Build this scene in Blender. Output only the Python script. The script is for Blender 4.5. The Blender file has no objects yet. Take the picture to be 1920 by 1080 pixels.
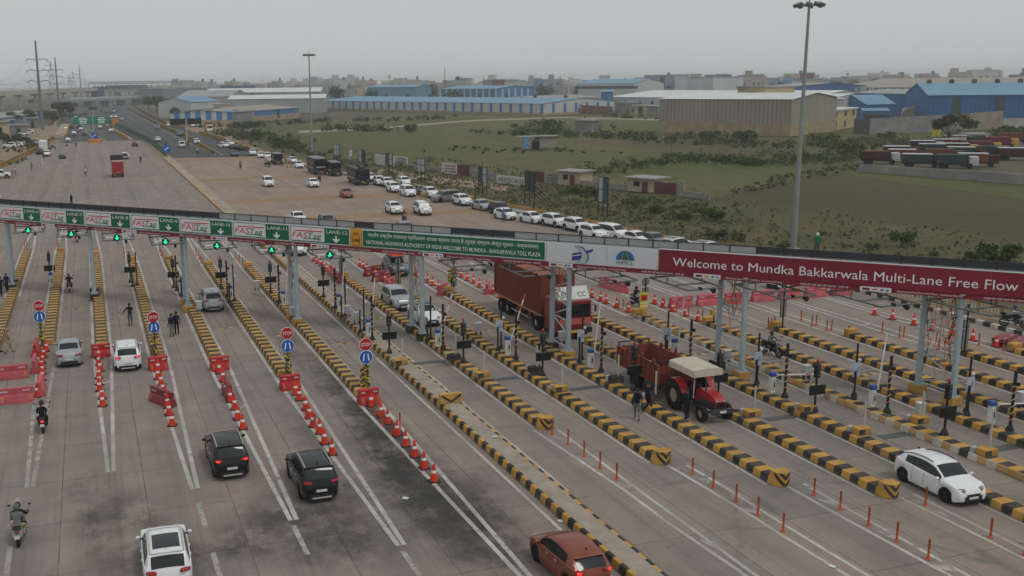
import bpy, math, random
import numpy as np
from mathutils import Vector, Matrix
random.seed(7)
R = math.radians
PI = math.pi
scene = bpy.context.scene
COL = scene.collection
# ------------------------------------------------------------------ camera, sky, sun, exposure
F, PITCH, ROLL, YAW, CX, CY, CAMH = 1889.6, .202535, .012429, -.30397, 766.0, 540.0, 17.0
def cam_rows():
    cp, sp, cr, sr = math.cos(PITCH), math.sin(PITCH), math.cos(ROLL), math.sin(ROLL)
    right = np.array([1, 0, 0.]); fwd = np.array([0, cp, -sp]); down = np.array([0, -sp, -cp])
    m = np.array([cr*right+sr*down, -sr*right+cr*down, fwd])
    c, s = math.cos(YAW), math.sin(YAW)
    t = np.array([[c, -s, 0], [s, c, 0], [0, 0, 1]])
    return m @ t.T
MR = cam_rows()
cam_data = bpy.data.cameras.new('camera')
cam = bpy.data.objects.new('camera', cam_data); COL.objects.link(cam)
cam_data.sensor_width = 36.0
cam_data.lens = F/1920*36
cam_data.shift_x = (960-CX)/1920
cam_data.clip_start = .5; cam_data.clip_end = 30000
r_, d_, f_ = MR
cam.matrix_world = Matrix(((r_[0], -d_[0], -f_[0], 0), (r_[1], -d_[1], -f_[1], 0), (r_[2], -d_[2], -f_[2], CAMH), (0, 0, 0, 1)))
scene.camera = cam
SUN_EL, SUN_AZ = 58, 150         # azimuth measured from +Y towards +X
world = bpy.data.worlds.new('World'); scene.world = world; world.use_nodes = True
wn = world.node_tree.nodes; wl = world.node_tree.links
bg = wn['Background']
sky = wn.new('ShaderNodeTexSky'); sky.sky_type = 'NISHITA'; sky.sun_disc = False
sky.sun_elevation = R(SUN_EL); sky.sun_rotation = R(SUN_AZ)
sky.air_density = 1.0; sky.dust_density = 4.0; sky.ozone_density = 1.0
hsv = wn.new('ShaderNodeHueSaturation'); hsv.inputs['Saturation'].default_value = .13; hsv.inputs['Value'].default_value = .52
wl.new(sky.outputs[0], hsv.inputs['Color'])
cloud = wn.new('ShaderNodeMixRGB'); cloud.inputs[0].default_value = .70          # an even overcast veil over the sky
cloud.inputs[2].default_value = (6.95, 7.27, 7.33, 1)
wl.new(hsv.outputs[0], cloud.inputs[1]); wl.new(cloud.outputs[0], bg.inputs[0])
bg.inputs[1].default_value = .10
sun_d = bpy.data.lights.new('sun', 'SUN'); sun_d.energy = .75; sun_d.angle = R(14); sun_d.color = (1, .96, .9)
sun = bpy.data.objects.new('sun', sun_d); COL.objects.link(sun)
sv = Vector((math.sin(R(SUN_AZ))*math.cos(R(SUN_EL)), math.cos(R(SUN_AZ))*math.cos(R(SUN_EL)), math.sin(R(SUN_EL))))
sun.rotation_euler = sv.to_track_quat('Z', 'Y').to_euler(); sun.location = (0, 0, 60)
vs = scene.view_settings
scene.display_settings.display_device = 'sRGB'
vs.view_transform = 'Standard'; vs.look = 'None'; vs.gamma = 1; vs.use_curve_mapping = False
vs.exposure = 0.0
cy = scene.cycles
cy.use_denoising = True
cy.max_bounces = 5; cy.diffuse_bounces = 2; cy.glossy_bounces = 2; cy.transmission_bounces = 2; cy.volume_bounces = 1; cy.transparent_max_bounces = 8
cy.use_adaptive_sampling = True; cy.adaptive_threshold = .02
cy.sample_clamp_indirect = 5
# ------------------------------------------------------------------ photo point -> place on the ground
def G(u, v, z=0.0):
    d = MR.T @ np.array([(u-CX)/F, (v-CY)/F, 1.0]); t = (CAMH-z)/-d[2]
    return float(d[0]*t), float(d[1]*t)
def ZAT(v, x, y):
    lo, hi = -20., 160.
    for _ in range(50):
        m = (lo+hi)/2; q = MR @ np.array([x, y, m-CAMH])
        if CY+F*q[1]/q[2] > v: lo = m
        else: hi = m
    return m
# ------------------------------------------------------------------ materials
MATS = {}
def M(name, col, rough=.7, metal=0., var=.12, scale=2.0, coat=0., spec=.35, emit=0., bump=0., rand=0., stretch=None, trans=0.):
    if name in MATS: return MATS[name]
    m = bpy.data.materials.new(name); m.use_nodes = True; MATS[name] = m
    n = m.node_tree.nodes; l = m.node_tree.links; b = n['Principled BSDF']
    b.inputs['Roughness'].default_value = rough; b.inputs['Metallic'].default_value = metal
    b.inputs['Coat Weight'].default_value = coat; b.inputs['Coat Roughness'].default_value = .08
    b.inputs['Specular IOR Level'].default_value = min(spec, .1) if rough >= .7 else spec
    c = (*col, 1)
    b.inputs['Base Color'].default_value = c
    if emit:
        b.inputs['Emission Color'].default_value = c; b.inputs['Emission Strength'].default_value = emit
    if var:
        tc = n.new('ShaderNodeTexCoord'); mp = n.new('ShaderNodeMapping'); no = n.new('ShaderNodeTexNoise')
        mp.inputs['Scale'].default_value = stretch or (1, 1, 1)
        no.inputs['Scale'].default_value = scale; no.inputs['Detail'].default_value = 5; no.inputs['Roughness'].default_value = .65
        ra = n.new('ShaderNodeMapRange'); ra.inputs[1].default_value = .3; ra.inputs[2].default_value = .7
        ra.inputs[3].default_value = 1-var; ra.inputs[4].default_value = 1+var
        mu = n.new('ShaderNodeMixRGB'); mu.blend_type = 'MULTIPLY'; mu.inputs[0].default_value = 1; mu.inputs[1].default_value = c
        l.new(tc.outputs['Object'], mp.inputs[0]); l.new(mp.outputs[0], no.inputs['Vector']); l.new(no.outputs[0], ra.inputs[0])
        last = ra.outputs[0]
        if rand:
            oi = n.new('ShaderNodeObjectInfo'); rr = n.new('ShaderNodeMapRange'); rr.inputs[3].default_value = 1-rand; rr.inputs[4].default_value = 1+rand
            mm = n.new('ShaderNodeMath'); mm.operation = 'MULTIPLY'
            l.new(oi.outputs['Random'], rr.inputs[0]); l.new(rr.outputs[0], mm.inputs[0]); l.new(last, mm.inputs[1]); last = mm.outputs[0]
        l.new(last, mu.inputs[2]); l.new(mu.outputs[0], b.inputs['Base Color'])
        if bump:
            bu = n.new('ShaderNodeBump'); bu.inputs['Strength'].default_value = bump; bu.inputs['Distance'].default_value = .05
            l.new(no.outputs[0], bu.inputs['Height']); l.new(bu.outputs[0], b.inputs['Normal'])
    return m
class NT:
    """small helper for hand written node materials"""
    def __init__(s, name, rough=.85):
        s.m = bpy.data.materials.new(name); s.m.use_nodes = True; MATS[name] = s.m
        s.n = s.m.node_tree.nodes; s.l = s.m.node_tree.links; s.b = s.n['Principled BSDF']; s.b.inputs['Roughness'].default_value = rough; s.b.inputs['Specular IOR Level'].default_value = .12
        s.tc = s.n.new('ShaderNodeTexCoord').outputs['Object']
    def put(s, sock, v):
        if isinstance(v, (int, float)): sock.default_value = v
        elif isinstance(v, tuple): sock.default_value = v if len(v) == len(sock.default_value) else (*v, 1)
        else: s.l.new(v, sock)
    def noise(s, scale, detail=4, rough=.6, st=None, off=(0, 0, 0), vec=None):
        mp = s.n.new('ShaderNodeMapping'); mp.inputs['Scale'].default_value = st or (1, 1, 1); mp.inputs['Location'].default_value = off
        s.l.new(vec or s.tc, mp.inputs[0]); t = s.n.new('ShaderNodeTexNoise')
        t.inputs['Scale'].default_value = scale; t.inputs['Detail'].default_value = detail; t.inputs['Roughness'].default_value = rough
        s.l.new(mp.outputs[0], t.inputs['Vector']); return t.outputs[0]
    def rng(s, x, a, b, c=0., d=1.):
        r = s.n.new('ShaderNodeMapRange'); s.put(r.inputs[0], x)
        for i, v in enumerate((a, b, c, d)): r.inputs[i+1].default_value = v
        return r.outputs[0]
    def math(s, op, a, b=0., c=None):
        r = s.n.new('ShaderNodeMath'); r.operation = op; s.put(r.inputs[0], a); s.put(r.inputs[1], b)
        if c is not None: s.put(r.inputs[2], c)
        return r.outputs[0]
    def mix(s, f, a, b, mode='MIX'):
        r = s.n.new('ShaderNodeMixRGB'); r.blend_type = mode; s.put(r.inputs[0], f); s.put(r.inputs[1], a); s.put(r.inputs[2], b); return r.outputs[0]
    def xyz(s, vec=None):
        r = s.n.new('ShaderNodeSeparateXYZ'); s.l.new(vec or s.tc, r.inputs[0]); return r.outputs
    def comb(s, x, y, z=0.):
        r = s.n.new('ShaderNodeCombineXYZ'); s.put(r.inputs[0], x); s.put(r.inputs[1], y); s.put(r.inputs[2], z); return r.outputs[0]
    def white(s, vec):
        r = s.n.new('ShaderNodeTexWhiteNoise'); s.l.new(vec, r.inputs[0]); return r.outputs[0]
    def blob(s, x, y, rx, ry, soft=.5):
        """1 inside an ellipse, fading to 0 at its rim (x,y sockets relative)"""
        X, Y, _ = s.xyz()
        a = s.math('DIVIDE', s.math('SUBTRACT', X, x), rx); b = s.math('DIVIDE', s.math('SUBTRACT', Y, y), ry)
        return s.rng(s.math('ADD', s.math('MULTIPLY', a, a), s.math('MULTIPLY', b, b)), soft, 1.0, 1., 0.)
    def out(s, col, bump=None, strength=.3):
        s.l.new(col, s.b.inputs['Base Color'])
        if bump is not None:
            bu = s.n.new('ShaderNodeBump'); bu.inputs['Strength'].default_value = strength; bu.inputs['Distance'].default_value = .03
            s.l.new(bump, bu.inputs['Height']); s.l.new(bu.outputs[0], s.b.inputs['Normal'])
        return s.m
# ------------------------------------------------------------------ mesh builder
class MB:
    def __init__(s): s.v = []; s.f = []; s.mi = []; s.mats = []; s.T = None
    def mid(s, m):
        if m not in s.mats: s.mats.append(m)
        return s.mats.index(m)
    def add(s, vs, fs, m):
        o = len(s.v)
        if s.T is not None: vs = [tuple(s.T @ Vector(p)) for p in vs]
        s.v += vs; k = s.mid(m)
        for f in fs: s.f.append(tuple(i+o for i in f)); s.mi.append(k)
        return s
    def box(s, x0, x1, y0, y1, z0, z1, m):
        return s.add([(x0, y0, z0), (x1, y0, z0), (x1, y1, z0), (x0, y1, z0), (x0, y0, z1), (x1, y0, z1), (x1, y1, z1), (x0, y1, z1)],
                     [(0, 3, 2, 1), (4, 5, 6, 7), (0, 1, 5, 4), (1, 2, 6, 5), (2, 3, 7, 6), (3, 0, 4, 7)], m)
    def cbox(s, c, sz, m, rz=0., ry=0., rx=0.):
        T = Matrix.Translation(c) @ Matrix.Rotation(rz, 4, 'Z') @ Matrix.Rotation(ry, 4, 'Y') @ Matrix.Rotation(rx, 4, 'X')
        h = [a/2 for a in sz]
        vs = [tuple(T @ Vector(p)) for p in [(-h[0], -h[1], -h[2]), (h[0], -h[1], -h[2]), (h[0], h[1], -h[2]), (-h[0], h[1], -h[2]), (-h[0], -h[1], h[2]), (h[0], -h[1], h[2]), (h[0], h[1], h[2]), (-h[0], h[1], h[2])]]
        return s.add(vs, [(0, 3, 2, 1), (4, 5, 6, 7), (0, 1, 5, 4), (1, 2, 6, 5), (2, 3, 7, 6), (3, 0, 4, 7)], m)
    def bbox(s, x0, x1, y0, y1, z0, z1, b, m):
        """box with chamfered vertical and top edges"""
        out = lambda d: [(x0+d, y0, 0), (x1-d, y0, 0), (x1, y0+d, 0), (x1, y1-d, 0), (x1-d, y1, 0), (x0+d, y1, 0), (x0, y1-d, 0), (x0, y0+d, 0)]
        a = out(b); cx, cy_ = (x0+x1)/2, (y0+y1)/2
        k = lambda p, z, q: (p[0]-(b*q if p[0] > cx else -b*q), p[1]-(b*q if p[1] > cy_ else -b*q), z)
        vs = [k(p, z0, 0) for p in a]+[k(p, z1-b, 0) for p in a]+[k(p, z1, .7) for p in a]
        fs = [tuple(range(7, -1, -1)), tuple(range(16, 24))]
        for r in (0, 8):
            for i in range(8): j = (i+1) % 8; fs.append((r+i, r+j, r+8+j, r+8+i))
        return s.add(vs, fs, m)
    def quad(s, a, b, c, d, m): return s.add([a, b, c, d], [(0, 1, 2, 3)], m)
    def poly(s, pts, m): return s.add(list(pts), [tuple(range(len(pts)))], m)
    def prism(s, pts, z0, z1, m, cap=True):
        n = len(pts); a = sum(pts[i][0]*pts[(i+1) % n][1]-pts[(i+1) % n][0]*pts[i][1] for i in range(n))
        if a < 0: pts = pts[::-1]
        vs = [(p[0], p[1], z0) for p in pts]+[(p[0], p[1], z1) for p in pts]
        fs = [(i, (i+1) % n, n+(i+1) % n, n+i) for i in range(n)]
        if cap: fs += [tuple(range(n-1, -1, -1)), tuple(range(n, 2*n))]
        return s.add(vs, fs, m)
    def extr(s, prof, x0, x1, m):
        """profile in (y,z) pushed along x"""
        n = len(prof); a = sum(prof[i][0]*prof[(i+1) % n][1]-prof[(i+1) % n][0]*prof[i][1] for i in range(n))
        if a < 0: prof = prof[::-1]
        vs = [(x0, p[0], p[1]) for p in prof]+[(x1, p[0], p[1]) for p in prof]
        return s.add(vs, [(i, n+i, n+(i+1) % n, (i+1) % n)[::-1] for i in range(n)]+[tuple(range(n-1, -1, -1)), tuple(range(n, 2*n))], m)
    def tube(s, p, q, r0, r1=None, n=8, m=None, cap=True):
        r1 = r0 if r1 is None else r1
        p, q = Vector(p), Vector(q); d = (q-p).normalized()
        a = d.cross(Vector((0, 0, 1)) if abs(d.z) < .9 else Vector((1, 0, 0))).normalized(); b = d.cross(a)
        vs = []
        for c, r in ((p, r0), (q, r1)):
            for i in range(n):
                t = 2*PI*i/n; vs.append(tuple(c+(a*math.cos(t)+b*math.sin(t))*r))
        fs = [(i, n+i, n+(i+1) % n, (i+1) % n) for i in range(n)]
        if cap: fs += [tuple(range(n)), tuple(range(2*n-1, n-1, -1))]
        return s.add(vs, fs, m)
    def path(s, pts, r, n=6, m=None):
        for a, b in zip(pts, pts[1:]): s.tube(a, b, r, r, n, m)
        return s
    def lathe(s, prof, c, m, n=16, axis='z'):
        """prof list of (r,h)"""
        vs = []
        for r, h in prof:
            for i in range(n):
                t = 2*PI*i/n; x, y = r*math.cos(t), r*math.sin(t)
                vs.append((c[0]+x, c[1]+y, c[2]+h) if axis == 'z' else (c[0]+h, c[1]+x, c[2]+y) if axis == 'x' else (c[0]+y, c[1]+h, c[2]+x))
        fs = []
        for k in range(len(prof)-1):
            for i in range(n): j = (i+1) % n; fs.append((k*n+i, k*n+j, (k+1)*n+j, (k+1)*n+i))
        if prof[0][0] > 1e-4: fs.append(tuple(range(n-1, -1, -1)))
        if prof[-1][0] > 1e-4: fs.append(tuple((len(prof)-1)*n+i for i in range(n)))
        return s.add(vs, fs, m)
    def ball(s, c, r, m, n=10, k=6):
        r = (r, r, r) if isinstance(r, (int, float)) else r
        vs = [(c[0], c[1], c[2]-r[2])]
        for j in range(1, k):
            p = -PI/2+PI*j/k
            for i in range(n): t = 2*PI*i/n; vs.append((c[0]+r[0]*math.cos(p)*math.cos(t), c[1]+r[1]*math.cos(p)*math.sin(t), c[2]+r[2]*math.sin(p)))
        vs.append((c[0], c[1], c[2]+r[2])); fs = []
        for i in range(n): fs.append((0, 1+(i+1) % n, 1+i)); fs.append((len(vs)-1, 1+(k-2)*n+i, 1+(k-2)*n+(i+1) % n))
        for j in range(k-2):
            for i in range(n): a = 1+j*n; fs.append((a+i, a+(i+1) % n, a+n+(i+1) % n, a+n+i))
        return s.add(vs, fs, m)
    def grid(s, rows, m, close=False):
        """rows of equal length point lists"""
        n = len(rows[0]); vs = [p for r in rows for p in r]
        fs = [(a*n+i, a*n+i+1, (a+1)*n+i+1, (a+1)*n+i) for a in range(len(rows)-1) for i in range(n-1)]
        return s.add(vs, fs, m)
    def text(s, body, O, U, V, h, m, width=None, align='C', off=0.):
        """flat lettering: O centre (or start) point, U right, V up, h letter height"""
        vs, fs, (x0, x1, y0, y1) = text_mesh(body)
        k = h/.73
        kx = k if width is None else width/(x1-x0)
        sx = (x0+x1)/2 if align == 'C' else x0
        O, U, V = Vector(O), Vector(U), Vector(V); N = U.cross(V)
        return s.add([tuple(O+U*((p[0]-sx)*kx)+V*((p[1]-.365)*k)+N*off) for p in vs], fs, m)
    def build(s, name, parent=None, smooth=None, loc=None, rz=0.):
        me = bpy.data.meshes.new(name); me.from_pydata(s.v, [], s.f)
        for m in s.mats: me.materials.append(m)
        me.polygons.foreach_set('material_index', s.mi)
        if smooth is not None:
            me.polygons.foreach_set('use_smooth', [True]*len(s.f)); me.set_sharp_from_angle(angle=R(smooth))
        me.update()
        o = bpy.data.objects.new(name, me); COL.objects.link(o)
        if parent:
            o.parent = parent; KIDS.setdefault(parent.name, []).append(o)
        if loc is not None: o.location = loc
        o.rotation_euler.z = rz
        return o
KIDS = {}
_TXT = {}
def text_mesh(body):
    if body not in _TXT:
        c = bpy.data.curves.new('txt', 'FONT'); c.body = body; c.size = 1.0; c.resolution_u = 2; c.offset = .0 if len(body) > 4 and 'NAT' not in body else .004
        o = bpy.data.objects.new('txt', c); COL.objects.link(o)
        me = bpy.data.meshes.new_from_object(o.evaluated_get(bpy.context.evaluated_depsgraph_get()))
        vs = [tuple(v.co) for v in me.vertices]; fs = [tuple(p.vertices) for p in me.polygons]
        bpy.data.objects.remove(o); bpy.data.meshes.remove(me); bpy.data.curves.remove(c)
        if not vs: vs, fs = [(0, 0, 0), (.1, 0, 0), (0, .1, 0)], [(0, 1, 2)]
        xs = [v[0] for v in vs]; ys = [v[1] for v in vs]
        _TXT[body] = (vs, fs, (min(xs), max(xs), min(ys), max(ys)))
    return _TXT[body]
# ------------------------------------------------------------------ things
def tag(o, label, cat, group=None, kind=None):
    o['label'] = label; o['category'] = cat
    if group: o['group'] = group
    o['kind'] = kind or 'thing'
    return o
def struct(o): o['kind'] = 'structure'; return o
def thing(name, label, cat, loc=(0, 0, 0), rz=0., group=None):
    o = bpy.data.objects.new(name, None); COL.objects.link(o); o.empty_display_size = .2
    o.location = loc; o.rotation_euler.z = rz
    return tag(o, label, cat, group)
def kids(o): return list(KIDS.get(o.name, []))
def attach(c, p): c.parent = p; KIDS.setdefault(p.name, []).append(c)
def dup(root, loc, rz, label=None, group=None, sc=None, swap=None):
    r = root.copy(); COL.objects.link(r); r.location = loc; r.rotation_euler.z = rz
    if sc: r.scale = (sc, sc, sc) if isinstance(sc, (int, float)) else sc
    if label: r['label'] = label
    if group: r['group'] = group
    if swap and r.data is not None: r.data = swapped(r.data, swap)
    for ch in kids(root):
        c = ch.copy(); COL.objects.link(c); attach(c, r)
        if swap and c.data is not None: c.data = swapped(c.data, swap)
        for g in kids(ch):
            d = g.copy(); COL.objects.link(d); attach(d, c)
            if swap and d.data is not None: d.data = swapped(d.data, swap)
    return r
_SW = {}
def swapped(me, swap):
    """a copy of the mesh with some materials exchanged (kept for reuse)"""
    if not any(m and m.name in swap for m in me.materials): return me
    key = (me.name, tuple(sorted((a, b.name) for a, b in swap.items())))
    if key not in _SW:
        n = me.copy()
        for i, m in enumerate(n.materials):
            if m.name in swap: n.materials[i] = swap[m.name]
        _SW[key] = n
    return _SW[key]
ORD = ['first', 'second', 'third', 'fourth', 'fifth', 'sixth', 'seventh', 'eighth', 'ninth', 'tenth', 'eleventh', 'twelfth', 'thirteenth', 'fourteenth', 'fifteenth', 'sixteenth', 'seventeenth', 'eighteenth', 'nineteenth', 'twentieth']
# ================================================================== SETTING: ground, roads, markings
def concrete_mat():
    t = NT('plaza_concrete', .88); X, Y, _ = t.xyz()
    px, py = 3.39, 4.53
    ux = t.math('DIVIDE', t.math('ADD', X, 2.11), px); uy = t.math('DIVIDE', t.math('ADD', Y, 1.0), py)
    cell = t.comb(t.math('FLOOR', ux), t.math('FLOOR', uy)); cellx = t.comb(t.math('FLOOR', ux), 0.)
    w = t.white(cell)
    base = t.mix(w, (.282, .238, .206), (.232, .206, .186))
    warm = t.rng(t.noise(.035, 3), .42, .62)
    base = t.mix(t.math('MULTIPLY', warm, .55), base, (.285, .215, .18))
    br = t.math('MULTIPLY', t.rng(t.noise(.5, 6, .7), .3, .7, .86, 1.13), t.rng(t.noise(9., 4, .7), .3, .7, .93, 1.07))
    base = t.mix(1., base, br, 'MULTIPLY')
    # wheel wear along each lane, darker in the middle of a lane, drawn out along the way
    fx = t.math('FRACT', ux)
    lane = t.math('SUBTRACT', 1., t.math('MULTIPLY', t.math('ABSOLUTE', t.math('SUBTRACT', t.math('FRACT', t.math('ADD', ux, .02)), .5)), 2.))
    wear = t.math('MULTIPLY', t.rng(lane, .1, .9), t.rng(t.noise(.9, 4, .6, (1, .045, 1)), .34, .66))
    base = t.mix(t.math('MULTIPLY', wear, .40), base, (.10, .093, .086))
    tr = t.rng(t.noise(5., 4, .6, (1, .02, 1), (3, 0, 0)), .52, .72)
    base = t.mix(t.math('MULTIPLY', tr, .30), base, (.09, .085, .08))
    # dark patches of oil and rubber where queues wait
    pt = t.rng(t.noise(.55, 7, .72, (1, .7, 1), (9, 4, 0)), .5, .68)
    for (u, v, rx, ry, k) in ((750, 870, 2.1, 9., .95), (700, 800, 1.5, 17., .75), (790, 930, 2.2, 7., .7), (620, 900, 1.4, 12., .45), (900, 1010, 2.4, 5., .6), (480, 1010, 2.2, 2.2, .6), (860, 960, 2.6, 5., .72), (560, 985, 3.6, 4., .6), (640, 1010, 3.2, 3.0, .55), (230, 990, 2.3, 4.6, .5), (170, 940, 1.6, 4.2, .38), (330, 1050, 3.5, 1.6, .5), (690, 770, 1.4, 9., .62), (580, 680, 1.3, 12., .4), (520, 610, 1.2, 14., .25), (880, 900, 1.2, 8, .3)):
        gx, gy = G(u, v); m = t.blob(gx, gy, rx, ry, .12)
        q = t.math('MULTIPLY', m, t.rng(t.noise(.5, 8, .78, (1, .7, 1), (gx, gy, 0)), .42, .58))
        base = t.mix(t.math('MULTIPLY', q, min(1., k*1.25)), base, (.050, .048, .047))
    spots = t.rng(t.noise(2.2, 6, .7, None, (5, 5, 0)), .63, .70)
    near = t.rng(Y, 36., 52., 1., .15)
    base = t.mix(t.math('MULTIPLY', t.math('MULTIPLY', spots, near), .55), base, (.075, .07, .066))
    # greenish mended cracks on the near right bays
    vo = t.n.new('ShaderNodeTexVoronoi'); vo.feature = 'DISTANCE_TO_EDGE'; vo.inputs['Scale'].default_value = .21
    wv = t.n.new('ShaderNodeVectorMath'); wv.operation = 'ADD'; wc = t.n.new('ShaderNodeTexNoise'); wc.inputs['Scale'].default_value = 1.1; wc.inputs['Detail'].default_value = 6
    wm = t.n.new('ShaderNodeVectorMath'); wm.operation = 'MULTIPLY_ADD'; wm.inputs[1].default_value = (.9, .9, 0); 
    t.l.new(t.tc, wc.inputs[0]); t.l.new(wc.outputs[1], wm.inputs[0]); t.l.new(t.tc, wm.inputs[2]); t.l.new(wm.outputs[0], vo.inputs[0])
    ck = t.math('MULTIPLY', t.rng(vo.outputs['Distance'], .0, .045, 1., 0.), t.math('MULTIPLY', t.rng(t.noise(.16, 3), .49, .56), t.math('MULTIPLY', t.rng(X, 19., 24.), t.rng(Y, 32., 40., 1., 0.))))
    base = t.mix(t.math('MULTIPLY', ck, .6), base, (.12, .125, .10))
    # slab joints
    def line(u, wdt):
        f = t.math('FRACT', u); d = t.math('MINIMUM', f, t.math('SUBTRACT', 1., f)); return t.rng(d, wdt*.5, wdt, 1., 0.)
    jx = line(ux, .0075); jy = t.math('MULTIPLY', line(uy, .0062), t.rng(t.white(cell), .1, .3, .35, 1.))
    j = t.math('MAXIMUM', jx, jy)
    base = t.mix(t.math('MULTIPLY', j, t.rng(t.noise(1.3, 3), .35, .6, .3, .85)), base, (.06, .057, .052))
    return t.out(base, br, .15)
def asphalt_mat():
    t = NT('asphalt', .9); X, Y, _ = t.xyz()
    b = t.mix(t.rng(t.noise(.08, 4, .6, (1, .2, 1)), .35, .65), (.066, .068, .072), (.095, .095, .096))
    b = t.mix(1., b, t.rng(t.noise(1.5, 5), .3, .7, .85, 1.15), 'MULTIPLY')
    st = t.rng(t.noise(.7, 3, .6, (1, .015, 1)), .5, .7)
    return t.out(t.mix(t.math('MULTIPLY', st, .3), b, (.05, .05, .05)))
def brown_mat():
    t = NT('brown_concrete', .9); X, Y, _ = t.xyz()
    b = t.mix(t.rng(t.noise(.05, 4), .35, .65), (.300, .222, .178), (.272, .212, .175))
    cell = t.comb(t.math('FLOOR', t.math('DIVIDE', X, 3.39)), t.math('FLOOR', t.math('DIVIDE', Y, 4.53)))
    b = t.mix(1., b, t.rng(t.white(cell), 0, 1, .92, 1.08), 'MULTIPLY')
    b = t.mix(1., b, t.rng(t.noise(.6, 6, .7), .3, .7, .88, 1.12), 'MULTIPLY')
    st = t.rng(t.noise(.55, 4, .6, (1, .03, 1)), .48, .68)
    return t.out(t.mix(t.math('MULTIPLY', st, .45), b, (.16, .132, .116)))
def ground_mat(name, a, b2, c, s=.02, fine=.9):
    t = NT(name, .95)
    q = t.mix(t.rng(t.noise(s, 5, .65), .38, .62), a, b2)
    q = t.mix(t.rng(t.noise(s*5, 6, .7, None, (3, 1, 0)), .52, .66), q, c)
    q = t.mix(1., q, t.rng(t.noise(fine, 6, .75), .3, .7, .72, 1.28), 'MULTIPLY')
    return t.out(q, t.noise(fine*2, 4), .5)
CONC = concrete_mat(); ASPH = asphalt_mat(); BROWN = brown_mat()
FIELD = ground_mat('field_green', (.086, .098, .034), (.118, .108, .048), (.056, .078, .024))
SCRUB = ground_mat('scrub_ground', (.088, .082, .042), (.12, .098, .058), (.060, .070, .028), .03)
BARE = ground_mat('bare_field', (.088, .074, .043), (.074, .066, .036), (.064, .068, .028), .035)
DIRT = ground_mat('dirt', (.30, .215, .150), (.245, .19, .14), (.15, .135, .085), .05)
FARG = ground_mat('plain', (.085, .08, .05), (.11, .10, .07), (.06, .066, .036), .008, .2)
def sheet(name, pts, z, m):
    return struct(MB().poly([(p[0], p[1], z) for p in pts], m).build(name))
P = lambda *uv: [G(*q) for q in uv]
sheet('ground', [(-9000, -60), (9000, -60), (9000, 12000), (-9000, 12000)], -.10, FARG)
# green fields right of the road
fr = [(60, 40), (58.6, 60), (58, 80), (56, 100), (52, 125), (49, 150), (46, 180), (42, 215), (40, 245), (39, 300), (42, 360)]
sheet('field', fr+[(118, 470), (190, 480), (330, 420), (330, 60), (200, 30)], -.085, FIELD)
sheet('bare_field', P((1330, 372), (1560, 318), (1610, 330), (1920, 372), (2200, 420), (2200, 600), (1900, 505), (1450, 415)), -.08, BARE)
sheet('scrub_field', P((1050, 268), (1250, 250), (1620, 262), (1620, 318), (1500, 312), (1300, 285)), -.08, SCRUB)
sheet('scrub_verge', [(x+.2, y) for x, y in fr[::1]]+[(66, 300), (70, 235), (66, 205), (72, 170), (78, 140), (85, 118), (90, 90), (96, 50)], -.075, SCRUB)
sheet('dirt_verge', [(x+.5, y) for x, y in fr]+[(43, 330), (43.5, 260), (46, 220), (49, 190), (53, 160), (56, 130), (59, 100), (60.5, 75), (61.5, 40)], -.07, DIRT)
sheet('dirt_track', P((700, 312), (760, 322), (880, 338), (960, 350), (960, 358), (860, 348), (740, 333), (690, 322)), -.06, DIRT)
YARD = ground_mat('yard_earth', (.13, .108, .075), (.105, .098, .06), (.08, .082, .04), .06)
sheet('dirt_yard', P((1600, 305), (1640, 292), (1730, 268), (1920, 262), (2100, 280), (2100, 350), (1920, 340)), -.07, YARD)
sheet('dirt_lot', P((330, 232), (420, 228), (440, 250), (480, 270), (420, 262), (385, 250), (340, 240)), -.05, DIRT)
sheet('left_ground', [(-300, 40), (-20, 40), (-17.5, 226), (-12, 300), (-9, 345), (-14, 470), (-12, 640), (-300, 900)], -.08, SCRUB)
sheet('dirt_roadside', P((30, 300), (60, 285), (95, 262), (120, 246), (125, 232), (60, 236), (0, 258), (0, 300)), -.06, DIRT)
# carriageways
sheet('plaza_pavement', [(-60, -40), (62, -40), (60, 40), (58.6, 60), (58, 76), (56.4, 92), (54.5, 108), (17, 112), (17, 327.5), (-9, 327), (-13, 287), (-17.5, 232), (-60, 60)], 0., CONC)
sheet('brown_pavement', [(17, 108), (54.6, 106.8), (52.7, 120), (50, 137), (47.4, 168), (42.5, 204), (39.5, 240), (17, 243)], -.004, BROWN)
sheet('toll_road', [(17, 242), (39.2, 244), (38.2, 300), (35, 400), (31.7, 470), (33.5, 640), (37, 800), (33, 1100), (19, 1100), (12, 780), (10, 500)], -.012, ASPH)
sheet('highway', [(-9, 326), (17.2, 327), (14.5, 400), (10, 500), (12, 780), (19, 1100), (-2, 1100), (-8, 810), (-12, 640), (-13, 490), (-9, 400), (-6, 350)], -.016, ASPH)
sheet('left_shoulder', P((95, 285), (112, 272), (122, 262), (117, 240), (108, 225), (96, 234), (92, 262)), -.02, DIRT)
sheet('shoulder', [(33.2, 470), (36, 400), (38.6, 320), (39.6, 255), (41.5, 255), (41, 320), (38, 400), (34.5, 470)], -.02, DIRT)
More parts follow.
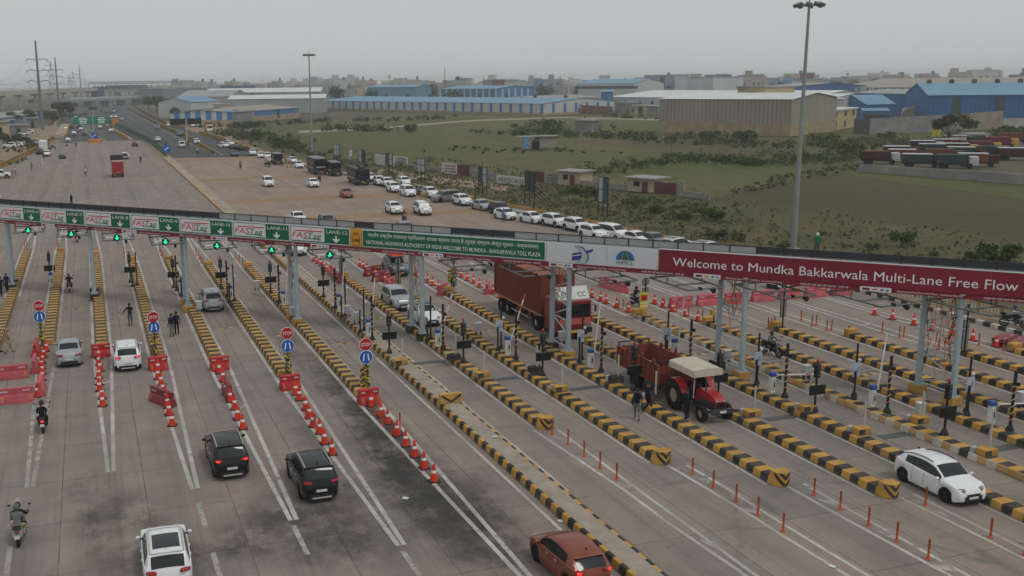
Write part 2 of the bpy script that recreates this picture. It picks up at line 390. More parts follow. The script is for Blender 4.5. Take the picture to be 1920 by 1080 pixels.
# painted markings: one sheet of flat strips
def worn_paint(name, col, lo, hi):
    t = NT(name, .85); k = t.rng(t.noise(1.7, 8, .78), lo, hi); k2 = t.rng(t.noise(.16, 3, .6, None, (3, 3, 0)), .40, .62, .0, .55)
    return t.out(t.mix(1., t.mix(t.math('MAXIMUM', t.math('MULTIPLY', k, .85), k2), col, (.20, .178, .158)), t.rng(t.noise(6., 4), .3, .7, .88, 1.1), 'MULTIPLY'))
WHITE = worn_paint('road_white', (.52, .50, .465), .50, .62); YEL = M('road_yellow', (.52, .31, .07), .8, var=.3, scale=.8)
WORN = worn_paint('road_white_worn', (.46, .43, .395), .42, .56)
YBAND = NT('yellow_band', .85)
YBAND.out(YBAND.mix(YBAND.rng(YBAND.noise(.35, 6, .7), .35, .7), (.36, .225, .085), (.255, .175, .12)))
YBAND = YBAND.m
mk = MB(); ZM = .004; ZC = .008
ZI = [0]
def stripe(a, b, w, m=WHITE, z=ZM):
    ZI[0] += 1; z = z+(ZI[0] % 5)*.0006
    dx, dy = b[0]-a[0], b[1]-a[1]; L = math.hypot(dx, dy) or 1; nx, ny = -dy/L*w/2, dx/L*w/2
    mk.quad((a[0]-nx, a[1]-ny, z), (b[0]-nx, b[1]-ny, z), (b[0]+nx, b[1]+ny, z), (a[0]+nx, a[1]+ny, z), m)
def dashes(a, b, w=.14, on=2.2, off=3.6, m=WHITE):
    L = math.dist(a, b); t = 0
    while t < L:
        e = min(L, t+on); k = lambda s: (a[0]+(b[0]-a[0])*s/L, a[1]+(b[1]-a[1])*s/L)
        stripe(k(t), k(e), w, m); t += on+off
def pl(pts, w=.16, m=WHITE):
    for a, b in zip(pts, pts[1:]): stripe(a, b, w, m)
LX = [-7.2+3.39*k for k in range(20)]                 # left face of every island
LX[7] = 16.75; LX[8] = 20.35
IW = .70
# lane lines beside the islands, closing to a point beyond both ends
NEAR = {1: 69.5, 2: 67.5, 3: 64., 4: 60.2, 5: 56.8, 6: 51.8, 8: 43.3, 9: 37.4, 10: 33.6, 11: 31.1, 12: 24.6, 13: 20, 14: 18, 15: 17, 16: 15, 17: 12, 18: 9}
FAR = {0: 111., 1: 109., 2: 105.5, 3: 100.6, 4: 99.8, 5: 95.3, 6: 93.2, 8: 85.2, 9: 80.5, 10: 76., 11: 70.5, 12: 66.5, 13: 63.4, 14: 59.5, 15: 56.6, 16: 53.3, 17: 47.6, 18: 46.8}
TIPN = {1: 44., 2: 44.7, 3: 41.5, 4: 37., 5: 33.5, 6: 27.5, 8: 22., 9: 16., 10: 13, 11: 11, 12: 5}
def taper(x, y0, y1, tip, m=WHITE):
    c = x+IW/2; g = .56
    for sgn in (-1, 1):
        a = (c+sgn*g, y0); b = (c+sgn*g, y1); k = (c+sgn*.12, tip)
        pl([a, b, k], .19, m)
    d = 1 if tip > y1 else -1; L = abs(tip-y1); n = int(L/7)
    for i in range(1, n+1):
        y = y1+d*i*7; gg = g*(1-i*7/L)+.12*(i*7/L)
        if gg > .3: 
            mk.poly([(c-gg+.07, y, ZC), (c, y-.35, ZC), (c+gg-.07, y, ZC), (c+gg-.07, y+.22, ZC), (c, y-.1, ZC), (c-gg+.07, y+.22, ZC)], m)
for k in range(1, 13):
    if k == 7: continue
    x = LX[k]; mid = 80-x
    if k < 8: taper(x, mid, NEAR[k]-1.2, TIPN[k], WHITE if k > 1 else WORN)
    else:
        for sgn in (-1, 1): pl([(x+IW/2+sgn*.56, mid), (x+IW/2+sgn*.56, NEAR[k]+.3)], .13, WHITE)
for k in range(0, 19):
    if k == 7: continue
    x = LX[k]; mid = 80-x
    taper(x, mid, FAR[k]+1., FAR[k]+22, WHITE)
NTP = [([(1000, 806), (1175, 922), (1252, 980), (1385, 1070), (1440, 1110)], [(1045, 805), (1195, 917), (1275, 975), (1405, 1070), (1470, 1115)]), ([(1240, 865), (1310, 907), (1390, 955), (1480, 1012), (1590, 1080), (1660, 1125)], [(1287, 872), (1357, 912), (1420, 952), (1490, 996), (1620, 1075), (1700, 1120)]),
       ([(1477, 912), (1580, 970), (1690, 1030), (1790, 1084), (1900, 1140)], [(1507, 907), (1595, 957), (1702, 1017), (1820, 1082), (1940, 1145)]), ([(1685, 932), (1755, 965), (1840, 1007), (1940, 1057)], [(1712, 926), (1790, 965), (1865, 1002), (1950, 1044)])]
for a_, e_ in NTP: pl(P(*a_), .16); pl(P(*e_), .16)
for (u0, v0), (u1, v1) in (((1038, 818), (1070, 826)), ((1160, 908), (1185, 906)), ((1318, 1016), (1340, 1012)), ((1300, 893), (1325, 898)), ((1395, 955), (1418, 950)), ((1530, 935), (1560, 938)), ((1650, 1000), (1672, 995)), ((1740, 955), (1765, 960)), ((1745, 1060), (1775, 1052))):
    (xa, ya), (xb, yb) = G(u0, v0), G(u1, v1); mk.poly([(xa, ya-.25, ZC), ((xa+xb)/2, (ya+yb)/2-.75, ZC), (xb, yb-.2, ZC), (xb, yb+.25, ZC), ((xa+xb)/2, (ya+yb)/2-.2, ZC), (xa, ya+.25, ZC)], WORN)
stripe((LX[7]-.45, 20), (LX[7]-.45, 108), .14); stripe((LX[7]+1.5, 36), (LX[7]+1.5, 108), .13)
# worn dashes that lead away from the tips towards the camera, and away beyond the plaza
for x, y0, y1 in ((-3.9, 26, 43), (3.3, 25, 40), (6.6, 24, 36.5), (10., 22, 33), (13.6, 18, 27)): dashes((x, y1), (x+.1, y0), .2, 2.6, 2.2, WORN)
DASHW = M('road_dash', (.36, .34, .31), .85, var=.3)
for x, y0 in ((-7., 133), (-3.6, 131), (-.2, 128), (3.2, 124), (6.5, 122), (9.9, 118), (13., 116)): dashes((x, y0), (x*.86+1.0, 325), .12, 2., 4., DASHW)
for x0, x1 in ((20.3, 21), (24.2, 24.4), (27.8, 27.8), (31.6, 31.2), (35, 34), (38.4, 37), (41.8, 38), (45, 38)): dashes((x0, 104 if x0 < 40 else 116), (x1, 240), .12, 1.6, 3.4, DASHW)
for x in (-6.5, -2.2, 5.2, 9.2): dashes((x, 330), (x-1., 800), .16, 3, 6)
for x in (20.8, 24.5): dashes((x-.2, 248), (x-3, 480), .16, 2.5, 5); dashes((x-3, 480), (x+2, 900), .16, 3, 6)
pl([(2.1, 327), (-.2, 416), (-4, 560)], .2); pl([(12.6, 327), (10.5, 416), (6, 560)], .2)
pl([(5.2, 327), (1.2, 416), (-2, 560)], .2)
pl([(18, 244), (16.2, 330), (11, 500), (14, 800)], .2); pl([(29.2, 247), (28, 330), (27.5, 450), (28.5, 700)], .2)
pl([(31, 247), (31.5, 330), (29.5, 450)], .2); pl([(16.2, 112), (16.3, 325)], .16, WORN); pl([(18.6, 112), (18.6, 240)], .14, WORN)
for y in (232, 182, 145.5, 122.5):
    xr = 39.6 if y > 200 else 44.5 if y > 170 else 48 if y > 140 else 51.5
    for i in range(5): mk.quad((18.9, y+i*.95, ZM), (xr, y+i*.95, ZM), (xr, y+i*.95+.6, ZM), (18.9, y+i*.95+.6, ZM), YBAND)
# dark spike strips and loop cuts across each lane by the booths, small yellow blocks
DARKM = M('road_cut', (.055, .056, .06), .6, var=.3)
for k in range(0, 19):
    x0, x1 = LX[k]+IW+.35, LX[min(k+1, 19)]-.35
    if k == 7: x0 += .8
    yb = (79.2 if k < 7 else 89.6)-1.03*(x0+x1)/2
    for j, dy in enumerate((0, .62)):
        n = 4
        for i in range(n):
            a = x0+(x1-x0)*(i+.12+.1*j)/n; b = x0+(x1-x0)*(i+.78)/n
            mk.quad((a, yb+dy, ZC), (b, yb+dy, ZC), (b, yb+dy+.13, ZC), (a, yb+dy+.13, ZC), DARKM)
    c = (x0+x1)/2
    for i, mm in enumerate((YEL, DARKM, YEL)): mk.quad((c-.45+i*.3, yb-.5, ZM), (c-.15+i*.3, yb-.5, ZM), (c-.15+i*.3, yb-.22, ZM), (c-.45+i*.3, yb-.22, ZM), mm)
struct(mk.build('road_markings'))
# ================================================================== TOLL ISLANDS
def worn(name, col, amt, chip=(.27, .235, .20)):
    t = NT(name, .8); n1 = t.noise(1.1, 6, .72); n2 = t.noise(7., 5, .7, None, (4, 2, 1)); n3 = t.noise(.5, 3, .6, None, (7, 7, 7))
    c = t.mix(1., col, t.rng(n3, .3, .7, .78, 1.2), 'MULTIPLY')
    c = t.mix(t.math('MULTIPLY', t.rng(n1, .42, .68), .42), c, (.17, .145, .118))
    c = t.mix(t.math('MULTIPLY', t.rng(n2, .66-amt, .72-amt), .8), c, chip)
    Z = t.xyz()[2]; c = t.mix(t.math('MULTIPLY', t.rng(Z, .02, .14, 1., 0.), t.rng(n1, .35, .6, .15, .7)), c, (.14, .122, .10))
    return t.out(c)
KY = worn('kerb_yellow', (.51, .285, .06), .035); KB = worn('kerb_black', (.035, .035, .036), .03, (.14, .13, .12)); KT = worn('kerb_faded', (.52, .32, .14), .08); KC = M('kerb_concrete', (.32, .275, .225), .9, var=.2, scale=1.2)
KW = M('kerb_white', (.52, .50, .44), .8, var=.3, scale=2.)
BLK = M('black_paint', (.018, .018, .02), .45, var=.2, scale=4); BLK2 = M('black_panel', (.012, .013, .015), .3, var=.1)
GREYM = M('grey_box', (.42, .43, .43), .5, var=.12, scale=3); STEEL = M('grey_steel', (.36, .43, .46), .45, var=.1, scale=.8)
WHT = M('white_paint', (.66, .66, .65), .45, var=.1, scale=2.); ORG = M('orange_cable', (.62, .16, .03), .6, var=.1)
BLUEC = M('blue_cap', (.03, .08, .30), .4, var=.1); REDL = M('red_lamp', (.45, .03, .03), .3, var=0)
IH = .33
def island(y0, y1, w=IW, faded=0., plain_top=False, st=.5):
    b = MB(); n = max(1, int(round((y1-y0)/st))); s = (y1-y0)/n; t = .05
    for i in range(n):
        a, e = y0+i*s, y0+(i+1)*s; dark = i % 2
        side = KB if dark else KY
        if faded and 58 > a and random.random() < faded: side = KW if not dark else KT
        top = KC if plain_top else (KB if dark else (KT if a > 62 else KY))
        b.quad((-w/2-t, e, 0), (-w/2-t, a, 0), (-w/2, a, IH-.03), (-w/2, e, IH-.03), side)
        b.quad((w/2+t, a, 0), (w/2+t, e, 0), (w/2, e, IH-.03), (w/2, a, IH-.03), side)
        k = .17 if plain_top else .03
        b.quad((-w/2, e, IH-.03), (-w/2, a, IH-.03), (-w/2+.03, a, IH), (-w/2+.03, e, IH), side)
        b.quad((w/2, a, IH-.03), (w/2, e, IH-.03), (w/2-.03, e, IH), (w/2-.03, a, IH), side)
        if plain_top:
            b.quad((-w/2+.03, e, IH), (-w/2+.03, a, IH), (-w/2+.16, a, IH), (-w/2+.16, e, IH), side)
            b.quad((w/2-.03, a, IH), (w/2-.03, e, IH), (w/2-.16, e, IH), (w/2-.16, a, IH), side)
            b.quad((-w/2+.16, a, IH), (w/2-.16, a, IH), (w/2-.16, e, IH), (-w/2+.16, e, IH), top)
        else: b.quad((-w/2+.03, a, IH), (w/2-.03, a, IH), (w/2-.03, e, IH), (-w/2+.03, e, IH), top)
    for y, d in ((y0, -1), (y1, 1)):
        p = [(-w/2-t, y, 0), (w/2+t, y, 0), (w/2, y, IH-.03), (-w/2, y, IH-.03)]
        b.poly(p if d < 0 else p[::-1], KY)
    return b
def nose_block(y, w=IW, d=-1):
    """rounded hazard block with a black chevron"""
    b = MB(); r = w/2+.01; n = 14; h = .62; L = .3
    pts = [(-r, y-d*L)]+[(-r*math.cos(PI*i/n), y+d*r*math.sin(PI*i/n)*.8) for i in range(n+1)]+[(r, y-d*L)]
    b.prism(pts, IH*.0+.01, h, KY)
    for sg in (-1, 1):               # chevron bars wrapped round the front
        for j in range(2):
            rows = []
            for k in range(8):
                f = k/7; a = PI/2+sg*(PI/2*.94)*f
                x, yy = -(r+.006)*math.cos(a), y+d*(r*.8+.006)*math.sin(a); z = -.06+j*.34+f*.52
                lo, hi = max(.02, min(z, h-.01)), max(.02, min(z+.19, h-.01))
                rows.append([(x, yy, lo), (x, yy, hi)])
            if hi > lo or True: b.grid(rows if sg*d > 0 else rows[::-1], KB)
    return b
ISL = {0: 'kerbed toll island under the first gantry column at the left edge, striped yellow and black',
       1: 'striped kerbed island that ends at the leftmost stop sign', 2: 'striped kerbed island carrying the single black-footed gantry column',
       3: 'striped kerbed island that ends at the stop sign beside the white car', 4: 'striped island left of the silver car at the booth, ending at a red barrier',
       5: 'striped kerbed island right of the silver car, ending at the third stop sign', 6: 'striped kerbed island ending at the stop sign with a hazard board, gantry column on it',
       7: 'very long median island with pale concrete top reaching down to the rust red car', 8: 'striped island with gantry legs before the white sedan, ending in a chevron block',
       9: 'striped island right of the two queueing silver cars, ending in a chevron block', 10: 'striped island under the gantry legs before the container truck, ending in a chevron block',
       11: 'striped island along the near side of the tractor and trailer', 12: 'striped island on the far side of the tractor carrying braced gantry legs',
       13: 'worn striped island beyond the black motorcycle rider with whitewashed patches', 14: 'striped island with orange cables and the rightmost braced gantry legs',
       15: 'striped island whose far end holds a black sign post seen from behind', 16: 'striped island with a yellow block at its far end behind the rightmost gantry legs',
       17: 'striped island at the far right with a round mirror-like sign back on its end', 18: 'short visible striped island at the right edge with a yellow end block'}
for k in range(19):
    x = LX[k]+IW/2; y0, y1 = NEAR.get(k, 60.), FAR.get(k, 112.)
    if k == 0: y0 = 46
    if k == 7: y0, y1, x = 14., 112., 17.3
    w = 1.15 if k == 7 else IW
    t = thing('toll_island', ISL[k], 'kerb island', (x, (y0+y1)/2, 0), 0, 'striped toll islands'); m = (y0+y1)/2
    b = island(y0-m, y1-m, w, .75 if k == 13 else 0, k == 7)
    b.build('kerb', t)
    if k in (8, 9, 10, 11): nose_block(y0-m+.1, w, -1).build('nose_block', t, 30)
    if k != 7 and k > 0: MB().bbox(-w/2-.03, w/2+.03, y1-m-.42, y1-m+.06, .01, .58, .04, KY).build('end_block', t)
    if k == 7:
        yy = G(853, 765)[1]-m
        b2 = MB(); b2.cbox((0, yy, .36+.24), (1.2, .28, .5), KY)
        for sg in (-1, 1): b2.cbox((sg*.27, yy-.15, .36+.24), (.62, .02, .12), KB, 0, -sg*.6)
        b2.build('chevron_block', t)
# the raised median that goes on beyond the toll island to the highway
b = MB()
for i in range(105):
    a = 112.2+i*2.05; 
    if a > 325: break
    e = a+2.05
    for x0, x1, m in ((16.55, 16.75, KT), (18.2, 18.4, KC)): b.box(x0, x1, a, e, 0, .30, m)
b.box(16.75, 18.2, 112.2, 326, 0, .26, M('median_fill', (.34, .285, .22), .95, var=.35, scale=.5))
tag(b.build('median'), 'long sandy median with a yellow kerb between the two sides of the road', 'median')
# ================================================================== GANTRY
GS = -1.02725; GL = math.sqrt(1+GS*GS); GRZ = math.atan2(GS, 1)
def gx(x): return x*GL                                  # world x on the gantry line -> distance along the gantry
GO = Vector((0, 83.0, 0))
gan = thing('toll_gantry', 'long sign gantry on pale steel legs crossing all the toll lanes at a slant', 'toll gantry', GO, GRZ)
W2L = Matrix.Rotation(-GRZ, 4, 'Z') @ Matrix.Translation(-GO)
def wl_(x, y, z=0.): return tuple(W2L @ Vector((x, y, z)))
colx = [-13.9, -7.0, -.35, 6.4, 13.4, 20.4, 27.5, 34.75, 42.2, 49.6]
for i, x in enumerate(colx):
    yw = GO.y+GS*x; zb = .5 if i not in (2,) else .55
    f = wl_(x, yw); r = wl_(x, yw+2.35)
    for c, nm in ((f, 'front'), (r, 'rear')):
        b = MB(); b.tube((c[0], c[1], zb), (c[0], c[1], 5.95), .165, .15, 14, STEEL)
        b.cbox((c[0], c[1], zb+.03), (.52, .52, .05), STEEL, -GRZ)
        for q in range(4): b.cbox((c[0]+.2*math.cos(q*PI/2+.8), c[1]+.2*math.sin(q*PI/2+.8), zb+.12), (.05, .05, .16), STEEL, -GRZ)
        b.cbox((c[0], c[1], 5.97), (.6, .6, .06), STEEL, -GRZ)
        o = b.build('column', gan, 40)
        p = MB(); p.T = Matrix.Translation((c[0], c[1], 0)) @ Matrix.Rotation(-GRZ, 4, 'Z')
        mm = KB if i in (1, 2, 5) or (i in (6, 7) and nm == 'rear') else KY
        p.bbox(-.36, .36, -.36, .36, .02, zb+.001, .03, mm).build('footing', gan)
    # lattice between the pair
    b = MB(); n = 6; fz = [zb+.15+(5.7-zb-.15)*k/n for k in range(n+1)]
    for k in range(n+1):
        if k % 1 == 0 and k < n+1: b.tube((f[0], f[1], fz[k]), (r[0], r[1], fz[k]+.02), .045, None, 6, STEEL) if k % 2 == 0 else None
    for k in range(n):
        A, B_ = (f, r) if k % 2 else (r, f)
        b.tube((A[0], A[1], fz[k]), (B_[0], B_[1], fz[k+1]), .045, None, 6, STEEL)
    b.build('brace', gan)
    # hanging cable bundles with orange loops by the rear legs
    if i in (4, 5, 6, 7, 8):
        b = MB(); rr = random.Random(i)
        top = 5.7; cnt = 4 if i < 7 else 6 if i == 7 else 11
        for q in range(cnt):
            fx = rr.uniform(.15, .9); px_ = f[0]+(r[0]-f[0])*fx+rr.uniform(-.2, .2); py_ = f[1]+(r[1]-f[1])*fx+rr.uniform(-.15, .15)
            L = rr.uniform(1.2, 3.4) if i < 7 else rr.uniform(1.8, 4.6)
            pts = [(px_+.10*math.sin(j*1.3+q), py_+.08*math.cos(j*1.7+q), top-L*j/6) for j in range(7)]
            b.path(pts, .018, 5, ORG if q % 3 else BLK)
            if q % 3 == 0:
                z0 = top-L*.6
                b.path([(px_+.2*math.cos(a/8*2*PI), py_+.1*math.sin(a/8*2*PI), z0+.28*math.sin(a/8*2*PI)) for a in range(9)], .02, 5, ORG)
        b.build('cable_bundle', gan)
# box truss and walkway behind the boards
x0, x1 = gx(-15.5), gx(52); b = MB()
for yy in (.05, 1.55):
    for z in (5.98, 7.2): b.cbox(((x0+x1)/2, yy, z), (x1-x0, .14, .14), STEEL)
n = int((x1-x0)/1.8)
for i in range(n):
    a, e = x0+(x1-x0)*i/n, x0+(x1-x0)*(i+1)/n
    for yy in (.05, 1.55): b.tube((a, yy, 5.98 if i % 2 else 7.2), (e, yy, 7.2 if i % 2 else 5.98), .05, None, 6, STEEL)
    b.tube((a, .05, 5.98), (a, 1.55, 5.98), .045, None, 6, STEEL); b.tube((a, .05, 7.2), (a, 1.55, 7.2), .045, None, 6, STEEL)
b.build('truss', gan)
MB().box(x0, x1, .1, 1.5, 7.27, 7.31, M('walkway', (.16, .17, .175), .7, var=.2)).build('walkway', gan)
PANA, PANB = M('dark_sheet', (.035, .038, .045), .35, var=.15), M('grey_sheet', (.33, .345, .34), .5, var=.12)
ps = x0; k = 0; rr = random.Random(3)
run = None; post = MB()
while ps < x1:
    w = 1.45; xw = ps/GL
    dark = xw < 8.5 or 16 < xw < 17.4 or 19.6 < xw < 26.2 and int((xw-19.6)/2.2) % 2 == 1 or xw > 35.6 and xw < 36 or xw > 34.9
    if run is None or run[0] != dark:
        if run: run[1].build('parapet_sheet', gan)
        run = (dark, MB())
    run[1].box(ps, ps+w+.001, -.02, .0, 7.36, 7.70, PANA if dark else PANB)
    post.box(ps-.03, ps+.03, -.05, .03, 7.28, 7.76, BLK); ps += w
post.box(x0, x1, -.04, .02, 7.71, 7.76, BLK)
run[1].build('parapet_sheet', gan); post.build('parapet_post', gan)
# boards
SG = M('sign_green', (.004, .125, .062), .45, var=.14, scale=.9, stretch=(1, 1, .25)); SW = M('sign_white', (.68, .69, .70), .5, var=.04); SR = M('sign_maroon', (.20, .012, .028), .5, var=.16, scale=.7, stretch=(1, 1, .3))
SO = M('sign_orange', (.70, .30, .02), .5, var=.05); SBK = M('sign_black', (.02, .02, .02), .5, var=0); FR_ = M('logo_red', (.62, .035, .02), .5, var=0); FG_ = M('logo_green', (.02, .17, .06), .5, var=0)
SGY = M('board_white', (.60, .61, .64), .55, var=.05, scale=.6); LTXT = M('letter_white', (.78, .78, .78), .5, var=0)
LB = M('logo_blue', (.015, .16, .42), .5, var=0); LDB = M('logo_navy', (.012, .045, .26), .5, var=0); LGY = M('logo_grey', (.42, .50, .50), .5, var=0); LDG = M('logo_dark', (.05, .05, .055), .5, var=0)
U, V = Vector((1, 0, 0)), Vector((0, 0, 1)); FY = -.30
def board(xa, xb, za, zb, m, name='sign_board', border=None, label=None):
    a, e = gx(xa), gx(xb); b = MB(); b.box(a, e, FY, FY+.10, za, zb, border or m)
    if border: b.box(a+.05, e-.05, FY-.006, FY+.02, za+.05, zb-.05, m)
    o = b.build(name, gan)
    if label: o['label'] = label
    return o
def lettering(par, items, name='lettering'):
    b = MB()
    for (body, x, z, h, m, w) in items: b.text(body, (x, FY-.014, z), U, V, h, m, w)
    return b.build(name, par)
LB_ = [-10.65, -7.22, -3.85, -.45, 2.92, 6.33, 9.78, 13.25, 16.70]
ZB, ZT = 6.10, 7.26
for i in range(8):
    xa, xb = LB_[i]+.02, LB_[i+1]-.02; a, e = gx(xa), gx(xb); w = e-a
    s = board(xa, xb, ZB, ZT, SG, border=SW, label='green board for lane %d with a white toll tag logo panel' % (i+5))
    p = MB(); pa, pb = a+.10, a+w*.585; p.box(pa, pb, FY-.018, FY, ZB+.13, ZT-.10, SW); pan = p.build('logo_panel', s)
    p = MB(); y = FY-.026; W_ = pb-pa; zm = (ZB+ZT)/2+.01
    def sk(pts, m): p.poly([(pa+W_*u+.0, y, zm+v+.10*u-.05) for u, v in pts], m)
    sl = .035
    # slanted block capitals of the red word and the green word, with the swoosh bar
    T = Matrix(((1, 0, .22, 0), (0, 1, 0, 0), (0, 0, 1, 0), (0, 0, 0, 1)))
    p.text('FAS', (pa+W_*.27, y, zm-.06), U, (U*.2+V), .40, FR_, W_*.45)
    p.text('Tag', (pa+W_*.70, y, zm-.06), U, (U*.2+V), .42, FG_, W_*.42)
    sk([(.10, .22), (.93, .16), (.97, .235), (.14, .29)], FR_); sk([(.36, -.33), (.84, -.36), (.87, -.30), (.38, -.28)], FG_)
    p.ball((pa+W_*.60, y, zm+.36), (.045, .004, .05), FR_, 8, 4)
    p.build('logo', s)
    lettering(s, [('LANE-%d' % (i+5), a+w*.79, ZT-.30, .25, LTXT, w*.34)])
    p = MB(); c = a+w*.78; z = ZB+.36
    p.poly([(c-.07, y, z+.22), (c-.07, y, z), (c-.27, y, z+.07), (c-.27, y, z-.03), (c, y, z-.25), (c+.27, y, z-.03), (c+.27, y, z+.07), (c+.07, y, z), (c+.07, y, z+.22)], LTXT)
    p.build('arrow', s)
s = board(16.74, 17.32, ZB-.02, ZT+.02, SO, label='orange national highway shield board'); c = gx(17.03)
lettering(s, [('NH', c, 6.95, .24, SBK, .42), ('344M', c, 6.52, .27, SBK, .46)])
b = MB(); pts = [(-.29, .78), (-.29, .30), (-.22, .16), (0, .08), (.22, .16), (.29, .30), (.29, .78)]
b.path([(c+p_[0], FY-.02, 6.05+p_[1]) for p_ in pts], .014, 5, SBK); b.build('shield_outline', s)
s = board(17.36, 26.48, ZB, ZT+.01, SG, border=SW, label='long green board welcoming drivers to the toll plaza in two scripts')
a, e = gx(17.36), gx(26.48)
HINDI = 'भारतीय राष्ट्रीय राजमार्ग प्राधिकरण आपका स्वागत करता है (शुल्क संग्रहण केन्द्र मुंडका - बक्करवाला)'
def reorder(t):                               # the vowel sign i is drawn before its consonant
    t = list(t)
    for i, ch in enumerate(t):
        if ch == 'ि' and i: t[i-1], t[i] = t[i], t[i-1]
    return ''.join(t)
lettering(s, [(reorder(HINDI), (a+e)/2, 6.94, .24, LTXT, (e-a)*.93), ('NATIONAL HIGHWAYS AUTHORITY OF INDIA WELCOME TO MUNDKA - BAKKARWALA TOLL PLAZA', (a+e)/2, 6.46, .27, LTXT, (e-a)*.95)])
s = board(26.52, 31.30, 6.06, 7.27, SGY, label='white board with a road ribbon logo and a blue half disc logo')
y = FY-.02; c = gx(28.1); b = MB(); z = 6.68
def arc(cx, cz, r0, r1, a0, a1, m, n=14, ex=1., yy=None):
    rows = [[(cx+ex*r*math.cos(R(a0+(a1-a0)*i/n)), yy or y, cz+r*math.sin(R(a0+(a1-a0)*i/n))) for r in (r0, r1)] for i in range(n+1)]
    b.grid(rows if a1 < a0 else rows, m)
def ribbon(pts, m, yy):
    rows = [[(c+p[0], yy, z+p[1]), (c+p[2], yy, z+p[3])] for p in pts]; b.grid(rows, m)
b.poly([(c-.62, y, z-.45), (c-.02, y, z-.33), (c-.02, y, z+.12), (c-.62, y, z+.0)], LDB); b.poly([(c+.25, y, z+.02), (c+.68, y, z+.22), (c+.68, y, z+.36), (c+.25, y, z+.20)], LDB)
b.poly([(c-.62, y-.004, z-.19), (c-.02, y-.004, z-.07), (c-.02, y-.004, z-.02), (c-.62, y-.004, z-.13)], SGY)
ribbon([(-.46, .44, -.38, .50), (-.15, .22, .10, .40), (-.02, .0, .32, .12), (-.05, -.22, .42, -.10), (-.22, -.46, .40, -.36), (-.40, -.55, .25, -.55)], LDB, y-.006)
ribbon([(-.41, .44, -.36, .47), (-.12, .21, .05, .33), (.01, .0, .26, .08), (-.02, -.22, .35, -.12), (-.18, -.46, .33, -.36), (-.34, -.55, .18, -.55)], LGY, y-.010)
b.box(gx(29.18), gx(29.18)+.025, y, FY+.01, 6.2, 7.15, LGY); b.build('road_logo', s)
b = MB(); c = gx(29.95); z = 6.5; r = .56
arc(c, z, .0, r, 0, 180, LB, 20)
b.poly([(c-.09, y-.004, z+.52), (c-.42, y-.004, z), (c+.42, y-.004, z), (c+.09, y-.004, z+.52)], LDG)
b.poly([(c-.03, y-.008, z+.52), (c-.08, y-.008, z), (c+.08, y-.008, z), (c+.03, y-.008, z+.52)], FG_)
for sg in (-1, 1): b.poly([(c+sg*.06, y-.008, z+.52), (c+sg*.21, y-.008, z), (c+sg*.25, y-.008, z), (c+sg*.07, y-.008, z+.52)], SGY)
b.text('IHMCL', (c, y, z-.17), U, V, .22, LDG, 1.02); b.build('half_disc_logo', s)
s = board(31.34, 48., 5.98, 7.28, SR, border=None, label='dark red board with large white welcome lettering'); a = gx(31.9); e = gx(43.86)
MB().box(gx(31.34), gx(48.), FY-.01, FY+.1, 7.28, 7.33, SW).build('board_edge', s)
lettering(s, [('Welcome to Mundka Bakkarwala Multi-Lane Free Flow', (a+e)/2, 6.63, .52, LTXT, e-a)])
# thin banner strip below the boards
xw = -15; k = 0
strip = board(-15.4, 48, 5.78, 6.035, SR, name='lower_banner', label='thin dark red banner strip with small white lettering'); it = []
ENG = 'Multi-Lane Free Flow Toll Plaza - Continue Driving'; HN = 'मल्टी-लेन फ्री फ्लो टोल प्लाजा - चलते रहें'
while xw < 46:
    lettering(strip, [(HN if k % 2 else ENG, gx(xw+1.25), 5.90, .10, LTXT, gx(2.1 if k % 2 == 0 else 1.7))])
    if k % 2:
        logo = MB(); logo.box(gx(xw+2.5), gx(xw+3.55), FY-.012, FY+.01, 5.79, 6.03, SW); logo.box(gx(xw+2.58), gx(xw+2.83), FY-.02, FY, 5.84, 5.97, SR); logo.box(gx(xw+2.9), gx(xw+3.1), FY-.02, FY, 5.88, 5.94, FR_); logo.ball((gx(xw+3.24), FY-.018, 5.9), (.09, .004, .06), LB, 8, 4); logo.ball((gx(xw+3.42), FY-.018, 5.9), (.09, .004, .04), LDB, 8, 4)
        logo.build('logo_strip', strip)
    xw += 3.55 if k % 2 else 2.55; k += 1

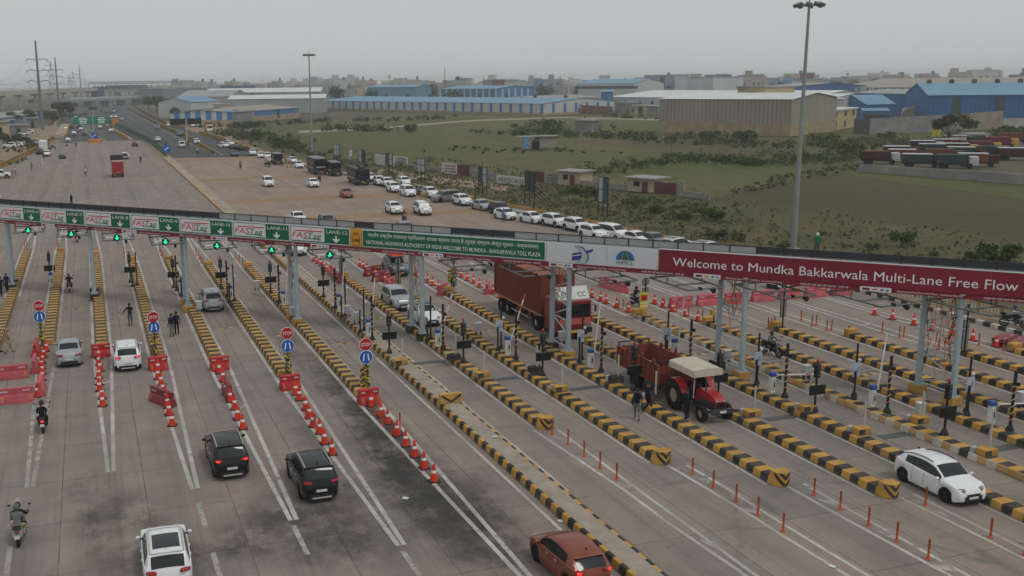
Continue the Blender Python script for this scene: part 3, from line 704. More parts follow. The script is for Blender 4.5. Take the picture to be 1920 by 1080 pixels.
# frames that hang over each lane with cameras, antennas and the lane signal
EMG = M('signal_green', (.02, 1., .55), .4, var=0, emit=.75); LGT = M('lamp_glass', (.5, .55, .5), .3, var=0)
FRM = M('frame_steel', (.10, .125, .125), .5, var=.2)
for k in range(0, 15):
    if k == 7: continue
    cx_ = LX[k]+IW+1.45; yg = GO.y+GS*cx_
    b = MB(); b.T = W2L; z = 5.45
    xl, xr = cx_-1.15, cx_+1.15; yb, yf = yg-2.4, yg+1.6
    for p_, q_ in (((xl, yb), (xr, yb)), ((xr, yb), (xr, yf)), ((xr, yf), (xl, yf)), ((xl, yf), (xl, yb)), ((xl, yg-.9), (xr, yg-.9))): b.tube((*p_, z), (*q_, z), .05, None, 6, FRM)
    for xx in (xl, xr):
        for yy in (yg-.3, yg+.9): b.tube((xx, yy, z), (xx, yy, 5.98), .04, None, 6, FRM)
    fo = b.build('overhead_frame', gan)
    b = MB(); b.T = W2L
    b.cbox((cx_+.5, yb+.02, z-.12), (.18, .32, .2), BLK2, 0, 0, .4); b.cbox((cx_-.35, yb, z+.05), (.14, .2, .16), BLK2)
    b.build('camera', fo)
    if k < 7:
        b = MB(); b.T = W2L; q = Vector((cx_-.1, yg-1.0, z-.02))
        b.cbox(q, (.06, .06, .7), BLK2); b.lathe([(0, -.06), (.27, -.06), (.27, .06), (0, .06)], q+Vector((0, 0, -.0)), BLK2, 18, 'y')
        lamp = b.build('lane_signal', fo)
        b = MB(); b.T = W2L; yy = q.y-.075; c = q.x; z_ = q.z
        b.poly([(c-.06, yy, z_+.19), (c-.06, yy, z_), (c-.18, yy, z_+.02), (c, yy, z_-.2), (c+.18, yy, z_+.02), (c+.06, yy, z_), (c+.06, yy, z_+.19)], EMG); b.build('green_arrow', lamp)
        b = MB(); b.T = W2L; b.box(cx_-.95, cx_-.35, yg-1.05, yg-.75, z-.02, z+.06, WHT); b.box(cx_+.35, cx_+.95, yg-1.05, yg-.75, z-.02, z+.06, WHT); b.build('antenna', fo)
# ================================================================== ROADSIDE FURNITURE ON THE PLAZA
SRED = M('stop_red', (.42, .012, .02), .45, var=.05); SBLUE = M('sign_blue', (.01, .10, .42), .45, var=.05); SBACK = M('sign_back', (.20, .21, .21), .55, var=.1)
GARL = M('garland_green', (.045, .085, .02), .8, var=.4, scale=9); GARY = M('garland_yellow', (.60, .48, .06), .7, var=.3, scale=9); GARP = M('garland_pink', (.50, .25, .32), .7, var=.2, scale=9)
def on_island(u, v, z=IH): x, y = G(u, v, z); return x, y
def disc(b, c, r, m, n=24, th=.03, rot=0., a0=0.):
    vs = [(c[0]+r*math.cos(2*PI*i/n+a0), c[2]+r*math.sin(2*PI*i/n+a0)) for i in range(n)]
    b.add([(p[0], c[1]-th/2, p[1]) for p in vs]+[(p[0], c[1]+th/2, p[1]) for p in vs],
          [tuple(range(n)), tuple(range(2*n-1, n-1, -1))]+[(i, n+i, n+(i+1) % n, (i+1) % n) for i in range(n)], m)
def stop_post(u, v, vs, vb, label, haz=False, garl=True, seed=0):
    x, y = on_island(u, v, .1); zs, zb = ZAT(vs, x, y), ZAT(vb, x, y)
    t = thing('stop_post', label, 'stop sign', (x, y, .1), 0, 'stop sign posts at the ends of the islands')
    zs -= .1; zb -= .1
    MB().tube((0, 0, 0), (0, 0, zs+.3), .05, None, 10, BLK).build('post', t, 40)
    b = MB(); disc(b, (0, -.07, zs), .385, LTXT, 8, .02, 0, PI/8); disc(b, (0, -.085, zs), .355, SRED, 8, .02, 0, PI/8); s = b.build('stop_plate', t)
    MB().text('STOP', (0, -.10, zs), U, V, .21, LTXT, .52).build('lettering', s)
    b = MB(); disc(b, (0, -.07, zb), .385, LTXT, 28, .02); disc(b, (0, -.085, zb), .36, SBLUE, 28, .02); s = b.build('keep_sides_plate', t)
    b = MB()
    for sg in (-1, 1):
        a = [(sg*.07, .20), (sg*.13, .20), (sg*.20, -.20), (sg*.12, -.20)]
        b.poly([(p_[0], -.10, zb+p_[1]) for p_ in (a if sg < 0 else a[::-1])][::-1 if sg < 0 else 1], LTXT)
    b.build('arrow_strokes', s)
    rr = random.Random(seed)
    if garl:
        b = MB(); top = zb-.45
        for i in range(110):
            f = rr.random(); a = rr.uniform(0, 2*PI); r = rr.uniform(.07, .22); b.ball((r*math.cos(a), r*math.sin(a)-.03, top-f*1.25), rr.uniform(.03, .06), rr.choice([GARL, GARL, GARL, GARY, GARY if seed != 2 else GARP]), 5, 4)
        b.build('garland', t)
    if haz:
        b = MB(); b.box(-.36, .12, -.09, -.06, zb-1.85, zb-.55, KY)
        for i in range(4):
            z = zb-1.86+i*.34; lo = max(z, zb-1.84); b.poly([(-.36, -.096, z+.02), (-.36, -.096, z+.17), (.12, -.096, min(z+.50, zb-.56)), (.12, -.096, min(z+.33, zb-.56))][::-1], KB)
        b.build('hazard_board', t)
    b = MB(); b.bbox(-.2, .2, -.16, .16, zb-2.25, zb-1.95, .03, BLK2); b.ball((-.08, -.17, zb-2.1), (.07, .03, .07), REDL, 8, 5); b.build('blinker_box', t)
    return t
stop_post(79, 646, 573, 593, 'leftmost stop sign post, flowered, at the end of its island', seed=1)
stop_post(292, 668, 594, 613, 'stop sign post with yellow garland beside the white car', seed=2)
stop_post(541, 708, 624, 648, 'third stop sign post from the left, with a thin garland', seed=3)
stop_post(687, 732, 645, 669, 'stop sign post with yellow black striped hazard board, rightmost of the four', haz=True, seed=4)
# sign posts seen from behind at the far ends
def back_post(u, v, tv, label, boards=((0, .26, 'o'), (.75, .22, 'o'), (1.55, .55, 'r')), vest=False, garl=False):
    x, y = on_island(u, v); h = ZAT(tv, x, y)-IH
    t = thing('sign_post_back', label, 'sign post', (x, y, IH), 0, 'sign posts seen from behind')
    MB().tube((0, 0, 0), (0, 0, h), .05, None, 8, BLK).build('post', t, 40)
    for dz, r, k in boards:
        b = MB(); z = h-.3-dz
        if k == 'o': disc(b, (0, .06, z), r, BLK2, 20, .02); disc(b, (0, .04, z), r-.03, SBACK, 20, .025)
        else: b.box(-.24, .24, .03, .06, z-r, z+r, BLK2); b.box(-.2, .2, .02, .035, z-r+.04, z+r-.04, SBACK)
        b.build('sign_back', t)
    if vest:
        b = MB(); b.box(-.5, .15, -.12, -.06, .55, 1.75, GARY); b.box(-.42, .06, -.135, -.12, 1.15, 1.55, SRED)
        for z in (.72, .95): b.box(-.5, .15, -.13, -.12, z, z+.06, SW)
        b.build('safety_vest', t); MB().bbox(-.3, .05, -.15, .1, 0, .5, .03, KY).build('base_box', t)
    if garl:
        b = MB(); rr = random.Random(9)
        for i in range(80): b.ball((rr.uniform(-.45, 0), rr.uniform(-.15, .1), h-rr.uniform(.9, 2.1)), rr.uniform(.04, .08), rr.choice([GARL, GARL, GARY]), 5, 4)
        b.build('garland', t)
    return t
back_post(641, 517, 462, 'sign post with round backs above a yellow block, left of the roof loaded car')
back_post(747, 533, 482, 'sign post seen from behind beside the dark car with the orange roof load')
back_post(851, 549, 482, 'sign post with a faded garland, seen from behind, left of the container truck', garl=True)
back_post(1209, 592, 521, 'sign post wearing a yellow and red safety vest beside a motorcyclist', ((0, .3, 'o'), (.75, .32, 'r')), True)
back_post(1467, 614, 540, 'sign post with leaning rectangular backs beyond the black motorcycle', ((.2, .26, 'o'), (1.1, .6, 'r')))
back_post(1808, 660, 570, 'tall sign post back with a round plate right of the rightmost gantry leg', ((.1, .30, 'o'), (.95, .26, 'r'), (1.9, .62, 'r')))
x, y = on_island(1338, 606); t = thing('hazard_lamp', 'short black post with a yellow lamp box on an island end', 'hazard lamp', (x, y, IH))
MB().tube((0, 0, 0), (0, 0, 1.0), .05, None, 8, BLK).build('post', t); MB().bbox(-.28, .03, -.12, .1, .6, .98, .04, KY).build('lamp_box', t)
# copies of six kinds of booth equipment
def proto_signal():
    t = thing('signal_post', '-', 'signal post', (0, 0, 0), 0, 'black signal posts at the booths')
    b = MB(); b.tube((0, 0, 0), (0, 0, 2.55), .06, None, 10, BLK); b.lathe([(.2, 0), (.2, .05), (.09, .3), (.06, .32)], (0, 0, 0), BLK, 10); b.build('post', t, 40)
    b = MB(); b.bbox(-.14, .14, -.12, .1, 1.78, 2.5, .03, BLK2)
    for i in range(3): b.lathe([(.0, -.03), (.09, -.02), (.1, 0)], (0, -.125, 1.92+i*.23), M('lens_dark', (.05, .055, .06), .25, var=0), 10, 'y')
    b.build('signal_head', t); MB().ball((.0, 0, 2.66), (.07, .07, .12), REDL, 8, 5).build('beacon', t, 60)
    MB().bbox(-.46, .46, -.16, -.04, .92, 1.42, .02, BLK2).build('display_panel', t)
    return t
def proto_boom(mode):
    t = thing('boom_barrier', '-', 'boom barrier', (0, 0, 0), 0, 'white boom barrier cabinets')
    b = MB(); b.bbox(-.15, .15, -.13, .13, 0, .9, .03, WHT); b.box(-.10, .10, -.132, -.125, .1, .74, GREYM); b.box(.02, .09, -.138, -.13, .3, .58, BLK); cb = b.build('cabinet', t)
    MB().bbox(-.18, .18, -.15, .15, .9, 1.13, .05, BLUEC).build('blue_cap', t)
    a = {'up': R(84), 'lean': R(72), 'down': R(-5)}[mode]; L = 2.9
    b = MB(); p0 = Vector((.17, -.14, .98))
    b.cbox(p0, (.12, .09, .18), GREYM)
    for i in range(8):
        f0, f1 = i/8, (i+1)/8; d = Vector((math.cos(a), 0, math.sin(a)))
        b.tube(p0+d*L*f0, p0+d*L*f1, .04, None, 6, WHT if (i < 4 or i % 2 == 0) or mode == 'up' else M('boom_red', (.5, .10, .08), .5, var=.1))
    b.build('boom', t)
    return t
def proto_pole():
    t = thing('clearance_pole', '-', 'striped pole', (0, 0, 0), 0, 'black poles with spiral bands at the booths')
    b = MB(); b.tube((0, 0, 0), (0, 0, 2.95), .075, None, 12, BLK); b.lathe([(.2, 0), (.2, .05), (.1, .26)], (0, 0, 0), BLK, 10); b.build('post', t, 40)
    b = MB()
    for i in range(46):
        a, z = i*.78, .35+i*.041; a2, z2 = (i+1)*.78, .35+(i+1)*.041
        b.tube((.08*math.cos(a), .08*math.sin(a), z), (.08*math.cos(a2), .08*math.sin(a2), z2), .024, None, 5, ORG if i < 12 else M('pale_band', (.55, .42, .25), .6, var=.1))
    b.build('spiral_band', t); MB().cbox((.12, -.02, 2.3), (.16, .22, .18), BLK2).build('sensor', t)
    return t
def proto_camera():
    t = thing('camera_post', '-', 'camera post', (0, 0, 0), 0, 'pairs of black posts with a pale panel')
    for px_, h in ((-.24, 1.55), (.16, 2.9)):
        b = MB(); b.tube((px_, px_*1.1, 0), (px_, px_*1.1, h), .055, None, 10, BLK); b.lathe([(.17, 0), (.17, .05), (.08, .25)], (px_, px_*1.1, 0), BLK, 10); b.build('post', t, 40)
    MB().ball((.27, .1, 2.0), (.09, .12, .1), WHT, 10, 6).build('camera', t, 60)
    return t
def add_panel(t):
    b = MB(); b.box(-.36, .10, -.2, -.16, 1.2, 1.95, M('pale_panel', (.40, .44, .50), .4, var=.05)); p = b.build('fare_panel', t)
    MB().text('E', (-.02, -.205, 1.6), U, V, .26, LB, .16).build('lettering', p)
def proto_ctrl():
    t = thing('control_box', '-', 'control box', (0, 0, 0), 0, 'grey control boxes on stands')
    b = MB(); b.bbox(-.2, .2, -.16, .16, .25, .82, .03, GREYM); b.box(-.21, .21, -.18, .17, .82, .845, WHT); b.build('cabinet', t)
    b = MB()
    for sx in (-.16, .16): b.box(sx-.03, sx+.03, -.1, .1, 0, .25, BLK)
    b.build('stand', t); return t
def proto_block(yel):
    t = thing('kerb_block', '-', 'kerb block', (0, 0, 0), 0, 'painted concrete blocks with a short mast on the islands')
    b = MB(); b.bbox(-.37, .37, -.27, .27, 0, .34, .03, KY if yel else KB)
    if yel: b.box(-.372, -.02, -.274, -.26, .02, .30, KB)
    b.build('block', t)
    MB().bbox(-.34, -.06, .36, .62, 0, .26, .03, GREYM).build('small_box', t)
    MB().tube((.12, 0, .34), (.12, 0, 1.55), .05, None, 8, GREYM).build('mast', t, 40); return t
def series(proto, spots, rz=0., z=IH):
    for i, (u, v, lab) in enumerate(spots):
        x, y = on_island(u, v, z); o = proto if i == 0 else dup(proto, (x, y, z), rz)
        o.location = (x, y, z); o['label'] = lab
    return proto
series(proto_signal(), [(730, 662, 'black signal post just right of the stop sign with the hazard board'), (869, 680, 'black signal post with a display right of the two silver cars'),
    (1017, 704, 'black signal post left of the brick red trailer'), (1187, 731, 'black signal post standing against the side of the trailer'), (1346, 747, 'black signal post just in front of the tractor bonnet'),
    (1527, 771, 'black signal post with red beacon beside the lowered boom'), (1770, 815, 'black signal post before the rightmost gantry leg'),
    (607, 557, 'black signal post right of the gantry leg near the third stop sign'), (508, 550, 'black signal post left of the gantry leg near the third stop sign'), (415, 541, 'black signal post on the island right of the silver car'),
    (326, 540, 'black signal post left of the gantry leg beside the silver car'), (245, 530, 'dark signal post on the island behind the pointing person'), (95, 527, 'dark signal post on the leftmost full island')])
BOOMS = [('up', [(691, 628, 'boom cabinet with raised white boom above the hazard board sign'), (636, 578, 'boom cabinet with raised boom beside the two black masts'), (532, 572, 'boom cabinet with raised boom left of the gantry leg'),
    (1107, 688, 'boom cabinet with raised boom beside the front of the truck'), (1634, 761, 'boom cabinet with upright white boom left of the rightmost gantry legs'), (433, 561, 'boom cabinet with raised boom behind the silver car'), (340, 549, 'boom cabinet half hidden by the gantry leg beside the silver car'), (97, 535, 'boom cabinet on the island of the leftmost stop sign'), (1264, 668, 'boom with tall white arm beyond the trailer')]),
    ('lean', [(821, 649, 'boom cabinet with leaning red tipped boom before the white sedan'), (952, 663, 'boom cabinet with leaning banded boom behind the truck')]),
    ('down', [(1447, 735, 'boom cabinet with white boom lowered across the lane'), (1857, 793, 'boom cabinet at the right edge with boom lowered')])]
for md, sp in BOOMS: series(proto_boom(md), sp)
series(proto_pole(), [(698, 637, 'spiral banded pole above the hazard board stop sign'), (831, 655, 'spiral banded pole in front of the white sedan'), (967, 673, 'spiral banded pole at the rear of the container truck'), (1127, 697, 'spiral banded pole left of the trailer'),
    (1293, 690, 'spiral banded pole beyond the trailer'), (1471, 745, 'spiral banded pole by the lowered boom'), (1663, 773, 'spiral banded pole before the rightmost pair of legs'), (1893, 807, 'spiral banded pole at the right edge'),
    (524, 567, 'spiral banded pole left of the gantry leg by the third stop sign'), (629, 578, 'spiral banded pole near the two pale boxes'), (427, 556, 'spiral banded pole right of the silver car'), (332, 545, 'spiral banded pole behind the gantry leg left of the silver car')])
pc = proto_camera()
series(pc, [(805, 637, 'pair of black masts in front of the white sedan bonnet'), (680, 621, 'pair of black masts above the hazard board stop sign'), (645, 592, 'pair of black masts on the island next to two pale boxes'), (436, 566, 'pair of dark masts right of the silver car at the booth'), (346, 553, 'pair of dark masts hidden partly by the gantry leg at left'), (254, 536, 'pair of dark masts behind the pointing person')])
pc2 = proto_camera(); add_panel(pc2)
series(pc2, [(937, 655, 'black masts with a small pale panel beside the truck rear'), (1089, 676, 'black masts with a white panel in front of the truck cab'), (1249, 672, 'black masts with a pale panel beyond the trailer'), (1418, 722, 'black masts with a pale panel right of the black motorcycle'), (1601, 745, 'black masts with a lettered panel between the two braced legs'), (1812, 775, 'black masts with a lettered panel right of the rightmost legs')])
series(proto_ctrl(), [(897, 628, 'grey control box alone on the island beside the truck rear'), (652, 594, 'grey control box next to the two black masts, farther of two'), (669, 607, 'grey control box next to the two black masts, nearer of two'), (1511, 711, 'grey control box tangled with orange cable behind the red beacon'), (1724, 785, 'grey control box on a post between the rightmost legs'), (1914, 764, 'grey control box with orange cable at the right edge'),
    (792, 615, 'grey control box between the legs beside the white sedan'), (1053, 645, 'grey control box between the legs beside the truck cab'), (1362, 682, 'grey control box beside the legs behind the tractor'), (400, 567, 'small grey control box by the silver car'), (374, 585, 'grey control box in front of the gantry leg left of the silver car'), (549, 597, 'grey control box at the foot of the leg by the third stop sign'), (482, 545, 'grey control box left of the sign post near the third stop sign')])
series(proto_block(True), [(751, 683, 'yellow kerb block right of the hazard board sign'), (904, 707, 'yellow kerb block with a thin mast near the chevron island end'), (1050, 733, 'yellow and black kerb block with a brown mast on the near island'), (1410, 780, 'yellow kerb block right of the tractor wheel'), (1513, 770, 'yellow kerb block beside the signal post with red beacon'), (1615, 813, 'yellow kerb block with a pale mast above the white hatchback'), (1724, 792, 'yellow kerb block on the whitewashed island'), (1850, 853, 'yellow and black kerb block just right of the white hatchback')])
series(proto_block(False), [(851, 674, 'black kerb block with a thin mast before the white sedan'), (1003, 697, 'black kerb block with a thin mast behind the trailer'), (1155, 716, 'black kerb block with a mast beside the trailer side'), (1225, 750, 'black kerb block with a pale mast beside the tractor rear wheel')])
# dark weigh plates set in the pavement
PLT = M('weigh_plate', (.075, .08, .085), .5, var=.35, scale=1.2)
for k, (u, v, lab) in enumerate([(800, 680, 'dark weigh plate right of the yellow block by the long median'), (935, 712, 'dark weigh plate beyond the first chevron island'), (1105, 727, 'dark weigh plate between the walking men and the yellow block'), (1475, 782, 'dark weigh plate right of the tractor'), (1690, 815, 'dark weigh plate above the roof of the white hatchback'), (1895, 838, 'dark weigh plate at the right edge beside the white hatchback')]):
    x, y = G(u, v); b = MB(); b.box(-1.25, -.02, -.28, .28, .0, .012, PLT); b.box(.02, 1.25, -.28, .28, .0, .012, PLT)
    tag(b.build('weigh_plate', None, None, (x, y, 0)), lab, 'weigh plate', 'weigh plates in the lanes')
# ------------------------------------------------------------------ cones, water barriers, flexible posts
CON = M('cone_orange', (.62, .035, .012), .55, var=.1, scale=5, rand=.1); CBK = M('cone_base', (.03, .03, .032), .7, var=.2)
def proto_cone():
    t = thing('traffic_cone', '-', 'traffic cone', (0, 0, 0), 0, 'orange traffic cones')
    b = MB(); b.lathe([(.185, .04), (.125, .34), (.112, .40)], (0, 0, 0), CON, 14); b.lathe([(.092, .52), (.05, .76), (.04, .80), (0, .805)], (0, 0, 0), CON, 14); b.build('cone', t, 50)
    MB().lathe([(.113, .40), (.093, .52)], (0, 0, 0), LTXT, 14).build('white_band', t, 50)
    MB().bbox(-.235, .235, -.235, .235, 0, .045, .02, CBK).build('base', t); return t
CONE = proto_cone(); first = [True]
ROWS = [('below the leftmost stop sign', [(85, 659), (73, 742)], 8), ('between the grey sedan and the white car', [(185, 674), (190, 762)], 8),
    ('under the stop sign beside the white car', [(294, 697), (321, 796)], 8), ('below the red barrier without a stop sign', [(411, 701), (454, 802)], 8),
    ('ending right of the nearer black car', [(552, 738), (622, 853)], 8), ('below the hazard board stop sign', [(699, 762), (814, 902)], 8),
    ('above the farthest round backed sign post', [(589, 489), (632, 525)], 8), ('left of the roof loaded dark car', [(674, 499), (731, 534)], 8),
    ('behind the gantry legs by the white sedan', [(770, 513), (835, 549)], 7), ('beside the container of the truck', [(855, 515), (938, 557)], 8),
    ('right of the truck roof', [(1092, 551), (1175, 584)], 6), ('around the motorcyclist and the vest post', [(1172, 549), (1305, 601)], 8), ('in the open behind the rightmost legs', [(1641, 590), (1867, 651)], 7)]
for lab, (a, e), n in ROWS:
    A, B_ = Vector((*G(*a), 0)), Vector((*G(*e), 0)); rr = random.Random(n+a[0])
    for i in range(n):
        if 'motorcyclist' in lab and i == 2: continue
        p_ = A.lerp(B_, i/(n-1))+Vector((rr.uniform(-.08, .08), rr.uniform(-.22, .22), 0)); p_.z = 0
        L_ = '%s cone from the far end, row %s' % (ORD[i-(1 if 'motorcyclist' in lab and i > 2 else 0)], lab)
        o = CONE if first[0] else dup(CONE, p_, rr.uniform(0, 1.5)); first[0] = False
        o.location = p_; o.rotation_euler.z = rr.uniform(-.4, .4); o['label'] = L_; o['group'] = 'cones '+lab
PINK = M('barrier_pink', (.46, .085, .105), .5, var=.18, scale=2.5, rand=.1); RED = M('barrier_red', (.42, .022, .025), .45, var=.15, scale=2.5); MAR = M('barrier_maroon', (.22, .03, .045), .5, var=.2, scale=2.5)
def water_barrier(m):
    t = thing('water_barrier', '-', 'water barrier', (0, 0, 0), 0, 'plastic water barriers')
    b = MB(); pr = [(-.28, 0), (.28, 0), (.28, .10), (.16, .42), (.10, .46), (.10, .80), (.07, .85), (-.07, .85), (-.10, .80), (-.10, .46), (-.16, .42), (-.28, .10)]
    L = 1.0; rows = []
    for x, k in ((-L, .93), (-L+.05, 1), (L-.05, 1), (L, .93)): rows.append([(x, p_[0]*k, p_[1]*(1 if k == 1 else .985)) for p_ in pr+pr[:1]])
    b.grid(rows, m); b.poly([p_ for p_ in rows[0][:-1]][::-1], m); b.poly(rows[-1][:-1], m)
    b.box(-L-.04, L+.04, -.115, .115, .72, .78, m)
    b.build('shell', t, 30)
    b = MB()
    for x in (-.62, .62):
        b.box(x-.22, x+.22, -.118, .118, .62, .71, M('barrier_pale', (.60, .38, .38), .5, var=.1))
    b.build('reflector', t)
    b = MB()
    for x in (-.76, .76):
        for d in (0, .07):
            for sg in (-1, 1): b.quad((x+d-.02, sg*.275, .14), (x+d+.02, sg*.275, .14), (x+d+.02, sg*.175, .40), (x+d-.02, sg*.175, .40), KY) if sg > 0 else b.quad((x+d+.02, sg*.275, .14), (x+d-.02, sg*.275, .14), (x+d-.02, sg*.175, .40), (x+d+.02, sg*.175, .40), KY)
    b.build('yellow_stripe', t)
    return t
WP, WR, WM = water_barrier(PINK), water_barrier(RED), water_barrier(MAR); used = {}
def barrier(kind, u, v, rz, lab, grp='plastic water barriers', sc=None, tip=0.):
    x, y = G(u, v); o = kind if kind.name not in used else dup(kind, (x, y, 0), rz); used[kind.name] = 1
    o.location = (x, y, 0 if not tip else .25); o.rotation_euler.z = rz; o['label'] = lab; o['group'] = grp
    if sc: o.scale = sc
    if tip: o.rotation_euler.x = tip
    return o
barrier(WP, 22, 710, .1, 'pink water barrier at the left edge, the farther of the two', sc=(.95, 1, 1)); barrier(WP, 30, 754, .05, 'pink water barrier at the left edge, the nearer of the two')
S1 = (.5, 1.35, 1)
barrier(WR, 68, 663, PI/2, 'red barrier seen end on beside the top of the leftmost cone row'); barrier(WP, 66, 694, PI/2, 'pink barrier seen end on left of the leftmost cone row'); barrier(WP, 77, 735, PI/2, 'pale pink barrier seen end on at the tail of the leftmost cone row')
for u, v, lab in ((190, 668, 'red barrier heading the cone row next to the grey sedan'), (297, 693, 'red barrier heading the cone row of the stop sign beside the white car'), (412, 693, 'red barrier with yellow stripes at the island end right of the white car'), (544, 729, 'red barrier below the third stop sign'), (691, 756, 'red barrier below the hazard board stop sign')):
    barrier(WR, u, v, .12, lab, sc=(.56, 1.25, 1))
barrier(WM, 305, 757, PI/2+.5, 'maroon barrier leaning beside the cones below the white car'); barrier(WM, 428, 741, PI/2, 'maroon barrier seen end on behind cones right of the white car')
barrier(WP, 624, 516, PI/2, 'pink barrier end on in the cones left of the vest free sign post'); barrier(WM, 633, 528, PI/2, 'maroon barrier end on just before the yellow block left of the roof loaded car')
barrier(WM, 699, 516, .5, 'maroon barrier among cones left of the roof loaded car, farthest'); barrier(WM, 715, 526, .5, 'maroon barrier among cones left of the roof loaded car, middle'); barrier(WP, 733, 539, .9, 'pink barrier by the yellow block in front of the roof loaded car')
barrier(WP, 831, 551, .9, 'pink barrier before the yellow block left of the truck'); barrier(WP, 915, 548, 1.1, 'pale pink barrier among cones beside the container')
A, B_ = Vector(G(1128, 537)), Vector(G(1171, 549)); an = math.atan2(B_.y-A.y, B_.x-A.x)
for i in range(2): p_ = A.lerp(B_, .25+.5*i); o = dup(WP, (p_.x, p_.y, 0), an); o['label'] = 'pink barrier in the pair behind the motorcyclist, %s one' % ('left', 'right')[i]; o['group'] = 'plastic water barriers'
A, B_ = Vector(G(1250, 578)), Vector(G(1600, 551)); d = (B_-A); n = max(2, int(d.length/2.1)); an = math.atan2(d.y, d.x)
for i in range(n):
    p_ = A+d*((i+.5)/n); o = dup(WP, (p_.x, p_.y, 0), an+random.uniform(-.05, .05)); o['label'] = 'pink barrier, %s from the left in the long line below the red board' % ORD[min(i, 19)]; o['group'] = 'long line of pink barriers'
barrier(WM, 1871, 643, .4, 'maroon barrier fallen on its side behind a cone at the right', tip=1.3); barrier(WM, 1905, 650, .3, 'maroon barrier fallen at the right edge by the yellow block', tip=1.3)
FLX = M('post_red', (.48, .075, .03), .55, var=.12, scale=4, rand=.08); FLB = M('post_band', (.10, .05, .04), .6, var=0)
def proto_flex():
    t = thing('flexible_post', '-', 'flexible post', (0, 0, 0), 0, 'red flexible posts')
    b = MB(); b.lathe([(.10, 0), (.10, .03), (.055, .05), (.045, .08), (.04, .74), (.045, .76), (.03, .80), (0, .80)], (0, 0, 0), FLX, 10); b.build('post', t, 40)
    b = MB()
    for z in (.46, .57, .68): b.lathe([(.044, z), (.044, z+.05)], (0, 0, 0), FLB, 10)
    b.build('band', t); return t
FLEX = proto_flex(); ff = [True]
FROWS = [('beyond the chevron block beside the long median', [(1035, 815), (1065, 834), (1095, 856), (1125, 878), (1156, 900)]), ('beyond the second chevron block', [(1298, 890), (1337, 915), (1380, 941), (1421, 966), (1468, 997)]),
    ('beyond the third chevron block', [(1526, 929), (1575, 955), (1628, 986), (1681, 1015), (1740, 1049)]), ('in front of the white hatchback', [(1735, 947), (1857, 1008), (1921, 1041)]),
    ('before the block of the leftmost island', [(47, 467), (50, 462)]), ('before the block of the island left of the scooter lane', [(108, 467), (110, 461)]), ('behind the lane eight signal', [(173, 470), (175, 478)]), ('behind the lane nine signal', [(234, 485), (233, 477)]),
    ('before the block left of the lane ten board', [(299, 473), (302, 480), (305, 486)]), ('under the lane ten board', [(368, 480), (373, 488), (377, 494), (381, 498)]), ('under the lane eleven board', [(442, 484), (449, 491), (456, 498), (461, 503)]),
    ('at the island end beyond the black motorcycle', [(1440, 616), (1446, 618), (1452, 614)]), ('between the black motorcycle and the open cones', [(1502, 602), (1522, 612), (1530, 611), (1550, 621), (1559, 620), (1591, 631)]), ('left of the rightmost legs', [(1654, 624), (1686, 633), (1694, 633)]),
    ('behind the rightmost legs', [(1760, 656), (1771, 656)]), ('by the fallen barriers at the right', [(1835, 647), (1881, 658)]), ('among the cones before the vest post', [(1160, 580), (1168, 580)]), ('among the cones right of the vest post', [(1245, 578), (1269, 585), (1291, 594), (1317, 602)]),
    ('standing among cones under the hazard board sign', [(702, 777), (718, 797), (735, 815), (750, 801)]), ('standing among cones below the third stop sign', [(574, 786), (591, 803)])]
for lab, pts in FROWS:
    for i, (u, v) in enumerate(pts):
        x, y = G(u, v); o = FLEX if ff[0] else dup(FLEX, (x, y, 0), 0); ff[0] = False
        o.location = (x, y, 0); o['label'] = 'red flexible post, %s of %s' % (ORD[i], lab) if len(pts) > 1 else 'red flexible post '+lab; o['group'] = 'red flexible posts'
# scraps of paper on the road
b = MB(); rr = random.Random(5)
for u, v in ((760, 935), (1053, 978), (1125, 793), (1147, 806), (1168, 818), (1003, 643), (1910, 958), (1560, 1063), (928, 833), (840, 660), (1010, 648)):
    x, y = G(u, v); b.cbox((x, y, .03 if u != 928 else .39), (rr.uniform(.15, .3), rr.uniform(.12, .22), .02), M('paper', (.62, .64, .66), .7, var=0), rr.uniform(0, 3))
o = b.build('litter'); tag(o, 'scattered scraps of white paper lying on the road', 'litter', None, 'stuff')
# ================================================================== VEHICLES
def paint(name, col, metal=0., rough=.32): return M(name, col, rough, metal, .05, 1.5, coat=.35, spec=.4)
PW = paint('paint_white', (.74, .75, .76)); PSIL = paint('paint_silver', (.34, .37, .40), .35); PBLK = M('paint_black', (.008, .008, .0095), .25, 0, .05, 1.5, coat=.15, spec=.3); PGRY = paint('paint_grey', (.13, .135, .145), .3)
PRUST = paint('paint_rust', (.22, .052, .026), .25); PRED = paint('paint_red', (.24, .016, .022)); PBLU = paint('paint_blue', (.015, .055, .15)); PDRED = paint('paint_darkred', (.10, .016, .02)); PCYA = paint('paint_cyan', (.05, .25, .48)); PBRN = paint('paint_taupe', (.20, .185, .175), .3)
GLS = M('car_glass', (.011, .014, .016), .05, var=0, spec=.45); PLS = M('dark_plastic', (.022, .022, .024), .6, var=.15, scale=6); TYR = M('tyre_rubber', (.02, .02, .02), .85, var=.2, scale=8); RIM = M('rim_metal', (.38, .39, .40), .35, .6, .1); RIMD = M('rim_dark', (.05, .05, .055), .4, .4, .1)
HLG = M('headlight_glass', (.20, .22, .24), .12, var=0, coat=.6); TLR = M('tail_red', (.28, .008, .01), .25, var=0, coat=.4); TLON = M('tail_red_lit', (1., .04, .03), .4, var=0, emit=.8); PLT_W = M('plate_white', (.62, .62, .60), .5, var=.1); PLT_Y = M('plate_yellow', (.62, .40, .03), .5, var=.1); CHR = M('chrome', (.6, .6, .6), .2, .8, 0)
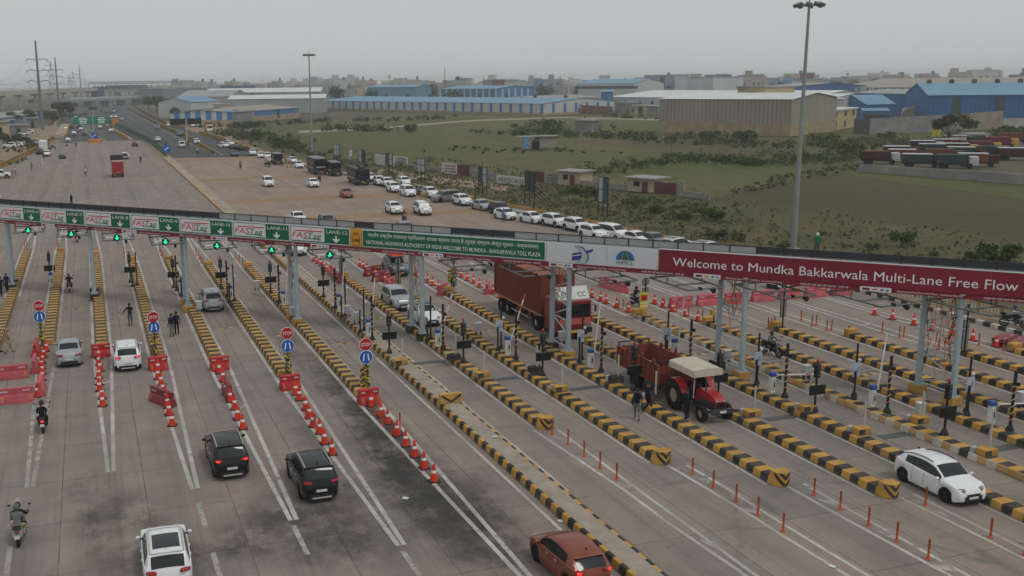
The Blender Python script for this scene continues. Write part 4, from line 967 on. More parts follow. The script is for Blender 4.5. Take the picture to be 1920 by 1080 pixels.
SPEC = {
 'hatch': dict(L=3.9, W=1.70, H=1.51, belt=(.585, .70), wb=2.50, fo=.74, r=.325, z0=.20, top=[(0, .46), (.012, .58), (.032, .655), (.125, .875), (.19, .93), (.29, .975), (.43, 1.0), (.56, .965), (.62, .915), (.755, .685), (.80, .655), (.90, .60), (.965, .53), (.99, .46), (1, .38)], win=[(.205, .315), (.33, .49), (.505, .705)], rw=(.036, .122), ws=(.605, .748), clad=False),
 'suv': dict(L=4.25, W=1.79, H=1.64, belt=(.63, .66), wb=2.58, fo=.83, r=.335, z0=.24, top=[(0, .42), (.010, .57), (.030, .655), (.098, .905), (.14, .952), (.25, .985), (.42, 1.0), (.56, .975), (.62, .93), (.735, .705), (.78, .68), (.90, .645), (.965, .58), (.99, .48), (1, .38)], win=[(.15, .27), (.285, .455), (.47, .685)], rw=(.034, .096), ws=(.61, .728), clad=True),
 'sedan': dict(L=4.25, W=1.72, H=1.49, belt=(.60, .645), wb=2.57, fo=.80, r=.31, z0=.19, top=[(0, .42), (.012, .58), (.03, .665), (.13, .69), (.19, .76), (.275, .925), (.34, .97), (.46, 1.0), (.57, .965), (.62, .915), (.745, .675), (.79, .65), (.90, .595), (.965, .52), (.99, .45), (1, .36)], win=[(.27, .335), (.35, .485), (.50, .695)], rw=(.175, .285), ws=(.605, .738), clad=False),
 'mpv': dict(L=4.7, W=1.83, H=1.79, belt=(.58, .62), wb=2.75, fo=.88, r=.34, z0=.22, top=[(0, .40), (.010, .58), (.022, .70), (.05, .90), (.09, .955), (.25, .99), (.45, 1.0), (.60, .965), (.655, .92), (.79, .66), (.83, .63), (.92, .58), (.97, .52), (.99, .44), (1, .35)], win=[(.09, .25), (.27, .45), (.47, .74)], rw=(.022, .065), ws=(.645, .782), clad=False),
 'boxy': dict(L=4.0, W=1.78, H=1.80, belt=(.60, .62), wb=2.68, fo=.68, r=.35, z0=.28, top=[(0, .40), (.008, .62), (.015, .74), (.03, .94), (.06, .985), (.25, 1.0), (.45, 1.0), (.63, .985), (.66, .96), (.735, .69), (.76, .655), (.92, .635), (.98, .60), (.993, .48), (1, .38)], win=[(.07, .26), (.28, .45), (.47, .70)], rw=(.014, .035), ws=(.655, .73), clad=True)}
def interp(pts, s):
    for (a, p_), (b, q) in zip(pts, pts[1:]):
        if s <= b:
            t = (s-a)/(b-a) if b > a else 0; return p_+(q-p_)*t
    return pts[-1][1]
class Shape:
    def __init__(s, sp):
        s.sp = sp; s.L, s.W, s.H = sp['L'], sp['W'], sp['H']
        s.yf = s.L/2-sp['fo']; s.yr = s.yf-sp['wb']
        xs = [i/200 for i in range(201)]; raw = [interp(sp['top'], x) for x in xs]
        sm = [raw[i] if i < 3 or i > 197 else sum(raw[max(0, i-3):i+4])/len(raw[max(0, i-3):i+4]) for i in range(201)]
        s.tp = list(zip(xs, sm))
    def frac(s, y): return (y+s.L/2)/s.L
    def zt(s, y): return interp(s.tp, min(1, max(0, s.frac(y))))*s.H
    def zb(s, y):
        f = s.frac(y); b0, b1 = s.sp['belt']; z = (b1+(b0-b1)*f)*s.H
        return min(z, s.zt(y)-.015)
    def w(s, y):
        q = abs(2*y/s.L); e = max(0, (q-.72)/.28); return s.W/2*(1-.20*e**2.2-.025*q)
    def zl(s, y):
        z = s.sp['z0']+.10*max(0, (abs(2*y/s.L)-.86)/.14); ra = s.sp['r']+.055
        for yw in (s.yf, s.yr):
            d = abs(y-yw)
            if d < ra: z = max(z, s.sp['r']+math.sqrt(ra*ra-d*d))
        return z
    def sec(s, y):
        w, zl, zb, zt = s.w(y), s.zl(y), s.zb(y), s.zt(y)
        full = s.sp['H']-zb-.02; k = min(1, max(0, (zt-zb-.03)/max(.05, full)))
        k = k**.8
        zm = zl+(zb-zl)*.5; wr = w*.755
        p5 = (w-.085)*(1-k)+wr*k
        lo = max(zl, min(zl+.16, zb-.1))
        P_ = [(w-.055, zl), (w-.004, lo), (w, max(zm, lo)), (w-.006, zb-.07*(1 if zb-.07 > zm else 0)), (w-.035, zb), (w-.06, min(zb+.012, zt-.004)),
              (p5, zt-.055*k-.012), (p5-.06, zt-.012), (p5*.5, zt+.012), (0, zt+.02)]
        return P_
    def topz(s, y, x):
        P_ = s.sec(y)[6:]; x = abs(x)
        for a, b in zip(P_, P_[1:]):
            if x >= b[0]: t = (a[0]-x)/max(1e-6, a[0]-b[0]); return a[1]+(b[1]-a[1])*min(1, max(0, t))
        return P_[-1][1]
def car_proto(kind, name, pm, roof=None, rails=True, lit=False, clad=None, plate=PLT_W, sunroof=False, dark_rim=False):
    sp = SPEC[kind]; S = Shape(sp); L, W, H = S.L, S.W, S.H; clad = sp['clad'] if clad is None else clad
    t = thing(name, '-', {'hatch': 'car', 'sedan': 'car'}.get(kind, 'car'))
    ys = sorted(set([round(-L/2+L*i/44, 4) for i in range(45)]+[round(yw+d*(sp['r']+.055), 4) for yw in (S.yf, S.yr) for d in (-1.001, -.97, -.86, -.6, -.3, 0, .3, .6, .86, .97, 1.001)]))
    b = MB(); rows = []
    for y in ys:
        P_ = S.sec(y); rows.append([(x, y, z) for x, z in P_]+[(-x, y, z) for x, z in P_[:-1][::-1]])
    n = len(rows[0]); vs = [p_ for r in rows for p_ in r]; fm = {}
    for i in range(len(rows)-1):
        for j in range(n-1):
            m = pm
            if clad and j in (0, n-2): m = PLS
            f = S.frac((ys[i]+ys[i+1])/2)
            if roof and 6 <= j <= 11 and .12 < f < .60: m = roof
            fm.setdefault(m, []).append((i*n+j, (i+1)*n+j, (i+1)*n+j+1, i*n+j+1))
    fm[pm].append(tuple(range(n))); fm[pm].append(tuple(len(vs)-1-i for i in range(n)))
    o = len(b.v); b.v += vs
    for m, fs in fm.items():
        k = b.mid(m)
        for f in fs: b.f.append(f); b.mi.append(k)
    # underbody that closes the arches, thin door gaps
    b.box(-W/2+.12, W/2-.12, -L/2+.25, L/2-.25, sp['z0']-.03, .60*H*.8, PLS)
    for f in [sp['win'][1][0]-.008, sp['win'][1][1]+.008, sp['win'][2][1]+.02]:
        y = -L/2+L*f; P_ = S.sec(y); P2 = S.sec(y+.014)
        for sg in (1, -1):
            for i in range(1, 4):
                a, c, d, e = P_[i], P_[i+1], P2[i+1], P2[i]; q = [(sg*(p_[0]+.004), yy, p_[1]) for p_, yy in ((a, y), (c, y), (d, y+.014), (e, y+.014))]
                b.add(q, [(0, 1, 2, 3)] if sg < 0 else [(3, 2, 1, 0)], PLS)
    b.build('body', t, 38)
    def patch(y0, y1, x0f, ny=6, nx=7):
        rows = []
        for i in range(ny):
            y = y0+(y1-y0)*i/(ny-1); e = S.sec(y)[7][0]*x0f
            dz = (S.zt(y+.02)-S.zt(y-.02))/.04; l = math.sqrt(1+dz*dz); ny_, nz_ = -dz/l*.014, 1/l*.014
            rows.append([(e*(2*j/(nx-1)-1), y+ny_, S.topz(y, e*(2*j/(nx-1)-1))+nz_) for j in range(nx)])
        return rows
    yy = lambda f: -L/2+L*f
    MB().grid(patch(yy(sp['ws'][0]), yy(sp['ws'][1]), .99), GLS).build('windscreen', t, 60)
    MB().grid(patch(yy(sp['rw'][0]), yy(sp['rw'][1]), .93), GLS).build('rear_window', t, 60)
    if sunroof: MB().grid(patch(yy(.18), yy(.44), .8, 4, 5), GLS).build('sunroof', t, 60)
    for sg in (1, -1):
        for (f0, f1) in sp['win']:
            rows = []
            for i in range(5):
                y = yy(f0)+(yy(f1)-yy(f0))*i/4; P_ = S.sec(y); a, c = P_[5], P_[6]
                if c[1]-a[1] < .04: continue
                rows.append([(sg*(a[0]+(c[0]-a[0])*q+.008), y, a[1]+(c[1]-a[1])*q+.004) for q in ((.10, .88) if c[1]-a[1] > .1 else (.2, .6))])
            if len(rows) > 1: MB().grid(rows if sg < 0 else [r[::-1] for r in rows], GLS).build('side_window', t, 60)
        rows = []; f0, f1 = sp['win'][0][0]-.012, sp['win'][2][1]+.02
        for i in range(15):
            y = yy(f0)+(yy(f1)-yy(f0))*i/14; P_ = S.sec(y); a, c = P_[5], P_[6]
            if c[1]-a[1] < .05: continue
            rows.append([(sg*(a[0]+(c[0]-a[0])*q+.004), y, a[1]+(c[1]-a[1])*q+.002) for q in (.03, .94)])
        MB().grid(rows if sg < 0 else [r[::-1] for r in rows], PLS).build('window_trim', t, 60)
        # lamps, mirror, rail, handles
        xh = S.w(L/2-.10)-.16
        b = MB(); b.T = Matrix.Translation((sg*(xh+.0), L/2-.20, S.zt(L/2-.24)-.085)) @ Matrix.Rotation(-sg*.62, 4, 'Z'); b.bbox(-.21, .21, -.10, .10, -.065, .06, .04, HLG); b.bbox(-.08, .08, .0, .108, -.045, .04, .02, CHR); b.build('headlight', t, 40)
        xr = S.w(-L/2+.08)-.085
        b = MB(); b.T = Matrix.Translation((sg*(xr-.06), -L/2+.055, S.zb(-L/2+.2)-.08)) @ Matrix.Rotation(sg*.38, 4, 'Z'); h_ = .055 if kind != 'boxy' else .2; b.bbox(-.19, .19, -.07, .07, -h_, h_, .03, TLR); b.build('tail_light', t, 40)
        if lit: b = MB(); b.T = Matrix.Translation((sg*(xr-.03), -L/2+.04, S.zb(-L/2+.2)-.08)) @ Matrix.Rotation(sg*.38, 4, 'Z'); b.bbox(-.09, .09, -.07, .07, -.042, .042, .02, TLON); b.build('brake_lamp', t, 40)
        ym = yy(sp['ws'][1])-.12
        b = MB(); b.ball((sg*(S.w(ym)+.09), ym, S.zb(ym)+.07), (.10, .06, .075), pm if kind != 'boxy' else PLS, 8, 6); b.box(min(sg*(S.w(ym)-.06), sg*(S.w(ym)+.05)), max(sg*(S.w(ym)-.06), sg*(S.w(ym)+.05)), ym-.03, ym+.03, S.zb(ym)+.0, S.zb(ym)+.04, PLS); b.build('mirror', t, 60)
        if rails or dark_rim:
            b = MB(); xr_ = S.sec(0)[7][0]-.01; pts = [(sg*xr_, yy(f), S.zt(yy(f))+.03) for f in (.12, .2, .32, .44, .55)]; b.path(pts, .022, 6, BLK if dark_rim else CHR if pm is not PW else GREYM); b.build('roof_rail', t, 60)
        for f in (sp['win'][1][0]+.03, sp['win'][2][0]+.03):
            y = yy(f); MB().cbox((sg*(S.w(y)+.008), y, S.zb(y)-.10), (.03, .17, .03), CHR if not (pm is PW) else pm).build('door_handle', t)
    b = MB(); yl = L/2; w_ = S.w(L/2-.05)
    b.cbox((0, yl-.008, .58*S.zt(yl-.05)+.14), (w_*1.0, .05, .09), PLS); b.cbox((0, yl-.004, .38), (w_*1.3, .08, .24), PLS); b.build('grille', t)
    MB().cbox((0, yl+.025, .43), (.48, .03, .11), plate).build('number_plate', t)
    b = MB(); b.cbox((0, -yl+.0, .36), (w_*1.55, .08, .20), PLS)
    if clad: b.cbox((0, -yl-.03, .30), (w_*1.2, .05, .07), GREYM)
    b.build('rear_bumper', t); MB().cbox((0, -yl-.03, .62 if kind not in ('sedan',) else .58), (.48, .03, .11), plate).build('number_plate', t)
    if kind != 'sedan':
        b = MB(); y = yy(.135); b.cbox((0, y-.05, S.zt(y)+.004), (S.sec(y)[7][0]*1.85, .16, .022), pm if not roof else roof, 0, 0, -.12); b.build('spoiler', t)
    MB().ball((0, yy(.17), H+.03), (.02, .09, .05), PLS, 6, 4).build('aerial', t, 60)
    r = sp['r']
    for sg in (1, -1):
        for yw in (S.yf, S.yr):
            x = sg*(S.w(yw)-.125); b = MB(); hw = .1
            b.lathe([(r*.62, -hw), (r*.93, -hw), (r, -hw*.6), (r, hw*.6), (r*.93, hw), (r*.62, hw), (r*.62, -hw)], (x, yw, r), TYR, 22, 'x'); wh = b.build('wheel', t, 45)
            b = MB(); xo = x+sg*(hw-.035); rm = RIMD if dark_rim else RIM
            b.lathe([(0, -.01), (r*.63, -.01), (r*.63, .01), (0, .01)], (xo-sg*.03, yw, r), BLK2, 18, 'x')
            b.lathe([(r*.55, -.012), (r*.64, -.012), (r*.64, .02), (r*.55, .02), (r*.55, -.012)], (xo, yw, r), rm, 20, 'x')
            for q in range(5):
                a = q*2*PI/5+.3; b.cbox((xo+sg*.005, yw+math.sin(a)*r*.32, r+math.cos(a)*r*.32), (.02, r*.15, r*.6), rm, 0, 0, -a)
            b.lathe([(0, -.012), (r*.13, -.012), (r*.13, .02), (0, .02)], (xo, yw, r), rm, 10, 'x'); b.build('rim', wh, 45)
    return t
PROTO = {}; CS = .93
def car(kind, u, v, label, pm=PW, rz=PI, end='front', group=None, xy=None, dz=0, **kw):
    """u,v: photo point of the middle of the visible end's lower edge"""
    key = (kind, pm.name, tuple(sorted((k, getattr(q, 'name', q)) for k, q in kw.items())))
    x, y = xy or G(u, v)
    if not xy:
        d = CS*SPEC[kind]['L']/2*(-1 if end == 'front' else 1); x += -math.sin(rz)*d; y += math.cos(rz)*d
    nm = {'hatch': 'hatchback', 'sedan': 'sedan', 'suv': 'suv_car', 'mpv': 'minivan', 'boxy': 'boxy_suv'}[kind]
    if key in PROTO: o = dup(PROTO[key], (x, y, dz), rz)
    else: o = PROTO[key] = car_proto(kind, nm, pm, **kw)
    o.location = (x, y, dz); o.rotation_euler.z = rz; o['label'] = label; o.scale = (CS, CS, CS)
    if group: o['group'] = group
    elif 'group' in o: del o['group']
    return o
# near cars on the leaving side (seen from behind)
car('suv', 437, 901, 'black suv with glowing red tail lamps, farther of two black cars', PBLK, 0, 'rear', lit=True, rails=True)
car('suv', 604, 944, 'black suv with silver roof rails and pale lower bumper, nearer of two black cars', PBLK, .0, 'rear', sunroof=False)
car('suv', 319, 1120, 'white suv with a large dark sunroof at the bottom edge', PW, -.02, 'rear', sunroof=True)
car('hatch', 0, 0, 'rust red hatchback beside the long median at the bottom edge', PRUST, .03, xy=(15.05, 29.6), rails=False, lit=True)
car('sedan', 131, 690, 'grey silver sedan driving away between two cone rows', PSIL, 0, 'rear', rails=False)
car('suv', 241, 698, 'white suv driving away with red tail lamps, beside the stop sign', PW, -.01, 'rear', lit=True)
car('suv', 402, 586, 'silver suv driving away through a booth at left centre', PSIL, -.02, 'rear')
# coming side
car('hatch', 0, 0, 'white hatchback with dark alloy wheels at the lower right', PW, PI-.02, xy=(32.8, 31.1), rails=False, dark_rim=True)
car('suv', 758, 585, 'silver blue suv queueing behind the white sedan', PSIL, PI, 'front')
car('sedan', 812, 614, 'white sedan with black roof behind the pair of gantry legs', PW, PI, 'front', roof=PBLK, rails=False)
o = car('suv', 753, 520, 'dark grey suv carrying an orange load on its roof', PGRY, PI, 'front', plate=PLT_Y)
rx, ry = o.location.x, o.location.y
t = thing('roof_luggage', 'orange and black bundle tied on the roof of the dark suv', 'luggage', (rx, ry, 1.555), PI)
MB().bbox(-.62, .62, -.8, .8, 0, .14, .05, BLK).build('bag', t); MB().bbox(-.55, .55, -.4, .75, .141, .36, .08, M('orange_tarp', (.62, .07, .025), .6, var=.2)).build('tarp', t, 40)
car('suv', 563, 481, 'white suv half hidden under the lane twelve board', PW, PI, 'front')
car('mpv', 506, 351, 'white minivan alone on the middle of the brown road', PW, PI-.02, 'front')
car('hatch', 591, 352, 'white car alone right of the white minivan, scooter behind it', PW, PI-.03, 'front', rails=False)
car('hatch', 654, 372, 'dark red hatchback on the brown road', PRED, PI-.04, 'front', rails=False)
car('suv', 746, 403, 'white suv left of the white jeep, coming towards the plaza', PW, PI-.03, 'front', dark_rim=True)
car('boxy', 800, 405, 'white square jeep with roof vent, coming towards the plaza', PW, PI-.03, 'front')
car('sedan', 564, 421, 'white sedan just above the lane twelve board', PW, PI-.01, 'front', rails=False)
car('suv', 620, 430, 'grey suv half hidden behind the board next to the white sedan', PGRY, PI, 'front')
car('suv', 770, 446, 'grey car of which only the roof shows above the green board', PGRY, PI, 'front')
# parked row along the right kerb
PKD = 'cars parked along the right kerb'
ROWP = [('suv', 475, 292, 'white pickup like suv, farthest of the parked row by the yellow fence', PW), ('hatch', 491, 297, 'white hatchback parked right of the farthest white suv', PW), ('sedan', 503, 298, 'white sedan parked just left of the black van', PW), ('hatch', 511, 305, 'white car nosing out in front of the black van', PW),
    ('sedan', 551, 307, 'white sedan parked behind another beside the policemen', PW), ('sedan', 563, 316, 'white sedan parked between the policemen and the black bus', PW), ('hatch', 697, 341, 'white car hidden behind the cab of the black truck', PW),
    ('suv', 716, 349, 'white suv first behind the black truck', PW), ('suv', 731, 352, 'white suv second behind the black truck, partly covered', PW), ('suv', 744, 362, 'white suv with black bumper before the white minivan', PW), ('suv', 764, 350, 'white suv in the back row above the white minivan', PW),
    ('mpv', 772, 370, 'white minivan with dark grille in the parked row', PW), ('sedan', 798, 367, 'dark grey sedan parked behind two policemen', PGRY), ('suv', 815, 372, 'white suv parked behind the grey minivan', PW), ('suv', 877, 387, 'white suv with black wheel arches right of the grey minivan', PW),
    ('sedan', 916, 396, 'silver sedan in the parked row', PSIL), ('suv', 953, 404, 'dark suv parked behind the white hatchback with a man', PBLK), ('hatch', 962, 414, 'white hatchback beside a man in a blue shirt', PW), ('sedan', 1014, 421, 'white sedan with a yellow number plate in the parked row', PW),
    ('suv', 1058, 428, 'white suv with dark lower body right of the yellow plated sedan', PW), ('suv', 1101, 437, 'white suv parked half behind another one near the white board', PW), ('suv', 1133, 452, 'white suv cut by the gantry above the road ribbon logo', PW), ('mpv', 1174, 453, 'white minivan above the half disc logo', PW), ('sedan', 1216, 462, 'white sedan with black pillars above the maroon board corner', PW)]
for i, (k, u, v, lab, p_) in enumerate(ROWP):
    f = min(1, max(0, (u-700)/300)); rz = PI-.06+.23*f
    car(k, u, v, lab, p_, rz+random.uniform(-.04, .04), 'front', PKD, rails=k == 'suv', plate=PLT_Y if 'yellow plate' in lab or i % 7 == 3 else PLT_W)
x, y = G(835, 378); car('mpv', 0, 0, 'grey minivan parked crosswise with its nose to the road', PBRN, PI/2+.25, xy=(x, y), group=PKD, rails=False)
x, y = G(1268, 472); car('suv', 0, 0, 'white suv with dark roof facing away, left of two above the maroon board', PW, -1.2, xy=(x, y), group=PKD, sunroof=True)
x, y = G(1325, 480); car('suv', 0, 0, 'white suv with dark roof facing away, right of two above the maroon board', PW, -1.2, xy=(x, y), group=PKD, sunroof=True)
x, y = G(1470, 537); car('hatch', 0, 0, 'white car seen below the maroon board beyond the pink barriers', PW, -1.2, xy=(x, y), rails=False)
x, y = G(1235, 470); car('sedan', 0, 0, 'dark car hidden beyond the white sedan near the board corner', PGRY, PI+.1, xy=(x+1.2, y+3), group=PKD, rails=False)
# distant traffic: one small mesh each
FARB = {}
def far_car(u, v, pm, label, rz=PI, kind='suv', end=None, group='distant cars'):
    key = (pm.name, kind)
    x, y = G(u, v)
    if key not in FARB:
        S = Shape(SPEC[kind]); b = MB(); L = S.L; ys = [-L/2+L*i/16 for i in range(17)]; n = None
        rows = []
        for yq in ys:
            P_ = [S.sec(yq)[i] for i in (0, 2, 4, 6, 9)]; rows.append([(p_[0], yq, p_[1]) for p_ in P_]+[(-p_[0], yq, p_[1]) for p_ in P_[:-1][::-1]])
        n = 9; vs = [p_ for r in rows for p_ in r]; gl, pf = [], []
        for i in range(16):
            f = (i+.5)/16
            for j in range(8):
                g = (j in (2, 5) and .10 < f < .70) or (j in (3, 4) and (SPEC[kind]['ws'][0] < f < SPEC[kind]['ws'][1]+.02 or f < .10 and f > .03))
                (gl if g else pf).append((i*n+j, (i+1)*n+j, (i+1)*n+j+1, i*n+j+1))
        pf += [tuple(range(n)), tuple(len(vs)-1-i for i in range(n))]
        b.v += vs
        for m, fs in ((pm, pf), (GLS, gl)):
            k = b.mid(m)
            for f in fs: b.f.append(f); b.mi.append(k)
        for sg in (1, -1):
            for yw in (S.yf, S.yr): b.lathe([(0, -.1), (.33, -.1), (.33, .1), (0, .1)], (sg*(S.W/2-.1), yw, .33), TYR, 10, 'x')
            b.cbox((sg*S.W*.36, L/2-.02, .72), (.3, .1, .14), HLG); b.cbox((sg*S.W*.36, -L/2+.02, .85), (.22, .1, .18), TLR)
        b.cbox((0, L/2, .45), (1.1, .06, .25), PLS); b.cbox((0, -L/2, .42), (1.3, .06, .25), PLS); b.cbox((0, 0, .32), (S.W-.3, L-.4, .3), PLS)
        o = b.build('car', None, 40); FARB[key] = o
    else:
        o = FARB[key].copy(); COL.objects.link(o)
    o.location = (x, y, 0); o.rotation_euler.z = rz; o.scale = (.95, .95, .95); return tag(o, label, 'car', group)
D1 = [(117, 297, PGRY, 'grey suv driving away on the left of the plaza', 0), (88, 293, PW, 'white car waiting beside the white van at the left shoulder', PI), (74, 289, PBLK, 'dark car parked beside the yellow barrier at left', PI), (128, 267, PW, 'white car at the seam where dark asphalt begins, left lane', 0), (139, 254, PW, 'white car behind the one at the asphalt seam', 0), (158, 254, PSIL, 'silver car just left of the blue keep left sign', 0), (124, 245, PW, 'white car in the left lanes level with the sign post', 0), (152, 246, PW, 'white car touching a dark one left of the orange barrier', 0), (148, 240, PBLK, 'dark car touching a white one left of the orange barrier', 0), (135, 241, PBLK, 'dark car in the left lanes among white ones', 0),
    (188, 242, PW, 'white car under the right half of the big green sign', 0), (208, 249, PW, 'white car right of the big green sign, nearer of two', 0), (207, 241, PBLK, 'dark car right of the big green sign, farther of two', 0), (235, 298, PW, 'white car driving away near the red truck', 0), (253, 274, PDRED, 'dark red car beside the green median fence', 0),
    (296, 265, PW, 'white jeep on the dark road, left of the small truck', PI), (336, 255, PBLU, 'dark blue car beside the yellow middle barrier', PI), (369, 270, PW, 'white car right of the black overhead sign post', PI), (316, 237, PW, 'white car near the bend of the yellow barrier', PI), (440, 293, PBLU, 'blue car entering the brown pavement', PI), (419, 277, PW, 'white car, nearest of the cluster parked on the dark road', PI+.4), (429, 273, PW, 'white car at the back of the cluster on the dark road', PI+.4), (440, 280, PBLK, 'black car in the cluster on the dark road, left of two', PI+.3), (450, 282, PBLK, 'black car in the cluster on the dark road, right of two', PI+.3),
    (362, 238, PW, 'white car parked on the dirt lot, left of two', PI), (372, 237, PW, 'white car parked on the dirt lot, right of two', PI), (209, 221, PW, 'white car on the highway, left of a pair beyond the orange board', PI), (217, 221, PW, 'white car on the highway, right of a pair beyond the orange board', PI), (228, 226, PSIL, 'silver car on the highway right of the orange board', PI), (214, 210, PW, 'white car in the middle of the far highway', PI), (207, 211, PBLU, 'blue car on the far highway left of a white one', PI), (220, 209, PBLU, 'blue car on the far highway right of a white one', PI),
    (213, 206, PBLK, 'dark car above the white one on the far highway', PI), (173, 214, PBLK, 'dark car below the small dark green sign', 0), (190, 209, PBLK, 'dark car left of the far highway median', 0), (186, 191, PBLK, 'tiny dark car far up the highway', 0), (192, 191, PW, 'tiny white car far up the highway', 0), (207, 200, PSIL, 'tiny silver car far up the highway', PI), (214, 198, PW, 'tiny white car beyond the silver one far up the highway', PI), (142, 223, PW, 'white car left of the big green sign', 0),
    (19, 277, PW, 'white car parked on the dirt at the left, first', 1.3), (33, 275, PW, 'white car parked on the dirt at the left, second', 1.3), (62, 270, PBLK, 'dark car parked on the dirt by the red one', 1.3), (75, 271, PW, 'white car parked on the dirt by the yellow barrier', 1.2), (62, 275, PDRED, 'red car parked on the dirt at the left', 1.3), (45, 254, PW, 'white car parked by the left hut, left of two', 1.3), (56, 250, PW, 'white car parked by the left hut, right of two', 1.3), (45, 265, PBLK, 'dark car parked in the row on the left dirt', 1.3)]
for u, v, p_, lab, rz in D1: far_car(u, v, p_, lab, rz, 'suv' if len(lab) % 2 else 'sedan')
x, y = G(12, 334); car('boxy', 0, 0, 'white square jeep parked at the left edge with men beside it', PW, -PI/2-.1, xy=(x-1, y))
x, y = G(8, 372); car('sedan', 0, 0, 'white and blue car cut off at the left edge above the gantry', PW, .3, xy=(x-1.6, y), rails=False)
# ---- wheels for lorries
def lorry_wheel(t, x, y, r, w, name='wheel', hub=WHT):
    b = MB(); b.lathe([(r*.5, -w/2), (r*.92, -w/2), (r, -w*.35), (r, w*.35), (r*.92, w/2), (r*.5, w/2), (r*.5, -w/2)], (x, y, r), TYR, 22, 'x'); o = b.build(name, t, 45)
    b = MB(); b.lathe([(0, -w*.3), (r*.52, -w*.3), (r*.52, w*.3), (0, w*.3)], (x, y, r), hub, 16, 'x'); b.build('rim', o, 45); return o
# ---- container truck
CNT = NT('container_red', .6); X_, Y_, Z_ = CNT.xyz()
CNT.out(CNT.mix(CNT.rng(CNT.noise(.8, 5), .4, .7), (.20, .050, .034), (.165, .046, .033)))
CNT = CNT.m; CNTT = M('container_roof', (.27, .10, .065), .7, var=.25, scale=.7); CABR = paint('cab_red', (.20, .018, .02)); BELTY = M('chassis_yellow', (.45, .27, .12), .6, var=.2)
x, y = G(1088, 648); t = thing('container_truck', 'brick red container lorry with a white deflector board coming through a booth', 'truck', (29.9, y+1.3, 0), PI)
def corr(b, x, y0, y1, z0, z1, m, sg, pitch=.28, d=.035):
    pts = []; q = y0
    while q < y1-1e-6:
        for f, o_ in ((0, 0), (.35, 0), (.5, -d), (.85, -d)):
            if q+f*pitch < y1: pts.append((q+f*pitch, o_))
        q += pitch
    pts.append((y1, 0)); rows = [[(x+sg*o_, yy_, z0), (x+sg*o_, yy_, z1)] for yy_, o_ in pts]
    b.grid(rows if sg < 0 else [r[::-1] for r in rows], m)
CL = 8.3
b = MB(); y0, y1 = -2.75-CL, -2.75; z0, z1 = 1.25, 3.95
corr(b, -1.22, y0, y1, z0+.15, z1-.12, CNT, -1); corr(b, 1.22, y0, y1, z0+.15, z1-.12, CNT, 1)
for xx in (-1.22, 1.22):
    b.box(xx-.03, xx+.03, y0, y1, z0, z0+.15, CNT); b.box(xx-.03, xx+.03, y0, y1, z1-.12, z1, CNT)
    for yy_ in (y0+.06, y1-.06): b.box(xx-.05, xx+.05, yy_-.07, yy_+.07, z0, z1, CNT)
b.box(-1.2, 1.2, y1-.06, y1-.02, z0, z1-.01, CNT); b.box(-1.2, 1.2, y0+.02, y0+.06, z0, z1-.01, CNT); b.box(-1.19, 1.19, y0+.02, y1-.02, z0, z0+.1, CNT)
c_ = b.build('container', t)
b = MB(); n = 40
rows = [[(-1.19, y0+.03+(y1-y0-.06)*i/n, z1-.03+(.02 if i % 2 else 0)), (1.19, y0+.03+(y1-y0-.06)*i/n, z1-.03+(.02 if i % 2 else 0))] for i in range(n+1)]; b.grid(rows, CNTT); b.build('container_roof', c_)
b = MB(); b.box(-1.26, 1.26, y0, y1+.02, 1.14, 1.245, BELTY); b.box(-.5, .5, y0, -.3, .75, 1.13, BLK); 
for yy_ in (-5.6, -7.4): b.box(-1.15, -.8, yy_-.5, yy_+.5, .55, 1.1, BLK)
b.box(-1.15, -1.1, -8, -4.6, .55, .62, GREYM); b.box(1.1, 1.15, -8, -4.6, .55, .62, GREYM); b.build('chassis', t)
b = MB(); b.bbox(-1.2, 1.2, -2.3, -.02, .55, 2.75, .10, CABR); cab = b.build('cab', t, 30)
b = MB(); b.box(-1.05, 1.05, -.01, .012, 1.62, 2.45, GLS); b.build('windscreen', t)
for sg in (-1, 1):
    b = MB(); b.cbox((sg*1.202, -.65, 2.0), (.015, .8, .75), GLS); b.build('side_window', t)
    b = MB(); b.cbox((sg*1.42, .05, 2.1), (.12, .06, .45), BLK); b.tube((sg*1.15, 0, 2.35), (sg*1.42, .05, 2.3), .02, None, 6, BLK); b.build('mirror', t)
    b = MB(); b.cbox((sg*.88, .01, .98), (.34, .05, .2), HLG); b.build('headlight', t)
b = MB(); b.box(-1.12, 1.12, -.015, .02, 1.1, 1.5, M('cab_stripe', (.5, .12, .10), .4, var=.1)); b.box(-1.2, 1.2, -.05, .06, .5, .82, BLK); b.box(-.5, .5, .061, .075, .55, .75, PLT_Y); b.build('bumper', t)
b = MB(); b.quad((-1.15, -.9, 2.76), (1.15, -.9, 2.76), (1.15, -.02, 3.35), (-1.15, -.02, 3.35), WHT) if False else None
b.add([(-1.12, -.25, 2.74), (1.12, -.25, 2.74), (1.12, -.75, 3.52), (-1.12, -.75, 3.52), (-1.12, -.85, 2.74), (1.12, -.85, 2.74)], [(1, 0, 3, 2), (0, 4, 3), (1, 2, 5), (4, 5, 2, 3)], WHT); d_o = b.build('deflector_board', t)
b = MB(); nn = Vector((0, .78, .5)).normalized()
up = Vector((0, -.5, .78)).normalized()
b.text('CC', Vector((-.62, -.44, 3.03))+nn*.012, Vector((-1, 0, 0)), up, .36, BLK, .62); b.text('ED', Vector((.55, -.44, 3.03))+nn*.012, Vector((-1, 0, 0)), up, .36, BLK, .62); b.build('lettering', d_o)
for yy_ in (-.95, -3.6, -8.6, -9.8):
    for sg in (-1, 1): lorry_wheel(t, sg*1.02, yy_, .5, .32 if yy_ > -2 else .5)
